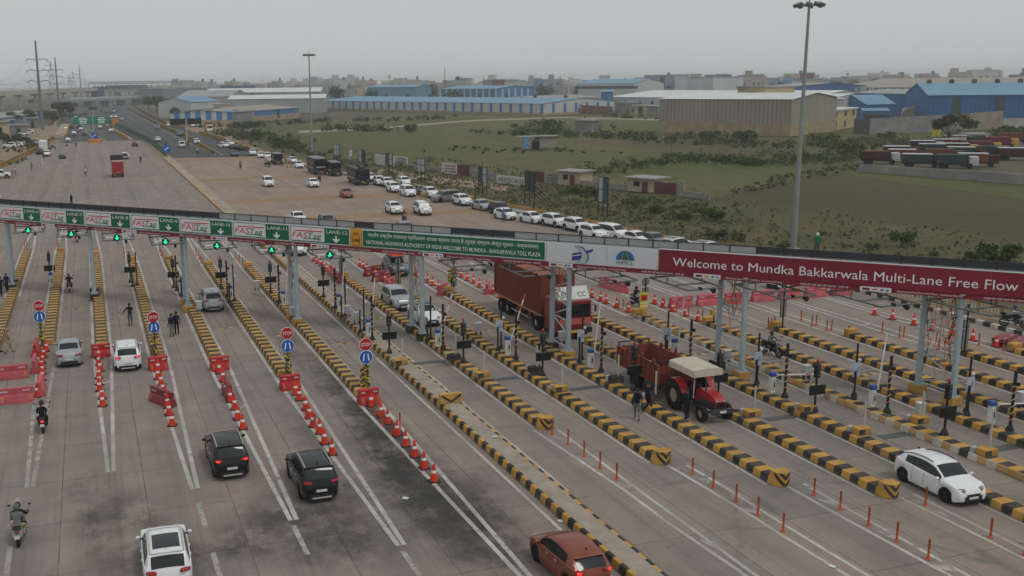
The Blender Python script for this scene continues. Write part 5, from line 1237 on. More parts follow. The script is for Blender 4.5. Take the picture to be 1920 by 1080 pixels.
# ---- tractor with trailer
TRD = paint('tractor_red', (.36, .016, .02)); TGR = M('tractor_grey', (.05, .05, .055), .5, var=.2); CANV = M('canopy_canvas', (.52, .47, .38), .85, var=.12, scale=3, bump=.2); HUB = M('hub_cream', (.30, .27, .17), .6, var=.2)
TRB = NT('trailer_rust', .75); TRB.out(TRB.mix(TRB.rng(TRB.noise(2.2, 6, .7), .45, .7), TRB.mix(TRB.rng(TRB.noise(.9, 4), .4, .6), (.27, .062, .04), (.20, .05, .036)), (.11, .06, .045))); TRB = TRB.m
tr = thing('tractor', 'red tractor with cream canvas canopy leaving the booth', 'tractor', (33.05, 0, 0), PI)
wx, wy = G(1307, 786)       # contact point of the near front wheel
rx_, ry_ = G(1265, 765)
tr.location = (wx+.72, (wy+.95+ry_-.9)/2, 0); 
b = MB(); 
b.extr([(.15, .95), (.15, 1.32), (.5, 1.48), (1.2, 1.42), (1.75, 1.28), (1.9, 1.1), (1.9, .72), (.15, .72)], -.30, .30, TRD); b.build('bonnet', tr, 30)
b = MB(); b.box(-.31, .31, .5, 1.88, .72, 1.02, TGR); b.box(-.24, .24, 1.9, 1.93, .78, 1.1, BLK2); b.box(-.26, -.2, 1.45, 1.7, 1.2, 1.27, WHT) if False else None; b.build('grille', tr)
for sg in (-1, 1): MB().ball((sg*.2, 1.88, 1.12), (.09, .06, .07), HLG, 8, 5).build('headlight', tr, 60)
b = MB(); b.box(-.2, .2, -1.1, 1.7, .55, .8, TGR); b.box(-.55, .55, -1.1, -.6, .55, .95, TGR); b.tube((-.75, 1.35, .45), (.75, 1.35, .45), .06, None, 8, TGR); b.tube((-.8, -.85, .78), (.8, -.85, .78), .12, None, 8, TGR); b.build('chassis', tr)
b = MB(); b.box(-.62, .62, 1.98, 2.12, .55, .78, TGR); b.box(-.25, .25, 1.9, 2.0, .55, .7, TGR); b.box(-.18, .18, 2.125, 2.14, .6, .72, PLT_W); b.build('front_weight', tr)
for sg in (-1, 1):
    lorry_wheel(tr, sg*.84, -.85, .78, .40, hub=HUB); lorry_wheel(tr, sg*.72, 1.35, .42, .26, hub=HUB)
    b = MB(); n = 9
    rows = [[(sg*.62, -.85+.92*math.cos(R(20+120*i/n)), .80+.92*math.sin(R(20+120*i/n))), (sg*1.06, -.85+.92*math.cos(R(20+120*i/n)), .80+.88*math.sin(R(20+120*i/n)))] for i in range(n+1)]
    b.grid(rows if sg > 0 else [r[::-1] for r in rows], TRD); b.grid(rows if sg < 0 else [r[::-1] for r in rows], TRD)
    b.build('mudguard', tr)
    for yy_ in (-1.35, .32): MB().tube((sg*.55, yy_, .9), (sg*.55, yy_+.05, 2.42), .03, None, 6, KW if yy_ > 0 else BLK).build('canopy_post', tr)
b = MB(); rows = []
for i in range(9):
    yy_ = -1.6+2.35*i/8; rows.append([(xx, yy_, 2.42+.12*math.cos(xx*1.6)-(.02 if i % 2 else 0)-(.32 if abs(xx) > .84 else 0)) for xx in (-.85, -.82, -.45, 0, .45, .82, .85)])
b.grid(rows, CANV); b.poly([rows[0][0], rows[0][1], rows[0][2], rows[0][3], rows[0][4], rows[0][5], rows[0][6]][::-1], CANV); b.poly(rows[-1], CANV); b.build('canopy', tr)
b = MB(); b.bbox(-.26, .26, -.75, -.25, .95, 1.1, .04, BLK); b.box(-.26, .26, -.78, -.7, 1.1, 1.5, BLK); b.build('seat', tr)
b = MB(); b.tube((0, .15, 1.2), (0, -.1, 1.5), .02, None, 6, BLK); b.path([(.19*math.cos(a*PI/8), -.1+.12*math.sin(a*PI/8), 1.5+.1*math.sin(a*PI/8)) for a in range(17)], .016, 5, BLK); b.build('steering_wheel', tr)
b = MB(); b.tube((.22, .9, 1.4), (.22, .9, 2.15), .04, None, 8, TGR); b.build('exhaust', tr)
tl = thing('farm_trailer', 'rusty red open farm trailer with a grey heap hitched to the tractor', 'trailer', (tr.location.x, tr.location.y+4.15, 0), PI)
TL0, TL1 = -2.5, 2.0; zf = .95; zt_ = 1.95
b = MB(); b.box(-1.0, 1.0, TL0, TL1, zf-.08, zf, TRB); b.build('floor_plate', tl)
for sg in (-1, 1):
    b = MB(); b.box(sg*1.0-.03, sg*1.0+.03, TL0, TL1, zf, zt_, TRB)
    for i in range(10): yy_ = TL0+(TL1-TL0)*i/9; b.box(sg*1.06-.035, sg*1.06+.035, yy_-.04, yy_+.04, zf, zt_, TRB)
    b.box(sg*1.05-.05, sg*1.05+.05, TL0, TL1, zt_, zt_+.05, TRB); 
    for yy_ in (-1.3, .2, 1.4): b.box(sg*1.05-.05, sg*1.05+.05, yy_-.09, yy_+.09, zt_, zt_+.3, TRB)
    b.build('side_wall', tl)
for yy_ in (TL0, TL1):
    b = MB(); b.box(-.97, .97, yy_-.03, yy_+.03, zf, zt_-.0, TRB); 
    d = 1 if yy_ > 0 else -1; b.box(-1.0, 1.0, yy_-.03, yy_+.03, zt_+.22, zt_+.28, BLK); b.box(-1., -.94, yy_-.03, yy_+.03, zt_, zt_+.22, BLK); b.box(.94, 1., yy_-.03, yy_+.03, zt_, zt_+.22, BLK); b.box(-.03, .03, yy_-.03, yy_+.03, zt_, zt_+.22, BLK)
    for i in range(7): xx = -.9+1.8*i/6; b.box(xx-.03, xx+.03, yy_+d*.03, yy_+d*.07, zf, zt_, TRB)
    b.build('end_wall', tl)
b = MB(); b.box(-.4, .4, TL0, TL1, .72, .86, BLK); b.tube((-.95, -.6, .55), (.95, -.6, .55), .07, None, 8, BLK); b.tube((-.3, TL1, .75), (0, TL1+1.0, .72), .05, None, 6, BLK); b.tube((.3, TL1, .75), (0, TL1+1.0, .72), .05, None, 6, BLK); b.build('chassis', tl)
for sg in (-1, 1): lorry_wheel(tl, sg*.86, -.6, .55, .34, hub=BLK2)
hp = MB(); rr = random.Random(4)
for i in range(60):
    a, r = rr.uniform(0, 6.28), rr.uniform(0, .62); hp.ball((.35+r*math.cos(a)*.9, -.1+r*math.sin(a)*1.2, zf+.5*(1-r)+rr.uniform(0, .1)), rr.uniform(.08, .18), rr.choice([M('heap_grey', (.25, .26, .2), .9, var=.3, scale=6), M('heap_green', (.30, .33, .20), .9, var=.3, scale=6)]), 6, 4)
hp.build('heap'); o = bpy.data.objects['heap']; o.location = tl.location; o.rotation_euler.z = PI; tag(o, 'grey green heap of produce lying in the trailer', 'load')
# ---- blue mini truck, black police vehicles, red trucks
def mini_truck(u, v, pm, label, rz=PI, load=None, name='mini_truck', sc=1., box=None):
    x, y = G(u, v); t = thing(name, label, 'truck', (x, y, 0), rz)
    b = MB(); b.extr([(-.02, .35), (-.02, 1.0), (-.25, 1.12), (-.65, 1.75), (-1.5, 1.8), (-1.6, .35)], -.75, .75, pm); b.build('cab', t, 30)
    b = MB(); b.add([(-.66, -.225, 1.13), (.66, -.225, 1.13), (.62, -.60, 1.70), (-.62, -.60, 1.70)], [(3, 2, 1, 0), (0, 1, 2, 3)], GLS); b.build('windscreen', t)
    for sg in (-1, 1):
        MB().cbox((sg*.755, -.95, 1.4), (.012, .6, .42), GLS).build('side_window', t); MB().cbox((sg*.52, -.0, .78), (.26, .05, .16), HLG).build('headlight', t)
        for yy_ in (-.75, -3.2): lorry_wheel(t, sg*.66, yy_, .32, .2)
    b = MB(); b.box(-.8, .8, -4.1, -1.7, .6, .68, GREYM)
    for sg in (-1, 1): b.box(sg*.8-.02, sg*.8+.02, -4.1, -1.7, .6, 1.1, box or GREYM)
    for yy_ in (-4.1, -1.7): b.box(-.78, .78, yy_-.02, yy_+.02, .6, 1.1, box or GREYM)
    b.build('load_bed', t); MB().box(-.3, .3, -4, -.3, .4, .58, BLK).build('chassis', t); MB().cbox((0, .01, .5), (1.3, .06, .2), PLS).build('bumper', t)
    if load: MB().bbox(-.76, .76, -4.0, -1.75, 1.1, 1.9, .15, load).build('cargo', t)
    t.scale = (sc, sc, sc); return t
mini_truck(957, 513, PCYA, 'bright blue mini truck with empty bed half under the green board')
mini_truck(342, 278, PW, 'white mini truck with blue top on the dark road', load=PBLU)
mini_truck(296, 243, PSIL, 'small silver truck by the yellow barrier bend')
PNA = M('police_black', (.010, .011, .013), .5, var=.25, scale=1.5); PNR = M('police_roof', (.20, .21, .21), .6, var=.2, scale=.8); STP = M('pale_stripe', (.45, .42, .42), .6, var=.3, scale=6)
def police_bus(u, v, label, L, W, H, rz, roof=PNR, name='police_bus', nose=0., words=None, cannon=False):
    x, y = G(u, v); t = thing(name, label, 'bus' if 'bus' in name else 'truck' if 'truck' in name else 'van', (x, y, 0), rz, None)
    b = MB(); b.bbox(-W/2, W/2, -L, -nose, .5, H-.01, .08, PNA)
    if nose: b.bbox(-W/2+.05, W/2-.05, -nose-.02, 0, .5, H*.52, .10, PNA)
    b.build('body', t, 30); MB().bbox(-W/2+.04, W/2-.04, -L+.04, -nose-.05, H, H+.05, .02, roof).build('roof', t)
    b = MB(); b.box(-W/2+.15, W/2-.15, -nose-.005, -nose+.02, H*.56, H*.86, GLS); b.build('windscreen', t)
    for sg in (-1, 1):
        b = MB(); n = int((L-1.2)/1.0)
        for i in range(n): b.cbox((sg*(W/2+.004), -nose-.9-i*1.0, H*.70), (.02, .8, H*.22), GLS)
        b.build('side_window', t)
        b = MB(); b.cbox((sg*(W/2+.008), -L*.55, H*.40), (.02, L*.7, .16), STP); b.build('stripe', t)
        MB().cbox((sg*W*.36, .005, .85), (.3, .05, .2), HLG).build('headlight', t); MB().cbox((sg*(W/2+.16), -nose+.02, H*.66), (.1, .06, .35), BLK).build('mirror', t)
        for yy_ in (-1.1, -L+1.5): lorry_wheel(t, sg*(W/2-.18), yy_, .45 if H > 2.4 else .36, .28)
    b = MB(); b.box(-W/2+.05, W/2-.05, -.03, .06, .45, .72, BLK); b.box(-.26, .26, .061, .07, .5, .66, PLT_Y); b.build('bumper', t)
    if words: MB().box(-W/2+.3, W/2-.3, .0, .012, H*.46, H*.52, STP).build('front_stripe', t)
    if cannon:
        b = MB(); b.bbox(-.5, .5, -1.6, -.6, H, H+.35, .05, BLK); b.bbox(-.9, -.45, -1.3, -.9, H+.35, H+.9, .05, BLK); b.bbox(.35, .9, -1.3, -.8, H+.35, H+.75, .05, BLK); b.tube((.6, -.8, H+.55), (.6, -.2, H+.6), .08, None, 8, BLK); b.build('water_cannon', t)
    return t
police_bus(523, 309, 'black windowed van beside a group of policemen', 5., 1.9, 2.3, PI-.03, name='police_van')
police_bus(602, 328, 'long black bus with a grey roof and pale side stripe', 8.2, 2.35, 3.0, PI-.03, words=True)
police_bus(633, 331, 'black van with a short bonnet right of the black bus', 5.6, 1.95, 2.5, PI-.03, name='police_van', nose=1.0)
police_bus(681, 348, 'black riot truck with water cannon on the cab roof', 7.6, 2.4, 2.75, PI-.05, roof=PNA, name='riot_truck', cannon=True)
x, y = G(222, 333); t = thing('loaded_truck', 'small truck with a dark cab and a tall red load driving away', 'truck', (x, y, 0), 0)
LRD = M('load_red', (.30, .018, .028), .55, var=.15); b = MB(); b.bbox(-1.05, 1.05, 0, 3.6, .75, 3.1, .06, LRD); bo = b.build('cargo_box', t); MB().box(-1.0, 1.0, -.02, .0, 3.0, 3.16, WHT).build('top_strip', bo)
MB().bbox(-1.0, 1.0, 3.7, 5.6, .5, 2.3, .1, PNA).build('cab', t, 30); MB().bbox(-1.15, 1.15, 3.2, 5.3, 3.0, 4.0, .15, BLK).build('tarpaulin', t); MB().box(-.5, .5, .1, 5, .5, .74, BLK).build('chassis', t)
MB().box(-.25, .25, -.04, -.01, .9, 1.02, PLT_Y).build('number_plate', t)
for sg in (-1, 1):
    MB().cbox((sg*.85, -.01, .68), (.25, .06, .14), TLR).build('tail_light', t)
    for yy_ in (.9, 4.7): lorry_wheel(t, sg*.85, yy_, .42, .3)
x, y = G(394, 248); t = thing('red_truck', 'red box truck with white cab parked on the dirt lot', 'truck', (x, y, 0), PI)
MB().bbox(-1.2, 1.2, -8, -2.2, .8, 3.6, .05, PRED).build('cargo_box', t); MB().bbox(-1.1, 1.1, -2.1, 0, .5, 2.6, .1, WHT).build('cab', t); MB().box(-.95, .95, 0, .02, 1.5, 2.3, GLS).build('windscreen', t); MB().box(-.5, .5, -8, -.3, .5, .8, BLK).build('chassis', t)
for sg in (-1, 1):
    for yy_ in (-1, -6): lorry_wheel(t, sg*.95, yy_, .48, .3)
x, y = G(82, 282); t = thing('white_van', 'white box van waiting on the left shoulder by the barrier', 'van', (x, y, 0), 0)
MB().bbox(-1., 1., -2.6, 2.6, .4, 2.6, .1, WHT).build('body', t); MB().box(-.8, .8, 2.59, 2.62, 1.4, 2.2, GLS).build('windscreen', t)
for sg in (-1, 1):
    for yy_ in (-1.7, 1.7): lorry_wheel(t, sg*.85, yy_, .38, .24)
x, y = G(503, 313); t = thing('cargo_tricycle', 'dark cargo tricycle with a reddish top among the coming traffic', 'tricycle', (x, y, 0), PI)
b = MB(); b.box(-.5, .5, -1.7, -.3, .45, .85, BLK); b.build('load_tray', t); MB().bbox(-.5, .5, -1.7, .1, 1.55, 1.65, .04, PRED).build('roof', t); b = MB(); b.path([(0, -.3, .6), (0, .5, .55), (0, .75, 1.0)], .05, 6, BLK); b.tube((-.35, .72, 1.0), (.35, .72, 1.0), .025, None, 6, BLK)
for sx in (-.45, .45):
    for yy_ in (-1.65, .05): b.tube((sx, yy_, .8), (sx, yy_, 1.56), .02, None, 5, BLK)
b.build('frame', t); lorry_wheel(t, 0, .75, .3, .1); lorry_wheel(t, -.45, -1.1, .3, .1); lorry_wheel(t, .45, -1.1, .3, .1)
# ================================================================== MOTORCYCLES AND PEOPLE
SKIN = M('skin', (.23, .115, .07), .6, var=.05); HAIR = M('hair_black', (.012, .010, .009), .6, var=.1); C_ = lambda n, c: M('cloth_'+n, c, .85, var=.15, scale=9)
CNAVY, CBLK, CGRY, CKHA, CWHT, CBLU, CGRN, CDEN, CMAR = C_('navy', (.012, .016, .035)), C_('black', (.012, .012, .013)), C_('grey', (.16, .16, .165)), C_('khaki', (.33, .25, .15)), C_('white', (.55, .55, .54)), C_('blue', (.12, .19, .32)), C_('green', (.02, .17, .07)), C_('denim', (.07, .085, .12)), C_('maroon', (.14, .02, .03))
SHOE = M('shoe', (.015, .013, .012), .6, var=0); HELM = M('helmet', (.02, .02, .022), .25, var=0, coat=.5)
def joints(pose):
    J = dict(pel=(0, 0, .95), spi=(0, .0, 1.13), che=(0, .01, 1.32), nec=(0, .0, 1.47), hea=(0, .02, 1.56), top=(0, .02, 1.68))
    L = {'shL': (-.17, 0, 1.41), 'elL': (-.23, -.03, 1.14), 'wrL': (-.24, .06, .90), 'hiL': (-.09, 0, .91), 'knL': (-.10, .02, .50), 'anL': (-.10, -.02, .08), 'toL': (-.12, .15, .035)}
    L.update({k[:-1]+'R': (-v[0], v[1], v[2]) for k, v in list(L.items())}); J.update(L)
    if pose == 'walk':
        J.update(knL=(-.10, .16, .52), anL=(-.10, .24, .09), toL=(-.11, .40, .07), knR=(.10, .02, .49), anR=(.10, -.30, .13), toR=(.11, -.20, .04), elL=(-.22, -.14, 1.16), wrL=(-.23, -.16, .92), elR=(.22, .06, 1.15), wrR=(.22, .22, .98))
    elif pose == 'point':
        J.update(elR=(.23, -.03, 1.20), wrR=(.10, .14, 1.30), elL=(-.36, .04, 1.22), wrL=(-.52, .12, 1.02), knL=(-.10, .05, .50))
    elif pose in ('ride', 'pillion', 'drive'):
        J = {k: (v[0], v[1], v[2]-.15) for k, v in J.items()}
        for k in ('spi', 'che', 'nec', 'hea', 'top', 'shL', 'shR'): J[k] = (J[k][0], J[k][1]+.05+.12*(J[k][2]-.95), J[k][2])
        for s, g in (('L', -1), ('R', 1)):
            J['kn'+s] = (g*.20, .40, .66); J['an'+s] = (g*.19, .22, .28); J['to'+s] = (g*.21, .38, .24); J['el'+s] = (g*.30, .30, 1.04); J['wr'+s] = (g*.30, .55, 1.0)
            if pose == 'pillion': J['el'+s] = (g*.24, .12, 1.02); J['wr'+s] = (g*.16, .32, .95); J['kn'+s] = (g*.24, .38, .68)
            if pose == 'drive': J['kn'+s] = (g*.2, .38, .72); J['an'+s] = (g*.2, .45, .32); J['to'+s] = (g*.2, .6, .28); J['wr'+s] = (g*.16, .52, 1.05)
    return J
BONES = [('pel', 'spi'), ('spi', 'che'), ('che', 'nec'), ('nec', 'hea'), ('hea', 'top'), ('che', 'shL'), ('che', 'shR'), ('shL', 'elL'), ('shR', 'elR'), ('elL', 'wrL'), ('elR', 'wrR'), ('pel', 'hiL'), ('pel', 'hiR'), ('hiL', 'knL'), ('hiR', 'knR'), ('knL', 'anL'), ('knR', 'anR'), ('anL', 'toL'), ('anR', 'toR')]
RAD = dict(pel=(.15, .115), spi=(.135, .10), che=(.165, .115), nec=(.062, .062), hea=(.092, .105), top=(.082, .095), sh=(.072, .07), el=(.05, .05), wr=(.034, .03), hi=(.098, .10), kn=(.068, .07), an=(.045, .05), to=(.042, .032))
_BODY = {}
def body_mesh(pose, top, legs, sleeve=True):
    key = (pose, top.name, legs.name, sleeve)
    if key in _BODY: return _BODY[key]
    J = joints(pose); names = list(J); idx = {n: i for i, n in enumerate(names)}; vs = [J[n] for n in names]; ed = [(idx[a], idx[b]) for a, b in BONES]; rad = [RAD.get(n) or RAD[n[:2]] for n in names]; kind = {}
    for s, g in (('L', -1), ('R', 1)):
        w_, e_ = Vector(J['wr'+s]), Vector(J['el'+s]); d = (w_-e_).normalized(); side = d.cross(Vector((0, 0, 1)) if abs(d.z) < .9 else Vector((0, 1, 0))).normalized()
        pi = len(vs); vs.append(tuple(w_+d*.075)); rad.append((.036, .018)); ed.append((idx['wr'+s], pi)); kind[pi] = 'hand'
        for q in range(4):
            o = (q-1.5)*.021; l = (.062, .075, .070, .052)[q]; a = len(vs); vs.append(tuple(w_+d*(.105)+side*o)); rad.append((.0095, .0095)); ed.append((pi, a)); b = len(vs); vs.append(tuple(w_+d*(.105+l)+side*o*1.1+Vector((0, .018, -.012)))); rad.append((.008, .008)); ed.append((a, b))
        a = len(vs); vs.append(tuple(w_+d*.06+side*.05*g)); rad.append((.011, .011)); ed.append((idx['wr'+s], a)); b = len(vs); vs.append(tuple(w_+d*.10+side*.065*g)); rad.append((.009, .009)); ed.append((a, b))
    me = bpy.data.meshes.new('figure'); me.from_pydata(vs, ed, []); o = bpy.data.objects.new('figure', me); COL.objects.link(o)
    m = o.modifiers.new('s', 'SKIN'); m.use_smooth_shade = True; lay = me.skin_vertices[0].data
    for i, r in enumerate(rad): lay[i].radius = r; lay[i].use_root = i == 0
    sb = o.modifiers.new('u', 'SUBSURF'); sb.levels = 1; sb.render_levels = 1
    ev = o.evaluated_get(bpy.context.evaluated_depsgraph_get()); out = bpy.data.meshes.new_from_object(ev); bpy.data.objects.remove(o)
    out.materials.clear()
    for mm in (top, legs, SKIN, SHOE): out.materials.append(mm)
    seg = [(Vector(vs[a]), Vector(vs[b]), a, b) for a, b in ed]; nb = len(BONES); mi = []
    for f in out.polygons:
        c = f.center; best, bi = 9, 0
        for k, (A, B, _, _) in enumerate(seg):
            ab = B-A; t = max(0, min(1, (c-A).dot(ab)/max(1e-9, ab.length_squared))); dd = (c-A-ab*t).length
            if dd < best: best, bi = dd, k
        if bi >= nb: mi.append(2); continue
        a, b = BONES[bi]
        mi.append(2 if a in ('nec', 'hea') and c.z > J['nec'][2]+.02 else 3 if a[:2] == 'an' or (a[:2] == 'kn' and (c-Vector(J['an'+a[2]])).length < .05) else 1 if a[:2] in ('hi', 'kn') or (a == 'pel' and (b[:2] == 'hi' or c.z < J['pel'][2]+.02)) else 2 if a[:2] == 'el' and not sleeve else 0)
    out.polygons.foreach_set('material_index', mi); out.polygons.foreach_set('use_smooth', [True]*len(mi)); out.update()
    _BODY[key] = (out, J); return _BODY[key]
def person(loc, rz, pose, top, legs, label, head='hair', sleeve=True, sc=1.0, group=None):
    me, J = body_mesh(pose, top, legs, sleeve); o = bpy.data.objects.new('person', me); COL.objects.link(o); o.location = loc; o.rotation_euler.z = rz; sc *= .96; o.scale = (sc, sc, sc); tag(o, label, 'person', group)
    h, t = Vector(J['hea']), Vector(J['top']); c = h.lerp(t, .5)+Vector((0, 0, .01)); b = MB()
    if head == 'hair':
        b.ball((c.x, c.y-.022, c.z+.035), (.100, .112, .105), HAIR, 12, 8); b.build('hair', o, 60)
    elif head == 'cap': b.ball((c.x, c.y-.01, c.z+.06), (.105, .12, .075), CKHA, 12, 6); b.box(c.x-.07, c.x+.07, c.y+.08, c.y+.18, c.z+.05, c.z+.065, CKHA); b.build('cap', o, 60)
    elif head == 'turban': b.ball((c.x, c.y-.015, c.z+.05), (.12, .13, .10), CMAR, 12, 8); b.build('cap', o, 60)
    else: b.ball((c.x, c.y-.01, c.z+.02), (.135, .15, .15), head, 14, 9); b.build('helmet', o, 60)
    b = MB(); f = c.y+.105
    for sg in (-1, 1): b.ball((c.x+sg*.034, f-.012, c.z-.005), (.014, .008, .009), HAIR, 6, 4); b.ball((c.x+sg*.094, c.y, c.z-.02), (.015, .025, .035), SKIN, 6, 4)
    b.ball((c.x, f, c.z-.035), (.014, .022, .025), SKIN, 6, 4); b.ball((c.x, f-.008, c.z-.075), (.028, .008, .007), CMAR, 6, 4); b.build('face', o, 60)
    return o
def bike(loc, rz, label, scooter=False, pm=PBLK, lit=False):
    t = thing('scooter' if scooter else 'motorcycle', label, 'scooter' if scooter else 'motorcycle', loc, rz); r = .23 if scooter else .31; wbk = .62
    for y in (-wbk, wbk):
        b = MB(); b.lathe([(r*.74, -.05), (r*.95, -.05), (r, -.02), (r, .02), (r*.95, .05), (r*.74, .05), (r*.74, -.05)], (0, y, r), TYR, 20, 'x'); wh = b.build('wheel', t, 45); b = MB(); b.lathe([(r*.70, -.015), (r*.76, -.015), (r*.76, .015), (r*.70, .015), (r*.70, -.015)], (0, y, r), RIM, 18, 'x')
        for q in range(6): a = q*PI/3; b.tube((0, y, r), (0, y+math.cos(a)*r*.74, r+math.sin(a)*r*.74), .012, None, 4, RIM)
        b.lathe([(0, -.05), (.05, -.05), (.05, .05), (0, .05)], (0, y, r), RIMD, 8, 'x'); b.build('rim', wh)
    if scooter:
        b = MB(); b.extr([(-.75, .45), (-.70, .72), (-.1, .74), (-.05, .50), (.30, .30), (.42, .34), (.52, .95), (.60, .95), (.55, .30), (.35, .20), (-.15, .22), (-.35, .35)], -.17, .17, pm); b.build('body', t, 30); MB().bbox(-.15, .15, -.78, -.08, .74, .84, .05, BLK).build('seat', t)
    else:
        b = MB(); b.ball((0, .12, .80), (.15, .30, .14), pm, 12, 8); b.extr([(-.85, .72), (-.8, .80), (-.3, .74), (-.2, .60), (-.6, .56)], -.11, .11, pm); b.build('body', t, 40); MB().bbox(-.14, .14, -.78, -.08, .76, .86, .05, BLK).build('seat', t)
        b = MB(); b.bbox(-.15, .15, -.12, .28, .30, .62, .05, RIMD); b.tube((.16, .1, .35), (.2, -.8, .40), .045, None, 8, CHR); b.tube((0, -.62, .31), (0, -.1, .5), .03, None, 6, BLK); b.tube((0, .3, .6), (0, -.1, .35), .03, None, 6, BLK); b.build('engine', t, 40)
    b = MB(); zh = 1.02
    for sg in (-1, 1): b.tube((sg*.07, wbk, r), (sg*.07, wbk-.16, zh-.08), .022, None, 6, GREYM)
    b.tube((-.36, wbk-.26, zh), (.36, wbk-.26, zh), .018, None, 6, BLK)
    for sg in (-1, 1): b.tube((sg*.28, wbk-.24, zh), (sg*.36, wbk-.2, zh+.2), .008, None, 4, BLK); b.cbox((sg*.37, wbk-.2, zh+.24), (.11, .02, .07), BLK)
    b.build('handlebar', t); b = MB(); b.ball((0, wbk-.05, .88), (.10, .08, .10), HLG, 10, 6); b.build('headlight', t, 60); b = MB(); b.ball((0, -.88 if not scooter else -.78, .66), (.09, .05, .06), TLON if lit else TLR, 8, 5); b.build('tail_light', t, 60)
    b = MB(); b.box(-.1, .1, -.90, -.885, .42, .56, PLT_W); b.box(-.06, .06, wbk-.1, wbk+.28, r+.08+r*.78, r+.1+r*.78, BLK); b.build('number_plate', t); return t
def rider(u, v, rz, lab, top, legs, blab, scooter=False, pm=PBLK, head=None, pil=None, lit=False):
    x, y = G(u, v); bike((x, y, 0), rz, blab, scooter, pm, lit); R_ = Matrix.Rotation(rz, 3, 'Z'); f = lambda d: Vector((x, y, .0))+R_ @ Vector((0, d, 0))
    person(f(-.18), rz, 'ride', top, legs, lab, head or HELM)
    if pil: q = f(-.52); q.z = .06; person(q, rz, 'pillion', pil[0], pil[1], pil[2], pil[3])
rider(39, 1012, -.05, 'person in black with a helmet steering the scooter at the bottom edge', CBLK, CBLK, 'grey scooter carrying two people at the bottom edge', True, PSIL, pil=(CGRY, CKHA, 'person in a pale grey shirt riding behind on the scooter', M('helmet_grey', (.10, .11, .11), .4, var=0)))
rider(82, 805, .0, 'person in a white and pink top steering the black scooter', CWHT, CBLK, 'black scooter with two riders below the leftmost cones', True, PBLK, lit=True, pil=(CBLK, CBLK, 'person with long dark hair riding behind on the black scooter', 'hair'))
rider(131, 546, 0, 'person in dark clothes riding away between two islands', CNAVY, CBLK, 'red and black motorcycle riding away between two islands', False, PRED, head='hair'); rider(145, 453, 0, 'person on the right hand motorcycle under the lane seven board', CBLK, CBLK, 'black motorcycle under the lane seven board, nearer of two', False, PBLK); rider(131, 445, 0, 'person on the farther motorcycle under the lane seven board', CGRY, CBLK, 'dark motorcycle under the lane seven board, farther of two', False, PBLK)
rider(1446, 666, PI+.1, 'person in a grey jacket and black helmet riding towards the booth', CGRY, CBLK, 'black motorcycle coming through the lane right of the braced legs', False, PBLK); rider(1901, 614, PI+.5, 'person in a pale shirt riding at the right edge', CWHT, CDEN, 'black motorcycle at the right edge beside the paling fence', False, PBLK); rider(1193, 574, PI, 'person in black and a helmet behind the vest post', CBLK, CBLK, 'motorcycle behind the post with the safety vest', False, PSIL)
rider(758, 416, PI, 'person in dark red riding before the grey car roof', CMAR, CBLK, 'motorcycle just above the green board', False, PSIL, head='hair'); rider(451, 315, PI, 'person in blue grey riding on the brown road', CBLU, CBLK, 'motorcycle alone at the far brown road', False, PBLK); rider(161, 329, 0, 'person in white riding away on the open pavement', CWHT, CBLK, 'motorcycle riding away on the open left pavement', False, PBLK); rider(264, 306, 0, 'person in black riding away beside the median', CBLK, CBLK, 'motorcycle beside the median, near the white car', False, PBLK); rider(143, 277, 0, 'person in dark clothes riding near the asphalt seam', CBLK, CBLK, 'motorcycle just before the asphalt seam', False, PBLK); rider(599, 340, PI, 'person in grey on a scooter behind the white car', CGRY, CBLK, 'scooter behind the lone white car', True, PBLK); rider(371, 288, PI, 'person in white riding by the yellow middle barrier', CWHT, CBLK, 'motorcycle by the near end of the middle barrier', False, PBLK); rider(353, 274, PI, 'person in black riding beside the middle barrier', CBLK, CBLK, 'motorcycle beside the middle barrier behind the white one', False, PBLK)
def stand(u, v, rz, pose, top, legs, label, head='hair', z=0, group=None, sc=1.): x, y = G(u, v, z); return person((x, y, z), rz, pose, top, legs, label, head, True, sc, group)
POL = 'policemen in khaki'
stand(17, 663, -1.3, 'walk', CKHA, CKHA, 'policeman in khaki walking at the left edge', 'cap', group=POL); stand(1, 660, -1.3, 'stand', CKHA, CKHA, 'policeman in khaki cut off by the left edge', 'cap', group=POL)
stand(3, 556, 2.9, 'walk', CNAVY, CBLK, 'person in dark clothes at the left edge, left of two'); stand(14, 549, 2.6, 'walk', CNAVY, CBLK, 'person in dark clothes at the left edge, right of two'); stand(245, 611, .2, 'point', CNAVY, CDEN, 'person in navy pointing with an arm held out'); stand(323, 632, .4, 'stand', CNAVY, CGRY, 'person in a dark top and grey trousers, left of a standing pair'); stand(332, 628, -.2, 'stand', CNAVY, CBLK, 'person in navy and black, right of a standing pair')
stand(1194, 788, -.5, 'walk', CNAVY, CGRY, 'person in navy and grey walking away from the tractor, in front'); stand(1214, 774, -2.2, 'walk', CNAVY, CBLK, 'person in navy walking behind the first walker'); stand(1287, 787, .4, 'stand', CNAVY, CBLK, 'person in navy standing on the kerb beside the front wheel', z=.0)
stand(944, 416, 2.6, 'stand', CBLU, CDEN, 'person in a blue shirt standing by the white hatchback', 'hair'); stand(531, 311, 1.8, 'stand', CWHT, CDEN, 'person in a white shirt beside the black van', 'hair'); stand(535, 307, 1.2, 'stand', CMAR, CBLK, 'person in dark red between the black van and the policemen', 'hair'); stand(539, 314, 2.6, 'stand', CKHA, CKHA, 'policeman in khaki, left of the pair by the black van', 'cap', group=POL); stand(546, 314, 2.2, 'stand', CKHA, CKHA, 'policeman in khaki, right of the pair by the black van', 'cap', group=POL)
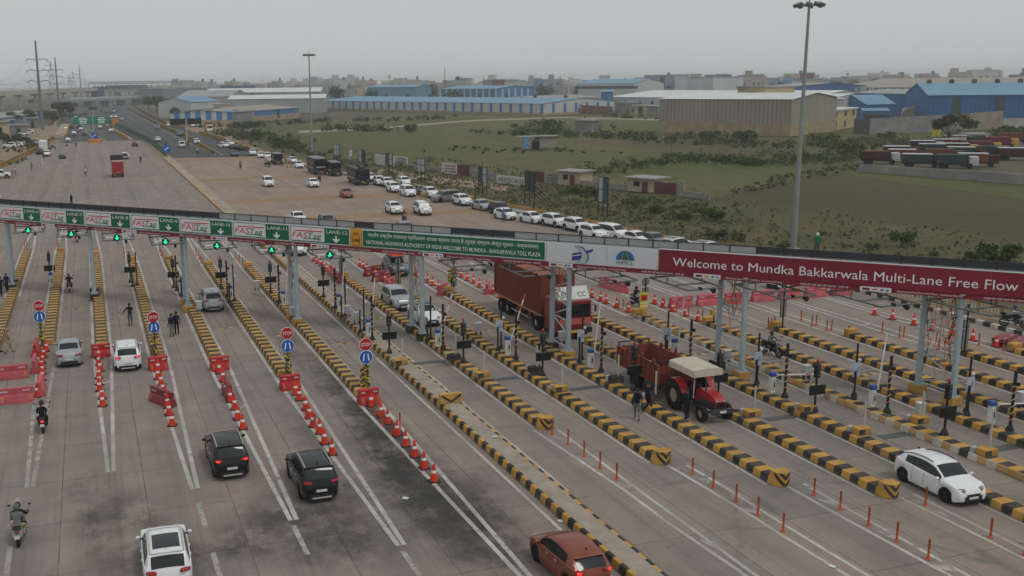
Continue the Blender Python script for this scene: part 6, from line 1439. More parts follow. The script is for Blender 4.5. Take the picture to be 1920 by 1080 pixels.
stand(791, 378, 2.9, 'stand', CKHA, CKHA, 'policeman in khaki before the dark parked sedan, left of two', 'cap', group=POL); stand(799, 378, 2.5, 'stand', CKHA, CKHA, 'policeman in khaki before the dark parked sedan, right of two', 'cap', group=POL)
stand(60, 320, 0, 'walk', CGRY, CGRY, 'person in grey walking on the open left pavement'); stand(79, 309, .5, 'walk', CWHT, CWHT, 'person in white walking near the left shoulder'); stand(24, 335, 1.3, 'stand', CMAR, CKHA, 'person in brown beside the white jeep at the left edge'); stand(29, 328, 1.3, 'stand', CWHT, CMAR, 'person in a pale top beside the white jeep at the left edge'); stand(82, 298, 0, 'stand', CMAR, CBLK, 'person in dark red by the white car at the left shoulder'); stand(104, 281, 0, 'stand', CWHT, CBLK, 'person in a white shirt by the thick yellow barrier'); stand(408, 275, 0, 'walk', CMAR, CBLK, 'person walking on the dark road by the parked cluster')
x = 37.9; y = GO.y+GS*x+1.0; person((x+.1, y+.6, 7.31), 2.4, 'stand', CGRN, CDEN, 'worker in a green shirt and white cap on the gantry walkway', M('helmet_white', (.6, .6, .6), .5, var=0), sc=.72)
x = -1.7; y = GO.y+GS*x+1.0; person((x+.1, y+.6, 7.31), .6, 'walk', CBLK, CBLK, 'person in black crouched on the gantry walkway at the left', 'hair', sc=.6)
tp = bpy.data.objects['tractor'].location; person((tp.x+.0, tp.y+.55, .14), PI, 'drive', CMAR, CBLK, 'driver in dark red sitting on the tractor', 'hair')
# ================================================================== BEYOND THE PLAZA
def AT(u, dist, z=0.):
    """place seen in photo column u at a given distance"""
    v = 161.-(u/1920)*23; d = MR.T @ np.array([(u-CX)/F, (v-CY)/F, 1.0]); h = math.hypot(d[0], d[1]); return float(d[0]/h*dist), float(d[1]/h*dist)
def along(pts, step):
    out = []; acc = 0.
    for a, b in zip(pts, pts[1:]):
        L = math.dist(a, b); t = acc
        while t < L: out.append((a[0]+(b[0]-a[0])*t/L, a[1]+(b[1]-a[1])*t/L, math.atan2(b[1]-a[1], b[0]-a[0]))); t += step
        acc = t-L
    return out
def strip_wall(b, pts, w, z0, z1, m, off=0.):
    for a, c in zip(pts, pts[1:]):
        dx, dy = c[0]-a[0], c[1]-a[1]; L = math.hypot(dx, dy) or 1; nx, ny = -dy/L, dx/L
        q = [(a[0]+nx*(off-w/2), a[1]+ny*(off-w/2)), (c[0]+nx*(off-w/2), c[1]+ny*(off-w/2)), (c[0]+nx*(off+w/2), c[1]+ny*(off+w/2)), (a[0]+nx*(off+w/2), a[1]+ny*(off+w/2))]
        b.prism(q, z0, z1, m)
# ---- roadside kerb, pavement and railing on the right
EDGE = [(58.3, 49), (58.1, 65), (57.4, 76), (56.2, 90), (54.6, 104), (52.4, 120), (50, 137), (47.4, 165), (43.2, 200), (40.2, 235), (38.8, 252)]
WALKM = M('side_pavement', (.27, .265, .27), .9, var=.2, scale=.6); FYEL = M('fence_yellow', (.42, .24, .06), .8, var=.3, scale=.8); NJY = M('barrier_yellow', (.40, .225, .055), .8, var=.35, scale=.6)
b = MB(); strip_wall(b, EDGE[3:], .3, 0, .22, KC, -.1); tag(b.build('roadside_kerb'), 'pale kerb along the parked cars on the right of the road', 'kerb')
b = MB(); strip_wall(b, EDGE[2:], 1.6, -.02, .2, WALKM, -1.1); struct(b.build('pavement'))
b = MB()
for x, y, a in along(EDGE[3:], 1.0): pass
strip_wall(b, [(x+2.1, y) for x, y in EDGE[2:]], .22, 0, .55, FYEL)
tag(b.build('roadside_parapet'), 'low worn yellow parapet behind the parked cars', 'parapet')
pst = None
for i, (x, y, a) in enumerate(along([(x+1.2, y) for x, y in EDGE[1:9]], 7.6)):
    if pst is None: q = MB(); q.tube((0, 0, 0), (0, 0, 1.25), .06, None, 6, BLK); o = pst = q.build('kerb_post')
    else: o = pst.copy(); COL.objects.link(o)
    o.location = (x, y, .19); tag(o, 'thin black pavement post behind the parked cars, %s from the gantry end' % ORD[min(i, 19)], 'post', 'black posts along the pavement')
b = MB()
for i, (x, y, a) in enumerate(along([(58.05, 20), (58.1, 66), (57.7, 78)], .62)):
    b.cbox((x, y, .14), (.63, .28, .28), (KB, KW)[i % 2], a)
tag(b.build('roadside_kerb'), 'black and white kerb at the far right behind the gantry', 'kerb')
WF = M('fence_white', (.50, .49, .44), .7, var=.2)
t = thing('palisade_fence', 'white and yellow paling fence behind the motorcyclist at the right edge', 'fence', (60.4, 50, 0)); b = MB()
for i, (x, y, a) in enumerate(along([(0, -30), (0, 18)], .28)): b.cbox((x, y, .55), (.05, .13, 1.0), WF if i % 7 else FYEL, a)
b.build('palings', t); b = MB()
for z in (.35, .85): b.box(-.05, .05, -30, 18, z, z+.06, FYEL)
b.build('rail', t)
# ---- yellow concrete barriers beside the carriageways
def nj_barrier(pts, label, h=1.05, m=NJY, gap=2.6, posts=True):
    b = MB(); x0, y0 = pts[0]; rel = [(x-x0, y-y0) for x, y in pts]
    strip_wall(b, rel, .42, 0, h*.45, m); strip_wall(b, rel, .24, h*.45+.002, h, m)
    if posts:
        for x, y, a in along(rel, gap): b.cbox((x, y, h*.5), (.10, .50, h*.9), KB, a)
    o = b.build('concrete_barrier'); o.location = (x0, y0, 0); return tag(o, label, 'barrier')
nj_barrier(P((-40, 336), (0, 316), (40, 296), (70, 282)), 'yellow and black barrier at the left edge beside the dirt')
nj_barrier(P((70, 282), (98, 262), (118, 258)), 'short thick yellow barrier at the end of the left shoulder', 1.2)
nj_barrier(P((92, 236), (115, 216), (138, 203)), 'yellow barrier bending away beside the left lanes')
nj_barrier([(39.6, 250), (39.4, 300), (37.4, 360)], 'yellow barrier behind the cars parked on the dark road', 1.0)
nj_barrier([(35.6, 398), (33.4, 440), (33., 480), (34, 640), (38, 900)], 'yellow barrier along the far right of the highway', 1.1)
nj_barrier([(29.2, 252), (29.9, 300), (30.6, 335), (28.9, 430), (28.6, 560), (29.5, 760)], 'long yellow barrier down the middle of the coming lanes', 1.0)
nj_barrier([(12.3, 333), (9, 400), (5.5, 520)], 'yellow barrier on the spur behind the blue keep left sign', .9, posts=False)
b = MB(); strip_wall(b, [(14.0, 346), (12.2, 330), (9.2, 400), (4, 560)][1:], 1.6, -.02, .2, KC, -.9); tag(b.build('median'), 'pale paved spur that divides the two leaving roads', 'median')
t = thing('green_fence', 'green screen fence along the highway median', 'fence', (17.4, 246, 0)); b = MB(); pts = [(0, 0), (-.3, 60), (-2.6, 110), (-6, 200), (-7.6, 256)]
strip_wall(b, pts, .08, .25, 1.9, M('fence_green', (.012, .10, .075), .6, var=.15, scale=.4)); b.build('screen', t)
b = MB(); strip_wall(b, pts, .5, 0, .28, KC); b.build('plinth', t); b = MB()
for x, y, a in along(pts, 3.): b.cbox((x, y, 1.0), (.1, .14, 2.0), BLK, a)
b.build('post', t)
# ---- signs on the highway
def overhead(u, v, x0, x1, yt, yb, label, m, strips=True, name='road_sign', split=True):
    x, y = G(u, v); d = math.hypot(x, y); k = d/F; t = thing(name, label, 'road sign', (x, y, 0), 0)
    zt, zb = ZAT(yt, x, y), ZAT(yb, x, y); MB().tube((0, 0, 0), (0, 0, zt), .22, .16, 10, GREYM).build('pole', t, 40)
    spans = [((x0-u)*k, -.25), (.25, (x1-u)*k)] if split else [((x0-u)*k, (x1-u)*k)]
    for a, e in spans:
        b = MB(); b.box(a, e, -.4, -.3, zb, zt, m); o = b.build('sign_board', t)
        if strips:
            b = MB(); rr = random.Random(int(u))
            for i in range(4): L = (e-a)*rr.uniform(.35, .6); c = (a+e)/2; z = zt-(zt-zb)*(.18+.21*i); b.box(c-L/2, c+L/2, -.41, -.4, z-.11*(zt-zb)*.5, z+.11*(zt-zb)*.5, LTXT)
            b.build('lettering', o)
    return t
overhead(176, 256, 145, 204, 218.5, 233, 'big bright green direction sign over the left lanes', M('sign_bright_green', (.01, .20, .11), .5, var=.05))
overhead(351, 266, 322, 378, 222, 233.5, 'black double sign board seen from behind on a single pole', BLK2, False)
overhead(182, 196, 168, 182, 181.5, 186, 'tiny pale green sign far up the highway', M('sign_far_green', (.02, .22, .13), .5, var=0), False, split=False)
overhead(175, 226, 168, 183, 201, 206.5, 'small dark green sign above the far left lanes', M('sign_dark_green', (.02, .07, .04), .6, var=0), False, split=False)
def round_sign(u, v, vt, label, ob=True):
    x, y = G(u, v); z = ZAT(vt, x, y); t = thing('round_sign', label, 'road sign', (x, y, 0), 0)
    MB().bbox(-.22, .22, -.2, .2, 0, z-.7, .05, NJY).build('post', t); b = MB(); disc(b, (0, -.3, z), .95, SBLUE, 26, .06); s = b.build('plate', t)
    MB().cbox((0, -.34, z), (1.1, .02, .22), LTXT, 0, -.6).build('arrow', s); MB().bbox(-.2, .2, -.1, .1, z+1., z+1.35, .05, BLK2).build('blinker', t)
round_sign(313, 296, 279, 'blue round keep left sign on a yellow post at the median nose'); round_sign(178, 266, 254, 'blue sign above the orange barrier on the left spur')
x, y = G(178, 268); o = MB().bbox(-2., 2., -.6, .6, 0, 1.1, .2, M('drum_orange', (.50, .20, .035), .7, var=.25, scale=1.)).build('crash_cushion', None, None, (x, y, 0)); tag(o, 'orange crash cushion at the tip of the left spur', 'crash cushion')
x, y = G(217, 238); o = MB().bbox(-1.3, 1.3, -.1, .1, 1., 3.4, .05, MATS['drum_orange']).build('orange_board', None, None, (x, y, 0)); tag(o, 'orange board beside the highway median', 'board')
# ---- light masts
def mast(xy, vt, label, r=.26, ring=1.3):
    x, y = xy; h = ZAT(vt, x, y); t = thing('light_mast', label, 'light mast', (x, y, 0))
    m = M('mast_steel', (.24, .25, .25), .5, var=.15, scale=.3)
    b = MB(); n = 4
    for i in range(n): b.tube((0, 0, h*i/n), (0, 0, h*(i+1)/n), r*(1.25-.75*i/n), r*(1.25-.75*(i+1)/n), 12, m)
    b.bbox(-.5, .5, -.5, .5, 0, .4, .05, KC); b.build('pole', t, 40)
    b = MB(); b.path([(ring*.7*math.cos(a*PI/6), ring*.7*math.sin(a*PI/6), h-.3) for a in range(13)], .05, 6, m); b.build('ring', t)
    for i in range(8):
        a = i*PI/4; b = MB(); b.cbox((ring*math.cos(a), ring*math.sin(a), h-.25), (.55, .4, .3), M('lamp_body', (.12, .12, .13), .5, var=0), a, .45); b.build('lamp', t)
    MB().tube((0, 0, h-.3), (0, 0, h+.7), .05, None, 6, m).build('finial', t)
mast(G(585, 288), 101, 'tall light mast beside the black bus'); mast((65.74, 82.36), 4, 'very tall light mast behind the maroon board', .23, 1.15)
# ---- roadside hoardings on posts
HBL = M('hoarding_dark', (.03, .045, .05), .5, var=.15); HWH = M('hoarding_pale', (.36, .38, .39), .6, var=.1); HGR = M('hoarding_teal', (.03, .09, .10), .5, var=.2)
HB = [(632, 306, 270, 'first hoarding from the left, two white panels on black posts', (HWH, HWH), 4), (679, 321, 280, 'second hoarding from the left, grey panels, above the riot truck', (HBL, HWH), 4), (730, 325, 287, 'third hoarding, grey and teal panels, above the white suvs', (HWH, HGR), 4), (790, 341, 296, 'fourth hoarding, two pale panels on three posts', (HWH, HWH), 4), (905, 364, 312, 'fifth hoarding beside the number wall, pale and grey', (HWH, HBL), 3.6), (993, 384, 322, 'sixth hoarding propped by slanting struts', (HBL, HBL), 4.2), (1130, 405, 331, 'seventh hoarding, teal, seen nearly edge on', (HGR, HWH), 3.2)]
for i, (u, v, vt, lab, ms, W_) in enumerate(HB):
    W_ *= .58
    x, y = G(u, v); h = ZAT(vt, x, y); ang = math.atan2(1, -.16)+(.12 if i < 5 else .0); t = thing('hoarding', lab, 'hoarding', (x, y, 0), ang, 'hoardings along the road')
    for k in (-1, 0, 1): MB().tube((k*W_/2, 0, 0), (k*W_/2, 0, h), .075, None, 6, BLK).build('post', t)
    zl = h*.42 if i != 6 else h*.35
    for k, m in enumerate(ms):
        a = -W_/2+k*W_/2+.08; MB().box(a, a+W_/2-.16, -.06, .06, zl, h-.08, m).build('panel', t)
    b = MB()
    for z in (zl, (zl+h)/2, h-.06): b.box(-W_/2, W_/2, -.09, .09, z-.05, z+.05, BLK)
    b.build('frame', t)
    if i == 5:
        for k in (-1, 0, 1): MB().tube((k*W_/2, 0, h*.6), (k*W_/2+.0, -3.2, 0), .06, None, 6, BLK).build('strut', t)
# ---- field wall with painted panels, huts and gates
BRW = M('wall_block', (.27, .25, .215), .9, var=.25, scale=1.5); PNTW = M('wall_painted', (.50, .49, .45), .85, var=.15); CRM = M('hut_cream', (.42, .37, .25), .85, var=.15); MRN = M('gate_maroon', (.13, .04, .05), .6, var=.15); ROOFG = M('slab_grey', (.30, .29, .28), .9, var=.2); TXR = M('paint_letters_red', (.30, .10, .10), .8, var=.3, scale=4); TXB = M('paint_letters_dark', (.10, .12, .13), .8, var=.2)
def wall(a, e, vt, label, m=BRW, txt=None, tm=None, th=.25, name='field_wall'):
    A, E = G(*a), G(*e); L = math.dist(A, E); h = ZAT(vt, *A); rz = math.atan2(E[1]-A[1], E[0]-A[0]); t = thing(name, label, 'wall', (*A, 0), rz)
    w = MB().box(0, L, 0, th, 0, h, m).build('masonry', t)
    if txt == 'rows':
        b = MB(); rr = random.Random(int(a[0]))
        for i in range(3):
            q = .25*L
            while q < L*.9: l = rr.uniform(.3, .9); b.box(q, q+l, -.012, .0, h*(.78-.27*i)-.16, h*(.78-.27*i)+.1, tm); q += l+.18
        b.build('painted_words', w)
    elif txt: MB().text(txt, (L/2, -.012, h*.52), U, V, h*.52, tm, L*.86).build('painted_words', w)
    return t
wall((655, 300), (660, 300), 281, 'short pale wall stub behind the first hoarding', PNTW)
wall((703, 307), (716, 310), 289, 'white wall end left of the red lettered wall', PNTW); wall((716, 310), (738, 312), 291, 'white wall with red painted rows behind the third hoarding', PNTW, 'rows', TXR); wall((740, 309), (763, 311), 293, 'white wall with dark painted rows right of the third hoarding', PNTW, 'rows', TXB)
wall((764, 315), (828, 323), 307, 'low grey wall between two painted walls', BRW); wall((828, 324), (856, 327), 305, 'white wall with red painted rows left of a maroon gate', PNTW, 'rows', TXR)
wall((857, 328), (879, 330), 308, 'maroon field gate with a pale stripe', MRN, name='field_gate'); wall((880, 330), (930, 338), 318, 'sloping grey wall right of the pale striped gate', BRW)
wall((931, 343), (986, 349), 328, 'pale wall painted with a dark phone number', PNTW, '9899413636', TXB); wall((985, 338), (1020, 342), 319, 'maroon field gate behind the strutted hoarding', MRN, name='field_gate'); wall((1020, 343), (1046, 345), 324, 'grey wall with dark lettering joining the left hut', BRW, 'rows', TXB)
wall((1087, 349), (1176, 358), 338, 'grey block wall between the two huts', BRW); wall((1226, 362), (1267, 365), 341, 'maroon field gate beside the right hut', MRN, name='field_gate'); wall((1268, 366), (1281, 369), 338, 'grey stepped wall at the right of the gate', BRW); wall((1281, 369), (1329, 375), 358, 'low grey block wall ending in the field', BRW)
wall((460, 252), (485, 250), 243, 'low white wall near the bushes left of the mast', PNTW)
def hut(a, e, vt, label, door):
    A, E = G(*a), G(*e); L = math.dist(A, E); h = ZAT(vt, *A); t = thing('hut', label, 'hut', (*A, 0), math.atan2(E[1]-A[1], E[0]-A[0])); MB().box(0, L, 0, 3.6, 0, h-.18, CRM).build('wall', t)
    MB().box(-.5, L+.4, -.6, 4, h-.18, h, ROOFG).build('roof', t); MB().box(L*.24, L*.46, -.04, 0, h*.38, h*.72, BLK2).build('window', t); MB().box(L*.55, L*.76, -.05, 0, .02, h*.72, MRN).build('door', t)
hut((1046, 346), (1087, 349), 319, 'cream hut with a flat slab roof, left of two', 1); hut((1176, 358), (1226, 362), 331, 'cream hut with a flat slab roof beside a maroon gate', 1)
x, y = G(991, 281); t = thing('field_shelter', 'tiny field shelter with a blue door and dark tank', 'shelter', (x, y, 0)); MB().box(-1.2, 0, 0, .3, 0, 3.2, M('door_blue', (.10, .25, .45), .6, var=.1)).build('door', t); MB().lathe([(1., 0), (1., 2), (.7, 2.3), (0, 2.3)], (2.4, 1, 0), BLK2, 12).build('water_tank', t); MB().box(-1.6, 9, 1.5, 5, 3., 3.2, ROOFG).build('roof', t); MB().box(3.8, 8.6, 2, 4.8, 0, 3., BRW).build('wall', t)
# ---- big sheds and works
def ribbed(name, col, col2, pitch, duty=.18, rough=.6):
    t = NT(name, rough); X, Y, Z = t.xyz(); s = t.math('FRACT', t.math('DIVIDE', t.math('ADD', X, Y), pitch)); k = t.rng(s, duty, duty+.06, 1., 0.)
    c = t.mix(k, col, col2); c = t.mix(1., c, t.rng(t.noise(.12, 5, .7, (1, 1, .25)), .3, .7, .86, 1.12), 'MULTIPLY'); return t.out(c)
BEI = ribbed('shed_beige', (.32, .285, .235), (.20, .172, .135), 1.3, .2); BPL = M('plinth_tan', (.33, .26, .17), .9, var=.25, scale=.4); SHW = ribbed('shed_white', (.50, .52, .53), (.44, .46, .48), 1.4); SHG = ribbed('shed_grey', (.33, .345, .345), (.29, .30, .30), 1.6); SHB = ribbed('shed_blue', (.035, .13, .30), (.025, .105, .25), 1.5); SHB2 = ribbed('shed_mid_blue', (.055, .19, .38), (.045, .16, .33), 1.5)
RFB = ribbed('roof_blue', (.16, .30, .42), (.13, .255, .37), 2.); RFW = ribbed('roof_white', (.62, .63, .63), (.55, .56, .56), 2.2); RFG = ribbed('roof_grey', (.30, .31, .31), (.27, .28, .28), 2.); RFT = ribbed('roof_tan', (.30, .27, .23), (.26, .235, .20), 2.); PAN = M('panel_pale', (.46, .475, .485), .6, var=.1, scale=.2); BLUP = M('pier_blue', (.035, .16, .36), .6, var=.1); YOF = M('office_yellow', (.42, .35, .20), .85, var=.2, scale=.4); WND = M('window_dark', (.05, .055, .06), .3, var=0); GBW = M('grey_block', (.22, .215, .21), .95, var=.3, scale=.25); BRK = M('brick_brown', (.20, .105, .075), .9, var=.25, scale=.4)
def shed(label, a, e, depth, vt, wall_m, roof_m, ridge=2.5, plinth=0., plm=BPL, bays=None, baym=BLUP, name='shed', cat='warehouse', dist=None, wins=None, vents=0, zt=None, over=.4, flat=False):
    A, E = (AT(a, dist[0]), AT(e, dist[1])) if dist else (G(*a), G(*e)); L = math.dist(A, E); h = zt or ZAT(vt, *A); rz = math.atan2(E[1]-A[1], E[0]-A[0])
    t = thing(name, label, cat, (*A, 0), rz)
    b = MB(); b.box(0, L, 0, depth, plinth, h, wall_m)
    if not flat: b.add([(0, 0, h), (0, depth, h), (0, depth/2, h+ridge), (L, 0, h), (L, depth, h), (L, depth/2, h+ridge)], [(0, 2, 1), (3, 4, 5)], wall_m)
    if bays:
        for i in range(max(2, int(depth/(L/bays)))): q = depth*i/max(2, int(depth/(L/bays))); b.box(L, L+.12, q-.12*L/bays, q+.12*L/bays, plinth, h-.02, baym)
        for i in range(bays+1): q = L*i/bays; b.box(q-.45*L/bays*.28, q+.45*L/bays*.28, -.12, .002, plinth, h-.02, baym)
    w = b.build('wall', t)
    if plinth: MB().box(-.1, L+.1, -.1, depth+.1, 0, plinth, plm).build('plinth', t)
    b = MB(); o = over
    if flat: b.box(-o, L+o, -o, depth+o, h+.002, h+.5, roof_m)
    else:
        s = ridge/(depth/2); b.add([(-o, -o, h-o*s+.12), (L+o, -o, h-o*s+.12), (L+o, depth/2, h+ridge+.12), (-o, depth/2, h+ridge+.12), (L+o, depth+o, h-o*s+.12), (-o, depth+o, h-o*s+.12)], [(0, 1, 2, 3), (3, 2, 4, 5)], roof_m)
    r = b.build('roof', t)
    if wins:
        for (f, g, fw, fh) in wins: MB().box(L*f-fw/2, L*f+fw/2, -.15, 0, h*g-fh/2, h*g+fh/2, WND).build('window', t)
    for i in range(vents):
        q = L*(i+.5)/vents; MB().bbox(q-.8, q+.8, depth/2-.8, depth/2+.8, h+ridge-.2, h+ridge+1.5, .3, WND).build('roof_vent', r)
    return t
W1 = shed('huge beige ribbed shed on a tan plinth at right centre', (1235, 249), (1481, 256), 34, 186, BEI, RFW, 1.6, 3.4)
shed('yellow two storey office with grey upper cladding beside the beige shed', (1535, 249), (1604, 238), 30, 211, YOF, RFW, .6, 0, wins=[(.12, .80, 2.2, 1.4), (.42, .80, 2.2, 1.4), (.68, .80, 2.2, 1.4), (.9, .8, 2.2, 1.4), (.12, .28, 2.2, 1.6), (.42, .28, 2.2, 1.6), (.68, .28, 2.2, 1.6)], flat=True, name='office_block', cat='office')
A, E = G(1535, 249), G(1604, 238); L = math.dist(A, E); h0 = ZAT(211, *A); t = thing('shed', 'grey clad upper hall with a white roof above the yellow office', 'warehouse', (A[0]-4, A[1]+6, 0), math.atan2(E[1]-A[1], E[0]-A[0])); h1 = ZAT(192, *A); MB().box(0, L+12, .3, 30, h0+.6, h1, SHG).build('wall', t); MB().add([(-1, 0, h1+.1), (L+13, 0, h1+.1), (L+13, 15, h1+1.6), (-1, 15, h1+1.6), (L+13, 31, h1+.1), (-1, 31, h1+.1)], [(0, 1, 2, 3), (3, 2, 4, 5)], RFW).build('roof', t)
def slab(label, a, e, vt, ve, m, th=.5, name='boundary_wall'):
    A, E = G(*a), G(*e); L = math.dist(A, E); h, g = ZAT(vt, *A), ZAT(ve, *E); b = MB()
    b.add([(0, 0, 0), (L, 0, 0), (L, th, 0), (0, th, 0), (0, 0, h), (L, 0, g), (L, th, g), (0, th, h)], [(0, 3, 2, 1), (4, 5, 6, 7), (0, 1, 5, 4), (1, 2, 6, 5), (2, 3, 7, 6), (3, 0, 4, 7)], m)
    o = b.build(name); o.location = (*A, 0); o.rotation_euler.z = math.atan2(E[1]-A[1], E[0]-A[0]); return tag(o, label, 'wall')
slab('tall grey block wall right of the yellow office', (1630, 252), (1792, 246), 223, 214, GBW); slab('tall tan block wall behind the spreading tree', (1793, 246), (1878, 240), 214, 208, M('tan_block', (.27, .23, .18), .95, var=.3, scale=.3)); slab('dark grey wall beside the yellow office', (1600, 250), (1629, 252), 222, 223, M('dark_block', (.13, .13, .135), .9, var=.2))
slab('low whitish wall under the big blue shed', (1879, 240), (2000, 238), 222, 220, M('pale_wall', (.33, .32, .30), .9, var=.25, scale=.3))
shed('large blue shed with dark window strips at the right', (1737, 231), (2010, 231), 46, 179, SHB, RFB, 4., wins=[(.20, .62, 2.6, 6), (.50, .62, 2.6, 6)], vents=6)
shed('lower blue shed behind the large blue one', 1605, 1745, 30, 0, SHB, RFG, 1.6, dist=(520, 470), zt=9.)
shed('long tan roofed works with blue piers at the upper right', 1568, 2000, 90, 0, PAN, RFT, 4.5, bays=24, dist=(620, 560), zt=10.5)
shed('small gabled blue shed before the arched hangar', (1622, 226), (1676, 224), 14, 196, SHB2, RFB, 3.4); shed('low blue lean-to with a dark opening', (1617, 230), (1664, 230), 8, 208, SHB2, RFB, .8, wins=[(.55, .35, 9, 3)])
A = G(1690, 226); t = thing('hangar', 'arched pale hangar with a brown front', 'hangar', (*A, 0), -.75); b = MB(); n = 14; r = 8.5; hh = ZAT(196, *A)
pts = [(r+r*math.cos(PI-PI*i/n), hh*.35+(hh*.62)*math.sin(PI*i/n)) for i in range(n+1)]; rows = [[(p_[0], 0, p_[1]), (p_[0], 46, p_[1])] for p_ in pts]; b.grid(rows[::-1], RFT); b.build('roof', t, 50)
b = MB(); b.poly([(p_[0], -.02, p_[1]) for p_ in pts]+[(2*r, -.02, 0), (0, -.02, 0)], M('hangar_front', (.30, .25, .19), .85, var=.15)); b.build('front_wall', t); MB().box(0, .3, 0, 46, 0, hh*.35, PAN).build('side_wall', t); MB().box(r-2.2, r+2.2, -.08, -.03, 0, 5.5, WND).build('door', t)
shed('vast pale shed with a long white roof behind the beige one', (1142, 205), (1500, 213), 70, 182, SHW, RFW, 3.2, wins=[(.10, .6, 2, 1.6), (.19, .6, 2, 1.6), (.26, .6, 2, 1.6)], dist=None)
shed('small yellow roof house on top of the pale shed', 1384, 1436, 14, 0, YOF, ROOFG, .5, dist=(395, 385), zt=13.2, wins=[(.25, .8, 2.4, 1.2), (.55, .8, 3.4, 1.8)], flat=True, name='office_block', cat='office')
shed('long pale shed with blue piers across the middle distance', (601, 206), (1016, 217), 55, 189, PAN, RFB, 2.2, 1.2, bays=27, vents=9); shed('taller striped shed with blue piers right of the long one', (1020, 207), (1128, 202), 40, 186, PAN, RFT, 1.5, bays=11)
slab('brown block wall with a red banner in the middle distance', (1041, 214), (1089, 214), 196, 196, GBW); A = G(1041, 214); E = G(1089, 214); L = math.dist(A, E); hb = ZAT(203, *A)
t = thing('banner', 'red banner with white lettering on a brown wall', 'banner', (A[0], A[1]-.4, 0), math.atan2(E[1]-A[1], E[0]-A[0])); s = MB().box(L*.15, L*.97, -.2, -.05, 1., hb, M('banner_red', (.28, .03, .045), .6, var=.1)).build('sheet', t)
b = MB(); b.box(L*.24, L*.48, -.22, -.2, 1.9, hb-.9, LTXT); b.box(L*.55, L*.88, -.22, -.2, hb*.62, hb*.62+.7, LTXT); b.box(L*.55, L*.88, -.22, -.2, hb*.40, hb*.40+.7, LTXT); b.build('lettering', s)
slab('brown wall right of the red banner', (1090, 214), (1148, 215), 197, 200, BRK); shed('small cream house with dark openings before the pale shed', (1180, 215), (1212, 216), 8, 199, YOF, ROOFG, .4, wins=[(.2, .5, 1.4, 2), (.65, .55, 2.8, 3)], flat=True, name='house', cat='house'); shed('grey block house left of the cream one', (1152, 214), (1172, 215), 8, 193, GBW, ROOFG, .4, flat=True, name='house', cat='house'); shed('grey block house right of the cream one', (1213, 217), (1234, 218), 8, 200, GBW, ROOFG, .4, flat=True, name='house', cat='house')
shed('blue and white striped shed near the road at the left', (437, 236), (478, 229), 26, 211, ribbed('stripe_blue_white', (.46, .48, .5), (.05, .20, .40), 4.4, .5), RFT, 1., 2.4, dist=None)
shed('blue clad shed right of the striped one near the mast', (478, 229), (561, 221), 34, 208, SHB2, RFT, 1.6, 2.6, wins=[(.5, .55, 3, 3.5)]); shed('blue shed front left of the striped one', (402, 236), (421, 236), 20, 212, SHB2, RFB, 1., wins=[(.55, .5, 1.6, 6)]); shed('grey block front beside the blue shed', (422, 236), (437, 236), 20, 211, GBW, RFG, .5, flat=True)
shed('very long grey shed with a white roof left of the mast', 425, 608, 40, 0, SHG, RFW, 2., dist=(590, 585), zt=8.); shed('second long grey shed with a white roof further back', 380, 600, 60, 0, SHG, RFW, 3., dist=(780, 770), zt=10.); shed('grey gabled shed behind the blue roofed works', 332, 430, 50, 0, SHG, RFG, 4, dist=(690, 680), zt=8.5); shed('blue roofed works with white lower wall', 356, 410, 20, 0, PAN, RFB, 2.5, dist=(520, 540), zt=8.); shed('yellow plastered house near the black sign', 376, 394, 10, 0, YOF, ROOFG, .5, dist=(430, 430), zt=6.5, flat=True, name='house', cat='house'); shed('brown plastered house by the blue roof', 398, 428, 10, 0, CRM, ROOFG, .5, dist=(470, 470), zt=7.5, flat=True, name='house', cat='house'); shed('pale house beside the trees near the yellow barrier', 345, 356, 9, 0, PAN, ROOFG, .5, dist=(560, 560), zt=6., flat=True, name='house', cat='house'); shed('grey flat building far behind the left works', 305, 388, 30, 0, M('far_grey_block', (.20, .215, .23), .9, var=.1, scale=.1), RFG, .5, dist=(900, 940), zt=13., flat=True, name='factory', cat='factory'); shed('dark blue block behind the long grey sheds', 433, 478, 20, 0, M('far_blue_block', (.08, .13, .19), .8, var=.1), RFG, .5, dist=(860, 870), zt=15., flat=True, name='factory', cat='factory')
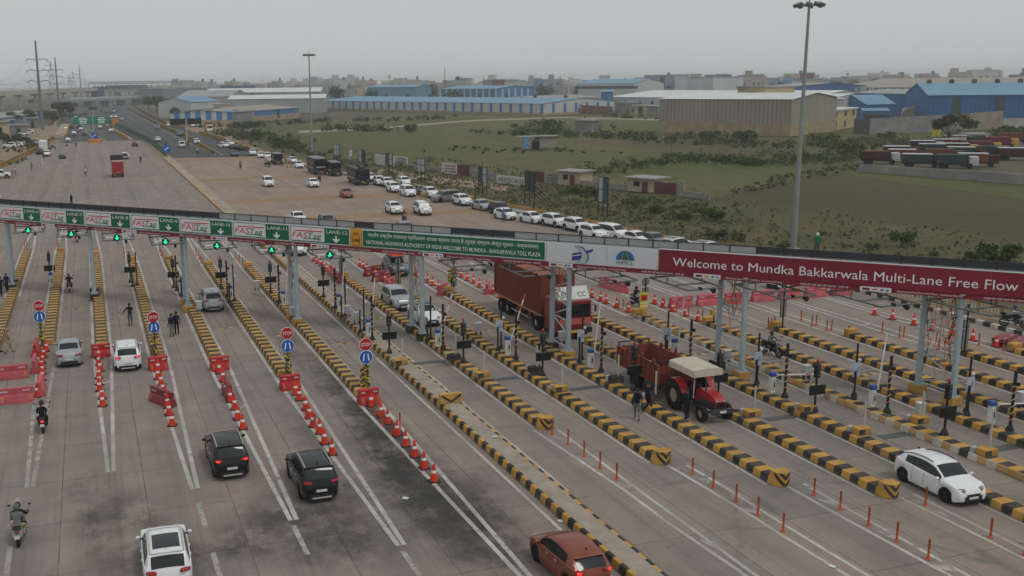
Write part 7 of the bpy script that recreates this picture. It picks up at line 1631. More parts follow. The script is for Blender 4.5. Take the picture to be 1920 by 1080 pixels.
shed('teal blue wall of a works above the long striped shed', 690, 780, 40, 0, M('teal_wall', (.13, .24, .33), .7, var=.1), RFB, 1.5, dist=(700, 690), zt=13.); shed('bright blue roofed works with white doors right of centre', 826, 930, 40, 0, BLUP, RFB, 2., dist=(760, 720), zt=11., bays=9, baym=PAN); shed('pale house row with tank behind the striped shed', 945, 985, 14, 0, PAN, ROOFG, .5, dist=(820, 820), zt=16, flat=True, name='house', cat='house'); shed('brick brown block behind the striped shed', 923, 946, 14, 0, BRK, ROOFG, .5, dist=(800, 800), zt=17, flat=True, name='factory', cat='factory'); shed('blue gabled works with dark clerestory at the upper centre', 1084, 1190, 50, 0, PAN, RFB, 3., dist=(760, 740), zt=13.5, wins=[(.5, .8, 50, 2)]); shed('blue low block behind the left of the pale shed', 1128, 1150, 20, 0, SHB2, RFB, .8, dist=(560, 560), zt=10); shed('pale tilted shed at the upper centre right', 1290, 1338, 30, 0, SHW, RFG, .8, dist=(820, 800), zt=17, flat=True); shed('grey blue flats with a dark shaft at the upper centre', 1208, 1265, 18, 0, M('flats_blue', (.26, .31, .37), .85, var=.1), ROOFG, .5, dist=(880, 880), zt=19., flat=True, name='factory', cat='factory', wins=[(.3, .7, 3, 2), (.6, .7, 4, 9), (.8, .5, 3, 2)]); shed('pale works with blue upper edge right of the flats', 1266, 1292, 18, 0, PAN, SHB2, .5, dist=(860, 860), zt=19., flat=True, name='factory', cat='factory'); shed('blue ended shed behind the tall mast', 1436, 1490, 40, 0, SHB, RFG, 1.5, dist=(640, 600), zt=11.5); shed('brick block half built behind the tall mast', 1500, 1526, 16, 0, BRK, ROOFG, .5, dist=(800, 800), zt=19., flat=True, name='factory', cat='factory'); shed('white tower house behind the tall mast', 1486, 1502, 10, 0, WHT, ROOFG, .5, dist=(700, 700), zt=14., flat=True, name='house', cat='house'); shed('white roofed low shed left of the tall mast', 1462, 1552, 40, 0, SHW, RFW, 2., dist=(430, 420), zt=8.); shed('small red trailer like shed in the field edge', 848, 916, 5, 0, BRK, RFT, .5, dist=(560, 540), zt=4.2, flat=True); shed('red brick hut beside the road in the far field', 1080, 1112, 6, 0, GBW, ROOFG, .4, dist=(335, 333), zt=3.6, flat=True, name='hut', cat='hut')
# ---- country road across the fields
sheet('farm_road', [*P((560, 245), (700, 240), (840, 228), (900, 224), (1060, 219), (1235, 223)), *P((1235, 225.5), (1060, 221), (900, 226.5), (840, 230.5), (700, 243), (560, 249))], -.05, KC)
# ---- apartment towers far away
APT = NT('apartment', .9); X_, Y_, Z_ = APT.xyz(); fr_ = APT.math('FRACT', APT.math('DIVIDE', Z_, 3.1)); fx_ = APT.math('FRACT', APT.math('DIVIDE', APT.math('ADD', X_, Y_), 4.2)); wm_ = APT.math('MULTIPLY', APT.rng(fr_, .35, .4), APT.rng(fx_, .45, .5)); APT.out(APT.mix(wm_, (.46, .45, .46), (.14, .15, .18))); APT = APT.m
for (u0, u1, vt, d, lab) in ((533, 552, 155, 1500, 'low wing of pale flats at the far left of the towers'), (541, 561, 149, 1520, 'pale apartment tower, first from the left'), (566, 583, 149, 1560, 'pale apartment tower, second from the left'), (592, 609, 148, 1600, 'pale apartment tower left of the tall mast pair gap'), (600, 616, 155, 1580, 'low wing of flats right of the third tower'), (618, 641, 143, 1750, 'tall apartment tower, left of the two tallest'), (647, 671, 142, 1750, 'tall apartment tower, right of the two tallest'), (668, 676, 146, 1780, 'narrow apartment tower at the right end')):
    x, y = AT(u0, d); k = d/F; w_ = (u1-u0)*k; h = ZAT(vt, x, y); t = thing('apartment_tower', lab, 'apartment block', (x, y, 0), -math.atan2(x, y)*.6, 'far apartment towers'); MB().box(0, w_, 0, 18, 0, h-3, APT).build('wall', t); MB().box(w_*.25, w_*.75, 4, 14, h-3, h+2, APT).build('stair_head', t)
# ---- metro viaduct with station, flyover
VIA = M('viaduct', (.40, .38, .33), .9, var=.12, scale=.05); vp = [(-160, 640, 11.), (0, 820, 12.2), (140, 1000, 13.2), (300, 1350, 14.8), (470, 1800, 15.5), (640, 2300, 15.8)]
pt = [(*AT(u, d), z) for u, d, z in vp]; t = thing('metro_viaduct', 'long pale elevated rail viaduct crossing the horizon at the left', 'viaduct', (pt[0][0], pt[0][1], 0)); b = MB(); ox, oy = pt[0][:2]
for (x0, y0, z0), (x1, y1, z1) in zip(pt, pt[1:]):
    L = math.dist((x0, y0), (x1, y1)); n = int(L/30)+1
    for i in range(n):
        f, g = i/n, (i+1)/n; A = (x0+(x1-x0)*f-ox, y0+(y1-y0)*f-oy); E = (x0+(x1-x0)*g-ox, y0+(y1-y0)*g-oy); zz = z0+(z1-z0)*f
        strip_wall(b, [A, E], 9, zz-2., zz, VIA); strip_wall(b, [A, E], .4, zz+.002, zz+1.1, VIA, -4.3); strip_wall(b, [A, E], .4, zz+.002, zz+1.1, VIA, 4.3)
b.build('deck', t)
for (x0, y0, z0), (x1, y1, z1) in zip(pt, pt[1:]):
    L = math.dist((x0, y0), (x1, y1)); n = int(L/42)+1
    for i in range(n):
        f = i/n; zz = z0+(z1-z0)*f-2.; q = (x0+(x1-x0)*f-ox, y0+(y1-y0)*f-oy); b = MB(); b.tube((*q, 0), (*q, zz-1.6), 1.1, None, 10, VIA); b.cbox((*q, zz-.82), (7, 2.2, 1.6), VIA, math.atan2(y1-y0, x1-x0)+PI/2); b.build('pier', t)
STN = M('station_grey', (.23, .25, .27), .8, var=.15, scale=.1); STB = M('station_navy', (.035, .05, .10), .6, var=.2, scale=.2)
x, y = AT(165, 1060); k = 1060/F; t = thing('metro_station', 'unfinished elevated station with a bare roof truss over the highway', 'station', (x, y, 0), -.10)
L = 155*k; zr = 1.; b = MB(); b.box(0, L, 0, 20, 9.5, 12.6, STN); b.build('platform', t); b = MB(); b.box(8*k, 25*k, -3, 14, 6., 15.5, STB); b.build('tower_block', t)
for f in (.02, .28, .50, .72, .9): MB().box(L*f, L*f+5, 2, 14, 0, 9.5, STN).build('pier', t)
b = MB(); b.box(28*k, 100*k, 4, 16, 12.6, 16.5, STN); b.build('concourse', t); b = MB(); b.box(0, L*1.0, -1, 21, 19.6, 20., STN); n = 26
for i in range(n): a, e = L*i/n, L*(i+1)/n; b.tube((a, 0, 17.8), (e, 0, 19.8), .25, None, 4, STN); b.tube((e, 0, 17.8), (a, 0, 19.8), .2, None, 4, STN)
b.box(0, L, -.2, .2, 17.5, 17.9, STN); b.build('roof_truss', t)
for i in range(14): MB().box(L*i/13-.4, L*i/13+.4, -.4, .4, 12.6, 17.5, STN).build('roof_post', t)
FLY = M('flyover_grey', (.24, .26, .28), .9, var=.15, scale=.1); A, E = AT(130, 820), AT(330, 980); t = thing('flyover', 'grey road flyover spanning behind the highway signs', 'flyover', (*A, 0), math.atan2(E[1]-A[1], E[0]-A[0])); L = math.dist(A, E); MB().box(0, L, 0, 11, 4.6, 6.4, FLY).build('deck', t); MB().box(0, L, 0, .4, 6.402, 7.5, PAN).build('parapet', t)
for i in range(7): MB().box(L*(i+.3)/7, L*(i+.3)/7+2.5, 2, 9, 0, 4.6, FLY).build('pier', t)
# ---- pylons and wires
PYM = M('pylon_steel', (.15, .16, .17), .6, var=.1); LAT = M('lattice_steel', (.26, .28, .29), .6, var=0); pyl = []
def monopole(xy, vt, arm, label, first, gap):
    x, y = xy; h = ZAT(vt, x, y); t = thing('pylon', label, 'pylon', (x, y, 0), .0); b = MB(); b.tube((0, 0, 0), (0, 0, h), h*.022, h*.009, 10, PYM); b.build('pole', t, 40)
    for i in range(3):
        z = h-first-gap*i; b = MB()
        for sg in (-1, 1): b.path([(0, 0, z-.2), (sg*arm*.7, 0, z+.25), (sg*arm, 0, z-.15), (sg*arm*1.03, 0, z-.7)], .16, 6, PYM)
        b.build('crossarm', t)
    return t, h
t1, h1 = monopole(G(80, 243), 76, 3.9, 'nearest steel monopole pylon with three curved arms', 7.2, 4.1)
t2, h2 = monopole(AT(107, 640), 107, 3.9, 'second steel monopole pylon with three arms', 7.2, 4.1); t3, h3 = monopole(AT(151, 1150), 121, 3.9, 'third monopole pylon seen above the station', 6.5, 4.1)
def lattice(xy, vt, label, w=3.):
    x, y = xy; h = ZAT(vt, x, y); t = thing('lattice_pylon', label, 'pylon', (x, y, 0)); b = MB(); n = 9; r = .11
    for i in range(n):
        f, g = i/n, (i+1)/n; a, c = w*(1-f*.93)/2, w*(1-g*.93)/2
        for sx, sy in ((-1, -1), (1, -1), (1, 1), (-1, 1)): b.tube((sx*a, sy*a, h*f), (sx*c, sy*c, h*g), r, None, 4, LAT)
        for sy in (-1, 1): b.tube((-a, sy*a, h*f), (c, sy*c, h*g), r*.7, None, 4, LAT); b.tube((a, sy*a, h*f), (-c, sy*c, h*g), r*.7, None, 4, LAT)
    b.build('lattice', t)
    for z in (.72, .82, .91): MB().path([(-4.5, 0, h*z), (0, 0, h*z+.4), (4.5, 0, h*z)], .14, 4, LAT).build('crossarm', t)
for u, d, vt, lab in ((98, 720, 115, 'faint lattice pylon just behind the second monopole'), (131, 900, 142, 'faint lattice pylon left of the station, first'), (138, 860, 134, 'faint lattice pylon left of the station, taller second'), (159, 1300, 148, 'faint lattice pylon rising behind the station roof')): lattice(AT(u, d), vt, lab, 6.)
WIR = M('wire', (.20, .21, .22), .6, var=0); p1 = Vector(t1.location); p0 = Vector((-30, 190, 0)); p2 = Vector(t2.location)
for i in range(3):
    for sg in (-1, 1):
        z = h1-7.2-4.1*i-.7; b = MB()
        for A, E, n in ((p0, p1, 22), (p1, p2, 14)): b.path([tuple(A.lerp(E, f/n)+Vector((sg*4, 0, z-(9 if A is p0 else 5)*4*(f/n)*(1-f/n)))) for f in range(n+1)], .04, 4, WIR)
        o = b.build('power_line'); tag(o, '%s %s wire of the power line at the left' % (['upper', 'middle', 'lower'][i], 'outer' if sg < 0 else 'inner'), 'power line', 'power lines')
# ---- communication masts on the skyline
for i, (u, d, vt, w_, lab) in enumerate([(834, 1300, 124, 2., 'red white telecom tower on the skyline, the tallest at centre'), (730, 1500, 137, 1.6, 'factory chimney left of the telecom tower'), (1050, 1400, 140, 1.2, 'thin skyline mast with a cup shaped head'), (907, 1400, 143, .8, 'thin skyline mast above the blue works'), (979, 1400, 147, .8, 'short skyline mast right of centre'), (1209, 1400, 141, .9, 'thin skyline mast above the pale shed'), (1393, 1300, 136, 1.6, 'chimney like mast left of the tall light mast'), (1471, 1300, 134, 1.2, 'skyline mast just left of the tall light mast'), (1580, 1300, 138, 1.2, 'short skyline mast, first of three on the right'), (1589, 1250, 132, 1.6, 'tall skyline mast, second of three on the right'), (1598, 1300, 138, 1.2, 'skyline mast, third of three on the right'), (1802, 1400, 135, 1.6, 'water tower like mast at the upper right'), (1811, 1400, 136, 1.2, 'thin mast beside the water tower at the upper right'), (492, 1500, 145, .8, 'thin lamp mast left of the apartment towers'), (504, 1500, 150, .8, 'thin lamp mast next to the apartment towers')]):
    x, y = AT(u, d); h = ZAT(vt, x, y); t = thing('skyline_mast', lab, 'mast', (x, y, 0)); b = MB(); n = 5
    for k in range(n): b.tube((0, 0, h*k/n), (0, 0, h*(k+1)/n), w_*(1-.7*k/n)*.6, w_*(1-.7*(k+1)/n)*.6, 6, (LAT, M('mast_red', (.33, .16, .14), .7, var=0))[k % 2 if i == 0 else 0])
    b.build('shaft', t); MB().lathe([(.3, -2), (w_*1.3, -1.5), (w_*1.3, -.3), (.3, 0)], (0, 0, h*.86 if i else h*.5), LAT, 8).build('antenna_ring', t)
# ---- parked lorries in the yard at the right
LC = {'m': M('lorry_maroon', (.07, .024, .022), .7, var=.25, scale=.6), 'r': M('lorry_red', (.13, .02, .022), .6, var=.2, scale=.6), 'o': M('lorry_orange', (.17, .058, .028), .7, var=.25, scale=.6), 'g': M('lorry_green', (.014, .045, .04), .6, var=.2, scale=.6)}
YD = [('m', 1640, 307, 30, 'maroon lorry body nearest the yard wall at left'), ('g', 1718, 313, 30, 'dark green lorry body by the yard wall, left one'), ('o', 1690, 303, 40, 'orange lorry body behind the left green one'), ('g', 1783, 315, 30, 'dark green lorry body by the yard wall, right one'), ('o', 1822, 312, 36, 'orange lorry body right of the green ones'), ('o', 1760, 303, 40, 'orange brown lorry body in the second row'), ('g', 1800, 298, 34, 'green lorry with a pale frame in the second row'), ('g', 1850, 297, 44, 'dark lorry with a white edge in the second row'), ('m', 1790, 290, 40, 'maroon lorry in the third row, middle'), ('g', 1745, 291, 34, 'dark green lorry in the third row, left'), ('m', 1728, 284, 36, 'pale topped lorry at the back left of the yard'), ('r', 1772, 281, 36, 'red lorry at the back of the yard, middle'), ('r', 1832, 286, 46, 'long bright red lorry in the yard'), ('r', 1790, 273, 34, 'red lorry with a rail in the rearmost row'), ('r', 1868, 277, 22, 'red lorry end in the rearmost row'), ('o', 1893, 268, 16, 'small orange container behind the yard'), ('m', 1680, 296, 30, 'low brown lorry with yellow cabs'), ('m', 1895, 300, 26, 'maroon lorry at the right edge of the yard')]
for c, u, v, w_, lab in YD:
    x, y = G(u, v); k = math.hypot(x, y)/F; L = max(5., w_*k*.85); t = thing('parked_lorry', lab, 'lorry', (x, y, 0), -.62+random.uniform(-.06, .06), 'lorries in the yard'); hh = 2.4
    b = MB(); b.box(-L/2, L/2, -1.2, 1.2, 1.0, hh, LC[c]); n = int(L/.8)
    for i in range(n+1): q = -L/2+L*i/n; b.box(q-.05, q+.05, -1.26, -1.2, 1.0, hh, LC[c])
    b.build('cargo_body', t); MB().box(-L/2, L/2, -1.24, 1.24, hh+.002, hh+.12, random.choice([LC[c], PAN, LC['o']])).build('top_rail', t); MB().bbox(L/2+.2, L/2+1.8, -1.1, 1.1, .6, 2.2, .15, random.choice([LC['m'], LC['g'], KY, GREYM])).build('cab', t); MB().box(-L/2, L/2+1.8, -.5, .5, .6, .98, BLK).build('chassis', t)
    for f in (-.35, -.2, .58): lorry_wheel(t, L*f, -1.05, .5, .3) if False else MB().lathe([(0, -.15), (.5, -.15), (.5, .15), (0, .15)], (L*f, -1.0, .5), TYR, 12, 'y').build('wheel', t)
slab('long grey concrete wall in front of the lorry yard', (1610, 322), (1990, 352), 308, 331, M('yard_wall', (.26, .25, .245), .9, var=.25, scale=.3)); slab('whitewashed wall behind the lorries', (1772, 274), (1811, 274), 257, 257, PNTW); shed('pale open shed at the back of the lorry yard', (1814, 270), (1852, 270), 5, 254, PNTW, ROOFG, .4, flat=True, wins=[(.5, .5, 3, 2.5)])
x, y = G(1753, 273); o = MB().lathe([(.9, 0), (.9, 1.5), (.6, 2.), (.2, 2.1), (0, 2.1)], (0, 0, 2.2), M('tank_yellow', (.5, .45, .06), .6, var=.1), 12).build('water_tank', None, 40, (x, y, 0)); tag(o, 'yellow water tank standing by the spreading tree', 'water tank')
o2 = MB().box(-1, 1, -1, 1, 0, 2.2, BRW).build('tank_base', None, None, (x, y, 0)); tag(o2, 'block base under the yellow water tank', 'base')
# ---- left roadside huts
for u, v, w_, vt, m, lab in ((2, 262, 28, 229, CRM, 'pale hut with an orange window at the left edge'), (36, 254, 26, 235, GBW, 'grey hut behind the parked white cars at left'), (62, 240, 18, 222, GBW, 'grey shack with a yellow band below the pylon'), (10, 240, 30, 226, SHB2, 'small blue walled shack at the left edge')):
    x, y = G(u, v); k = math.hypot(x, y)/F; t = thing('shack', lab, 'shack', (x, y, 0)); h = ZAT(vt, x, y); MB().box(-w_*k/2, w_*k/2, 0, 5, 0, h, m).build('wall', t); MB().box(-w_*k/2-.4, w_*k/2+.4, -.6, 5.4, h+.002, h+.25, ROOFG).build('roof', t); MB().box(-.8, .6, -.05, 0, .1, h*.7, BLK2).build('door', t)
shed('long low grey shed with a pale blue front behind the left trees', -60, 70, 16, 0, M('front_paleblue', (.20, .28, .36), .8, var=.2, scale=.3), RFG, 1.5, dist=(420, 520), zt=4.)
x, y = G(92, 279); t = thing('bus_shelter_slab', 'long pale raised platform slab on the left shoulder', 'platform', (-8.6, 345, 0)); MB().box(-1.5, 1.5, 0, 110, .1, 1.0, KC).build('slab', t); MB().box(1.7, 2.0, 5, 100, 0, 1.2, NJY).build('edge', t)
# ---- hazy town
rr = random.Random(21); TOWN = [M('town_white', (.44, .44, .43), .9, var=.1, scale=.1), M('town_tan', (.36, .31, .26), .9, var=.1, scale=.1), M('town_grey', (.28, .29, .30), .9, var=.1, scale=.1), M('town_brick', (.27, .18, .14), .9, var=.1, scale=.1), M('town_blue', (.13, .24, .36), .8, var=.1, scale=.1)]
tn = {}
def town_mesh(m, k):
    if (m.name, k) in tn: return tn[(m.name, k)]
    b = MB(); b.box(-.5, .5, -.5, .5, 0, 1, m); r = random.Random(k)
    for fl in (.28, .62):
        for i in range(4):
            if r.random() < .75: x = -.38+.25*i; b.box(x-.05, x+.05, -.505, -.5, fl-.08, fl+.10, WND)
    if k % 3 == 0: b.box(-.45, -.1, -.3, .2, 1.001, 1.22, m)
    if k % 3 == 1: b.lathe([(.09, 1.001), (.09, 1.18), (0, 1.2)], (.25, .1, 0), WND, 8)
    if k % 3 == 2: b.box(-.52, .52, -.52, .52, 1.001, 1.06, TOWN[4] if k % 2 else RFG)
    tn[(m.name, k)] = b; return b
cnt = 0; protos = {}
for i in range(296):
    u = rr.uniform(640, 1960) if i % 6 else rr.uniform(330, 640); d = rr.uniform(720, 2000)*rr.uniform(1, 1.3) if u > 640 else rr.uniform(1000, 2400)
    if 1560 < u and d < 850: d += 300
    m = rr.choices(TOWN, (5, 4, 5, 2, 2))[0]; k = rr.randrange(6); key = (m.name, k)
    if key not in protos: o = protos[key] = town_mesh(m, k).build('town_house')
    else: o = protos[key].copy(); COL.objects.link(o)
    x, y = AT(u, d); w_ = rr.uniform(9, 26) if d < 1500 else rr.uniform(14, 40); h = rr.uniform(6, 14) if rr.random() < .75 else rr.uniform(14, 22); h = min(h, 12+d*.006); o.location = (x, y, -.1); o.scale = (w_, rr.uniform(9, 18), h); o.rotation_euler.z = rr.uniform(-.7, .3)-math.atan2(x, y)*.6
    tag(o, 'small hazy %s flat roofed building in the far town' % m.name.split('_')[1], 'building', 'hazy %s buildings of the far town' % m.name.split('_')[1])
# ================================================================== TREES, BUSHES, SCRUB
LEAFS = [M('leaf_dark', (.038, .058, .02), .75, var=.35, scale=1.5, rand=.15, spec=.08), M('leaf_mid', (.066, .092, .030), .75, var=.35, scale=1.5, rand=.15, spec=.08), M('leaf_dry', (.13, .122, .066), .8, var=.3, scale=1.5, rand=.15, spec=.08), M('leaf_fresh', (.092, .125, .038), .75, var=.3, scale=1.5, rand=.15, spec=.08)]
BARK = M('bark', (.085, .065, .05), .95, var=.3, scale=5)
def leaf_cloud(lobes, n, size, seed, ms, mb=None, squash=1.):
    r = random.Random(seed); b = mb or MB(); tot = sum(l[3]**2 for l in lobes)
    for (cx, cy_, cz, rr_) in lobes:
        k = int(n*rr_**2/tot); m0 = r.choice(ms)
        for i in range(k):
            d = Vector((r.gauss(0, 1), r.gauss(0, 1), r.gauss(0, 1))).normalized()*rr_*(r.random()**.38)*r.uniform(.82, 1.12); d.z *= squash
            c = Vector((cx, cy_, cz))+d
            if c.z < .03: continue
            a = Vector((r.gauss(0, 1), r.gauss(0, 1), r.gauss(0, .7))).normalized(); e = a.cross(Vector((r.gauss(0, 1), r.gauss(0, 1), r.gauss(0, 1)))).normalized(); s = size*r.uniform(.6, 1.4)
            m = m0 if r.random() < .75 else r.choice(ms)
            b.quad(tuple(c-a*s-e*s*.25), tuple(c+e*s*.6), tuple(c+a*s), tuple(c-e*s*.6), m)
    return b
def bush_lobes(seed, w, h, n=9):
    r = random.Random(seed); return [(r.uniform(-.5, .5)*w, r.uniform(-.4, .4)*w, h*r.uniform(.25, .62), w*r.uniform(.17, .32)) for i in range(n)]
BUSHP = []
for s, ms in enumerate(([LEAFS[0], LEAFS[1]], [LEAFS[1], LEAFS[3]], [LEAFS[0], LEAFS[2]], [LEAFS[2], LEAFS[1]], [LEAFS[3], LEAFS[1]])):
    me = leaf_cloud(bush_lobes(s+3, 2.6, 2.0), 760, .15, s, ms, squash=.85).build('bush'); stem = MB()
    rr = random.Random(s)
    for i in range(5): a = rr.uniform(0, 6.28); stem.tube((0, 0, 0), (math.cos(a)*.6, math.sin(a)*.6, 1.1), .04, .015, 5, BARK)
    BUSHP.append((me.data, stem.build('bush').data)); 
    for o in list(bpy.data.objects):
        if o.name.startswith('bush') and o.type == 'MESH': bpy.data.objects.remove(o)
def bush(u, v, hpx, label, kind, wf=1., grp='bushes in the fields', xy=None):
    x, y = xy or G(u, v); h = hpx*math.hypot(x, y)/F; s = h/2.2; t = thing('bush', label, 'bush', (x, y, -.08), random.uniform(0, 6), grp); t.scale = (s*wf, s*wf, s)
    for nm, me in (('foliage', BUSHP[kind][0]), ('stem', BUSHP[kind][1])): o = bpy.data.objects.new(nm, me); COL.objects.link(o); attach(o, t)
    return t
BL = [(1342, 413, 26, 'bush on the verge beyond the last hoarding, right one', 0, 1.), (1318, 405, 24, 'bush on the verge beyond the last hoarding, left one', 1, 1.2), (1275, 410, 22, 'low bush near the end of the grey block wall', 4, 1.3), (1230, 398, 18, 'grey green bush below the right hut', 2, 1.4), (1186, 385, 18, 'bush below the wall between the huts', 1, 1.5), (1080, 362, 22, 'rounded bush under the left hut', 1, 1.2), (1110, 366, 20, 'dark bush right of the rounded one under the left hut', 0, 1.4), (1345, 448, 26, 'thin bush above the maroon board, left one', 2, 1.1), (1384, 450, 22, 'thin bush above the maroon board, right one', 3, 1.),
    (1871, 496, 50, 'large dark bush at the right edge above the maroon board', 0, .95), (1827, 487, 22, 'small bush left of the large dark one at the right', 0, 1.), (1690, 462, 40, 'tall thin bush in the bare field', 1, .7), (1637, 467, 16, 'small tuft left of the tall thin bush', 2, .9), (1584, 463, 10, 'tiny tuft near the tall mast', 3, 1.), (1465, 470, 26, 'bush at the foot of the tall mast', 4, 1.), (1541, 440, 12, 'small green tuft right of the tall mast', 4, 1.), (1752, 478, 10, 'small tuft near the right bush', 2, 1.2),
    (532, 277, 22, 'dark round bush left of the thinner light mast', 0, 1.4), (556, 283, 20, 'bush at the left foot of the thinner mast', 1, 1.3), (518, 268, 18, 'bush behind the yellow barrier', 4, 1.3), (478, 262, 26, 'clump of bushes by the parked road cluster', 0, 1.3), (455, 262, 22, 'green bush beside the dirt path', 3, 1.4), (430, 255, 18, 'bush by the dirt lot', 4, 1.4), (580, 292, 12, 'brown bush at the foot of the mast', 3, 1.6), (455, 242, 20, 'dark bush in front of the blue clad shed', 0, 1.3), (478, 238, 16, 'second dark bush in front of the blue clad shed', 0, 1.3), (1598, 296, 40, 'bare dark tree like bush right of the tall mast', 2, .75), (1512, 250, 13, 'small dark bush in front of the beige shed end', 0, .9), (770, 248, 20, 'round bush alone in the middle field', 0, 1.1), (1330, 262, 22, 'dark bush below the beige shed, left one', 0, 1.4), (1398, 265, 26, 'dark bush below the beige shed, right one', 0, 1.5), (1545, 268, 24, 'bush in front of the yellow office', 1, 1.4), (1665, 262, 18, 'bush against the tall grey block wall', 1, 1.4), (1890, 258, 26, 'dark bush at the right edge behind the lorries', 0, 1.5), (20, 270, 26, 'dark round tree at the left by the parked cars', 0, 1.1)]
for a in BL: bush(*a)
def tree(u, v, hpx, label, seed, spread=1., dist=None, ms=None, n=1500, flat=.6, grp='trees beyond the road'):
    x, y = AT(u, dist) if dist else G(u, v); h = hpx*math.hypot(x, y)/F; r = random.Random(seed); t = thing('tree', label, 'tree', (x, y, -.08), 0, grp); w = h*.62*spread
    b = MB(); lob = []; b.tube((0, 0, 0), (.04*h, 0, h*.34), h*.035, h*.024, 8, BARK)
    for i in range(7):
        a = i*2*PI/7+r.uniform(-.3, .3); rad_ = w*r.uniform(.25, .58); z = h*r.uniform(.56, .84); p_ = (math.cos(a)*rad_, math.sin(a)*rad_, z); b.tube((.04*h, 0, h*.30), (p_[0]*.55, p_[1]*.55, z*.72), h*.016, h*.010, 6, BARK); b.tube((p_[0]*.55, p_[1]*.55, z*.72), p_, h*.010, h*.004, 5, BARK); lob.append((*p_, h*r.uniform(.15, .25))); lob.append((p_[0]*1.2, p_[1]*1.2, z-h*.06, h*r.uniform(.09, .15)))
    lob.append((0, 0, h*.8, h*.2)); b.build('trunk', t); leaf_cloud(lob, n, h*.034, seed, ms or [LEAFS[0], LEAFS[1]], squash=flat).build('crown', t); return t
tree(1775, 276, 60, 'wide spreading thorn tree in front of the tall wall', 5, 1.5, ms=[LEAFS[0], LEAFS[2]], n=2600, flat=.55)
for i, (u, d, hp, lab, k) in enumerate([(18, 480, 26, 'dark tree in the left grove, first', 0), (48, 500, 26, 'dark tree in the left grove, second', 0), (75, 520, 22, 'tree below the second monopole', 0), (112, 520, 36, 'dense dark tree right of the second monopole', 0), (126, 560, 30, 'tree at the right end of the left grove', 0), (92, 470, 24, 'tree by the nearest monopole', 0), (290, 640, 32, 'dense dark tree right of the far highway', 0), (306, 600, 30, 'dense dark tree next to the yellow barrier on the right', 0), (275, 700, 24, 'smaller tree beside the flyover', 0), (325, 520, 22, 'low tree near the pale house', 1), (342, 470, 20, 'low tree beside the blue roofed works', 1), (60, 900, 14, 'faint tree in front of the viaduct', 0)]): tree(u, 0, hp, lab, 40+i, 1.3, d, ms=[LEAFS[0], LEAFS[0], LEAFS[1]] if k == 0 else [LEAFS[1], LEAFS[2]], n=1900, flat=.85)
# scattered far trees of the town
fm = []
for s in range(3):
    r = random.Random(s); fm.append(leaf_cloud([(r.uniform(-.4, .4), r.uniform(-.4, .4), r.uniform(.45, .8), r.uniform(.25, .38)) for _ in range(7)], 420, .075, s, [LEAFS[0], LEAFS[1]]).build('far_tree').data)
for o in list(bpy.data.objects):
    if o.name.startswith('far_tree'): bpy.data.objects.remove(o)
rr = random.Random(77)
for i in range(120):
    u = rr.uniform(620, 1950) if i % 5 else rr.uniform(330, 620); d = rr.uniform(620, 2300); x, y = AT(u, d); o = bpy.data.objects.new('town_tree', fm[i % 3]); COL.objects.link(o); o.location = (x, y, -.1); h = rr.uniform(6, 12)+d*.002; o.scale = (h*.9, h*.9, h); o.rotation_euler.z = rr.uniform(0, 6); tag(o, 'hazy dark tree standing among the far town', 'tree', 'hazy trees of the far town')
# hedgerows and rough growth that read as one mass
um = MB(); rr = random.Random(31)
def scrub(line, n, hpx, jit, kinds, dens=46, hv=.5):
    pts = [G(*q) for q in line]; L = sum(math.dist(a, b) for a, b in zip(pts, pts[1:])); seg = along(pts, L/n)
    for x, y, a in seg:
        x += rr.gauss(0, 1)*jit; y += rr.gauss(0, 1)*jit; d = math.hypot(x, y); h = hpx*d/F*rr.uniform(1-hv, 1+hv); w = h*rr.uniform(.7, 1.5); lob = [(x+rr.uniform(-.6, .6)*w, y+rr.uniform(-.6, .6)*w, h*rr.uniform(.2, .6)-.08, h*rr.uniform(.3, .5)) for _ in range(3)]
        leaf_cloud(lob, dens, max(.10, d*.0009), rr.randrange(9999), [LEAFS[k] for k in kinds], um, .9)
scrub([(600, 246), (660, 244), (700, 246), (745, 245)], 34, 13, 4, (0, 0, 1)); scrub([(660, 226), (720, 228), (800, 224), (860, 222)], 26, 9, 5, (0, 1)); scrub([(905, 250), (960, 252), (1000, 255)], 16, 8, 2, (0, 2)); scrub([(975, 250), (1040, 254), (1120, 258), (1230, 262), (1330, 268)], 90, 15, 5, (0, 0, 1), 60); scrub([(1000, 240), (1060, 242), (1100, 246)], 22, 16, 5, (0, 0, 0), 70)
scrub([(850, 283), (900, 280), (960, 284), (1040, 282), (1100, 286)], 36, 6, 4, (2, 1)); scrub([(1090, 328), (1160, 318), (1240, 306), (1330, 298), (1430, 310), (1490, 306), (1560, 300)], 120, 14, 2.5, (1, 3, 0), 60); scrub([(1260, 300), (1340, 303), (1420, 312)], 40, 16, 2.5, (0, 1), 60); scrub([(1440, 300), (1520, 296), (1600, 300)], 44, 18, 4, (1, 2), 60); scrub([(1290, 268), (1400, 272), (1530, 275), (1620, 280)], 80, 12, 6, (0, 2, 1), 55); scrub([(1600, 268), (1680, 270), (1740, 272)], 50, 12, 5, (1, 2), 55); scrub([(1830, 262), (1880, 262), (1930, 262)], 24, 16, 4, (0, 0, 1), 60)
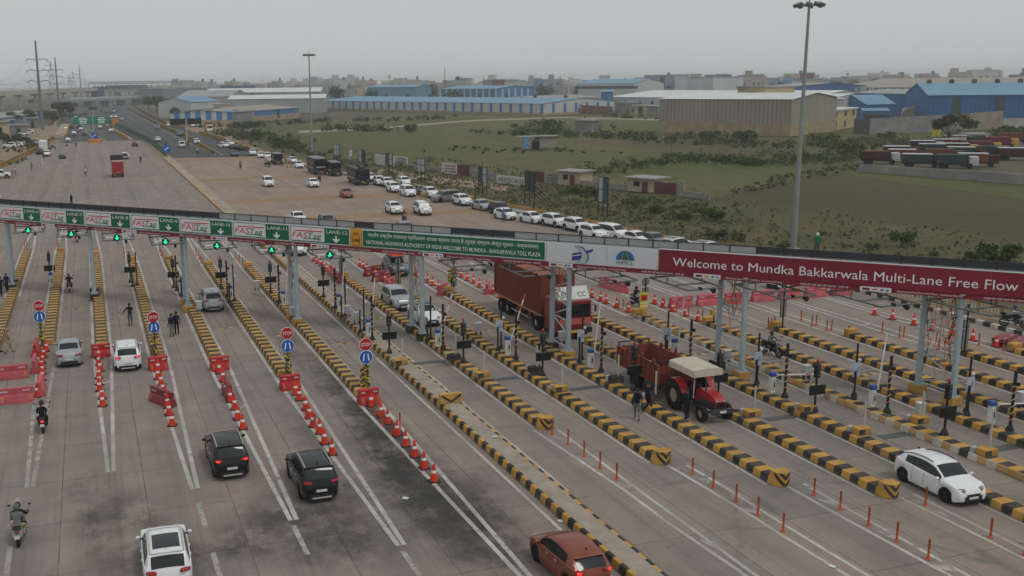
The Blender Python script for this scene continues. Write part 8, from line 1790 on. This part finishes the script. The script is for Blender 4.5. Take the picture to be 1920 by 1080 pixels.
scrub([(1385, 362), (1470, 338), (1560, 318), (1610, 315)], 50, 8, 1.6, (1, 2)); scrub([(1110, 385), (1200, 400), (1300, 425), (1400, 450)], 90, 8, 4, (1, 2, 3), 40); scrub([(1020, 355), (1080, 362), (1180, 378), (1330, 392)], 80, 9, 2.5, (1, 0, 3), 46); scrub([(930, 352), (1000, 368), (1080, 385), (1180, 410)], 60, 7, 3, (2, 1), 36); scrub([(690, 318), (760, 330), (850, 345), (930, 362)], 50, 5, 2.5, (2, 1), 30); scrub([(500, 268), (560, 282), (620, 296), (680, 306)], 44, 8, 4, (1, 2, 0), 40); scrub([(440, 248), (480, 256), (520, 262), (560, 272)], 44, 13, 5, (1, 3, 0), 50); scrub([(1440, 456), (1560, 462), (1680, 478), (1840, 496), (1920, 505)], 60, 4, 1.5, (2, 3), 26)
scrub([(0, 290), (40, 284), (70, 275)], 30, 7, 4, (1, 3), 40); scrub([(0, 225), (60, 222), (120, 218)], 36, 10, 9, (0, 1), 50); scrub([(0, 312), (30, 300)], 12, 5, 2, (3, 1), 36); scrub([(650, 203), (760, 204), (900, 206), (1010, 214)], 30, 6, 6, (0, 1), 40); scrub([(1140, 218), (1230, 224)], 16, 7, 3, (0, 1), 40); scrub([(395, 238), (440, 240), (560, 232), (600, 226)], 34, 9, 4, (0, 1), 50)
o = um.build('undergrowth'); tag(o, 'rough hedgerows and low scrub growing across the fields', 'undergrowth', None, 'stuff')
# short grass and weeds on the verge
gm = MB()
for i in range(1500):
    t_ = rr.random(); a = fr[1+int(t_*6)]; e = fr[2+int(t_*6)]; f = rr.random(); x = a[0]+(e[0]-a[0])*f+rr.uniform(3.5, 34); y = a[1]+(e[1]-a[1])*f+rr.uniform(-6, 6); s = rr.uniform(.08, .22)*(1+y/260); c = Vector((x, y, -.08)); an = rr.uniform(0, 6.28); d = Vector((math.cos(an), math.sin(an), 0))*s*1.3
    gm.add([tuple(c-d*.5), tuple(c+d*.5), tuple(c+d*.3+Vector((rr.uniform(-.1, .1), 0, s*1.2))), tuple(c-d*.4+Vector((0, 0, s)))], [(0, 1, 2, 3)], LEAFS[rr.choice((2, 2, 3))])
for (a_, e_, n_) in (((60, 66), (56, 100), 150), ((56, 100), (50.5, 140), 190), ((50.5, 140), (43, 215), 190)):
    for i in range(n_):
        f = rr.random(); x = a_[0]+(e_[0]-a_[0])*f+3.5+abs(rr.gauss(0, 1))*11; y = a_[1]+(e_[1]-a_[1])*f+rr.uniform(-4, 4); w = rr.uniform(.4, 1.3)*(1+y/250); h = w*rr.uniform(.25, .6)
        leaf_cloud([(x, y, h*.3-.08, w*.7)], 24, max(.10, y*.0011), rr.randrange(9999), [LEAFS[rr.choice((2, 2, 3, 1))]], gm, h/w)
tag(gm.build('weeds'), 'tufts of dry and green weeds on the road verge', 'grass', None, 'stuff')
# ================================================================== THE HAZY AIR
hz = bpy.data.materials.new('haze_air'); hz.use_nodes = True; n = hz.node_tree.nodes; l = hz.node_tree.links
for q in list(n):
    if q.type == 'BSDF_PRINCIPLED': n.remove(q)
pv = n.new('ShaderNodeVolumePrincipled'); pv.inputs['Color'].default_value = (.93, .96, 1., 1); pv.inputs['Density'].default_value = .00026; pv.inputs['Anisotropy'].default_value = .0
l.new(pv.outputs[0], n['Material Output'].inputs['Volume'])
o = MB().box(-9500, 9500, -90, 12500, -1.2, 44, hz).build('haze'); o['kind'] = 'stuff'; tag(o, 'pale grey haze hanging over the whole plain', 'haze', None, 'stuff')
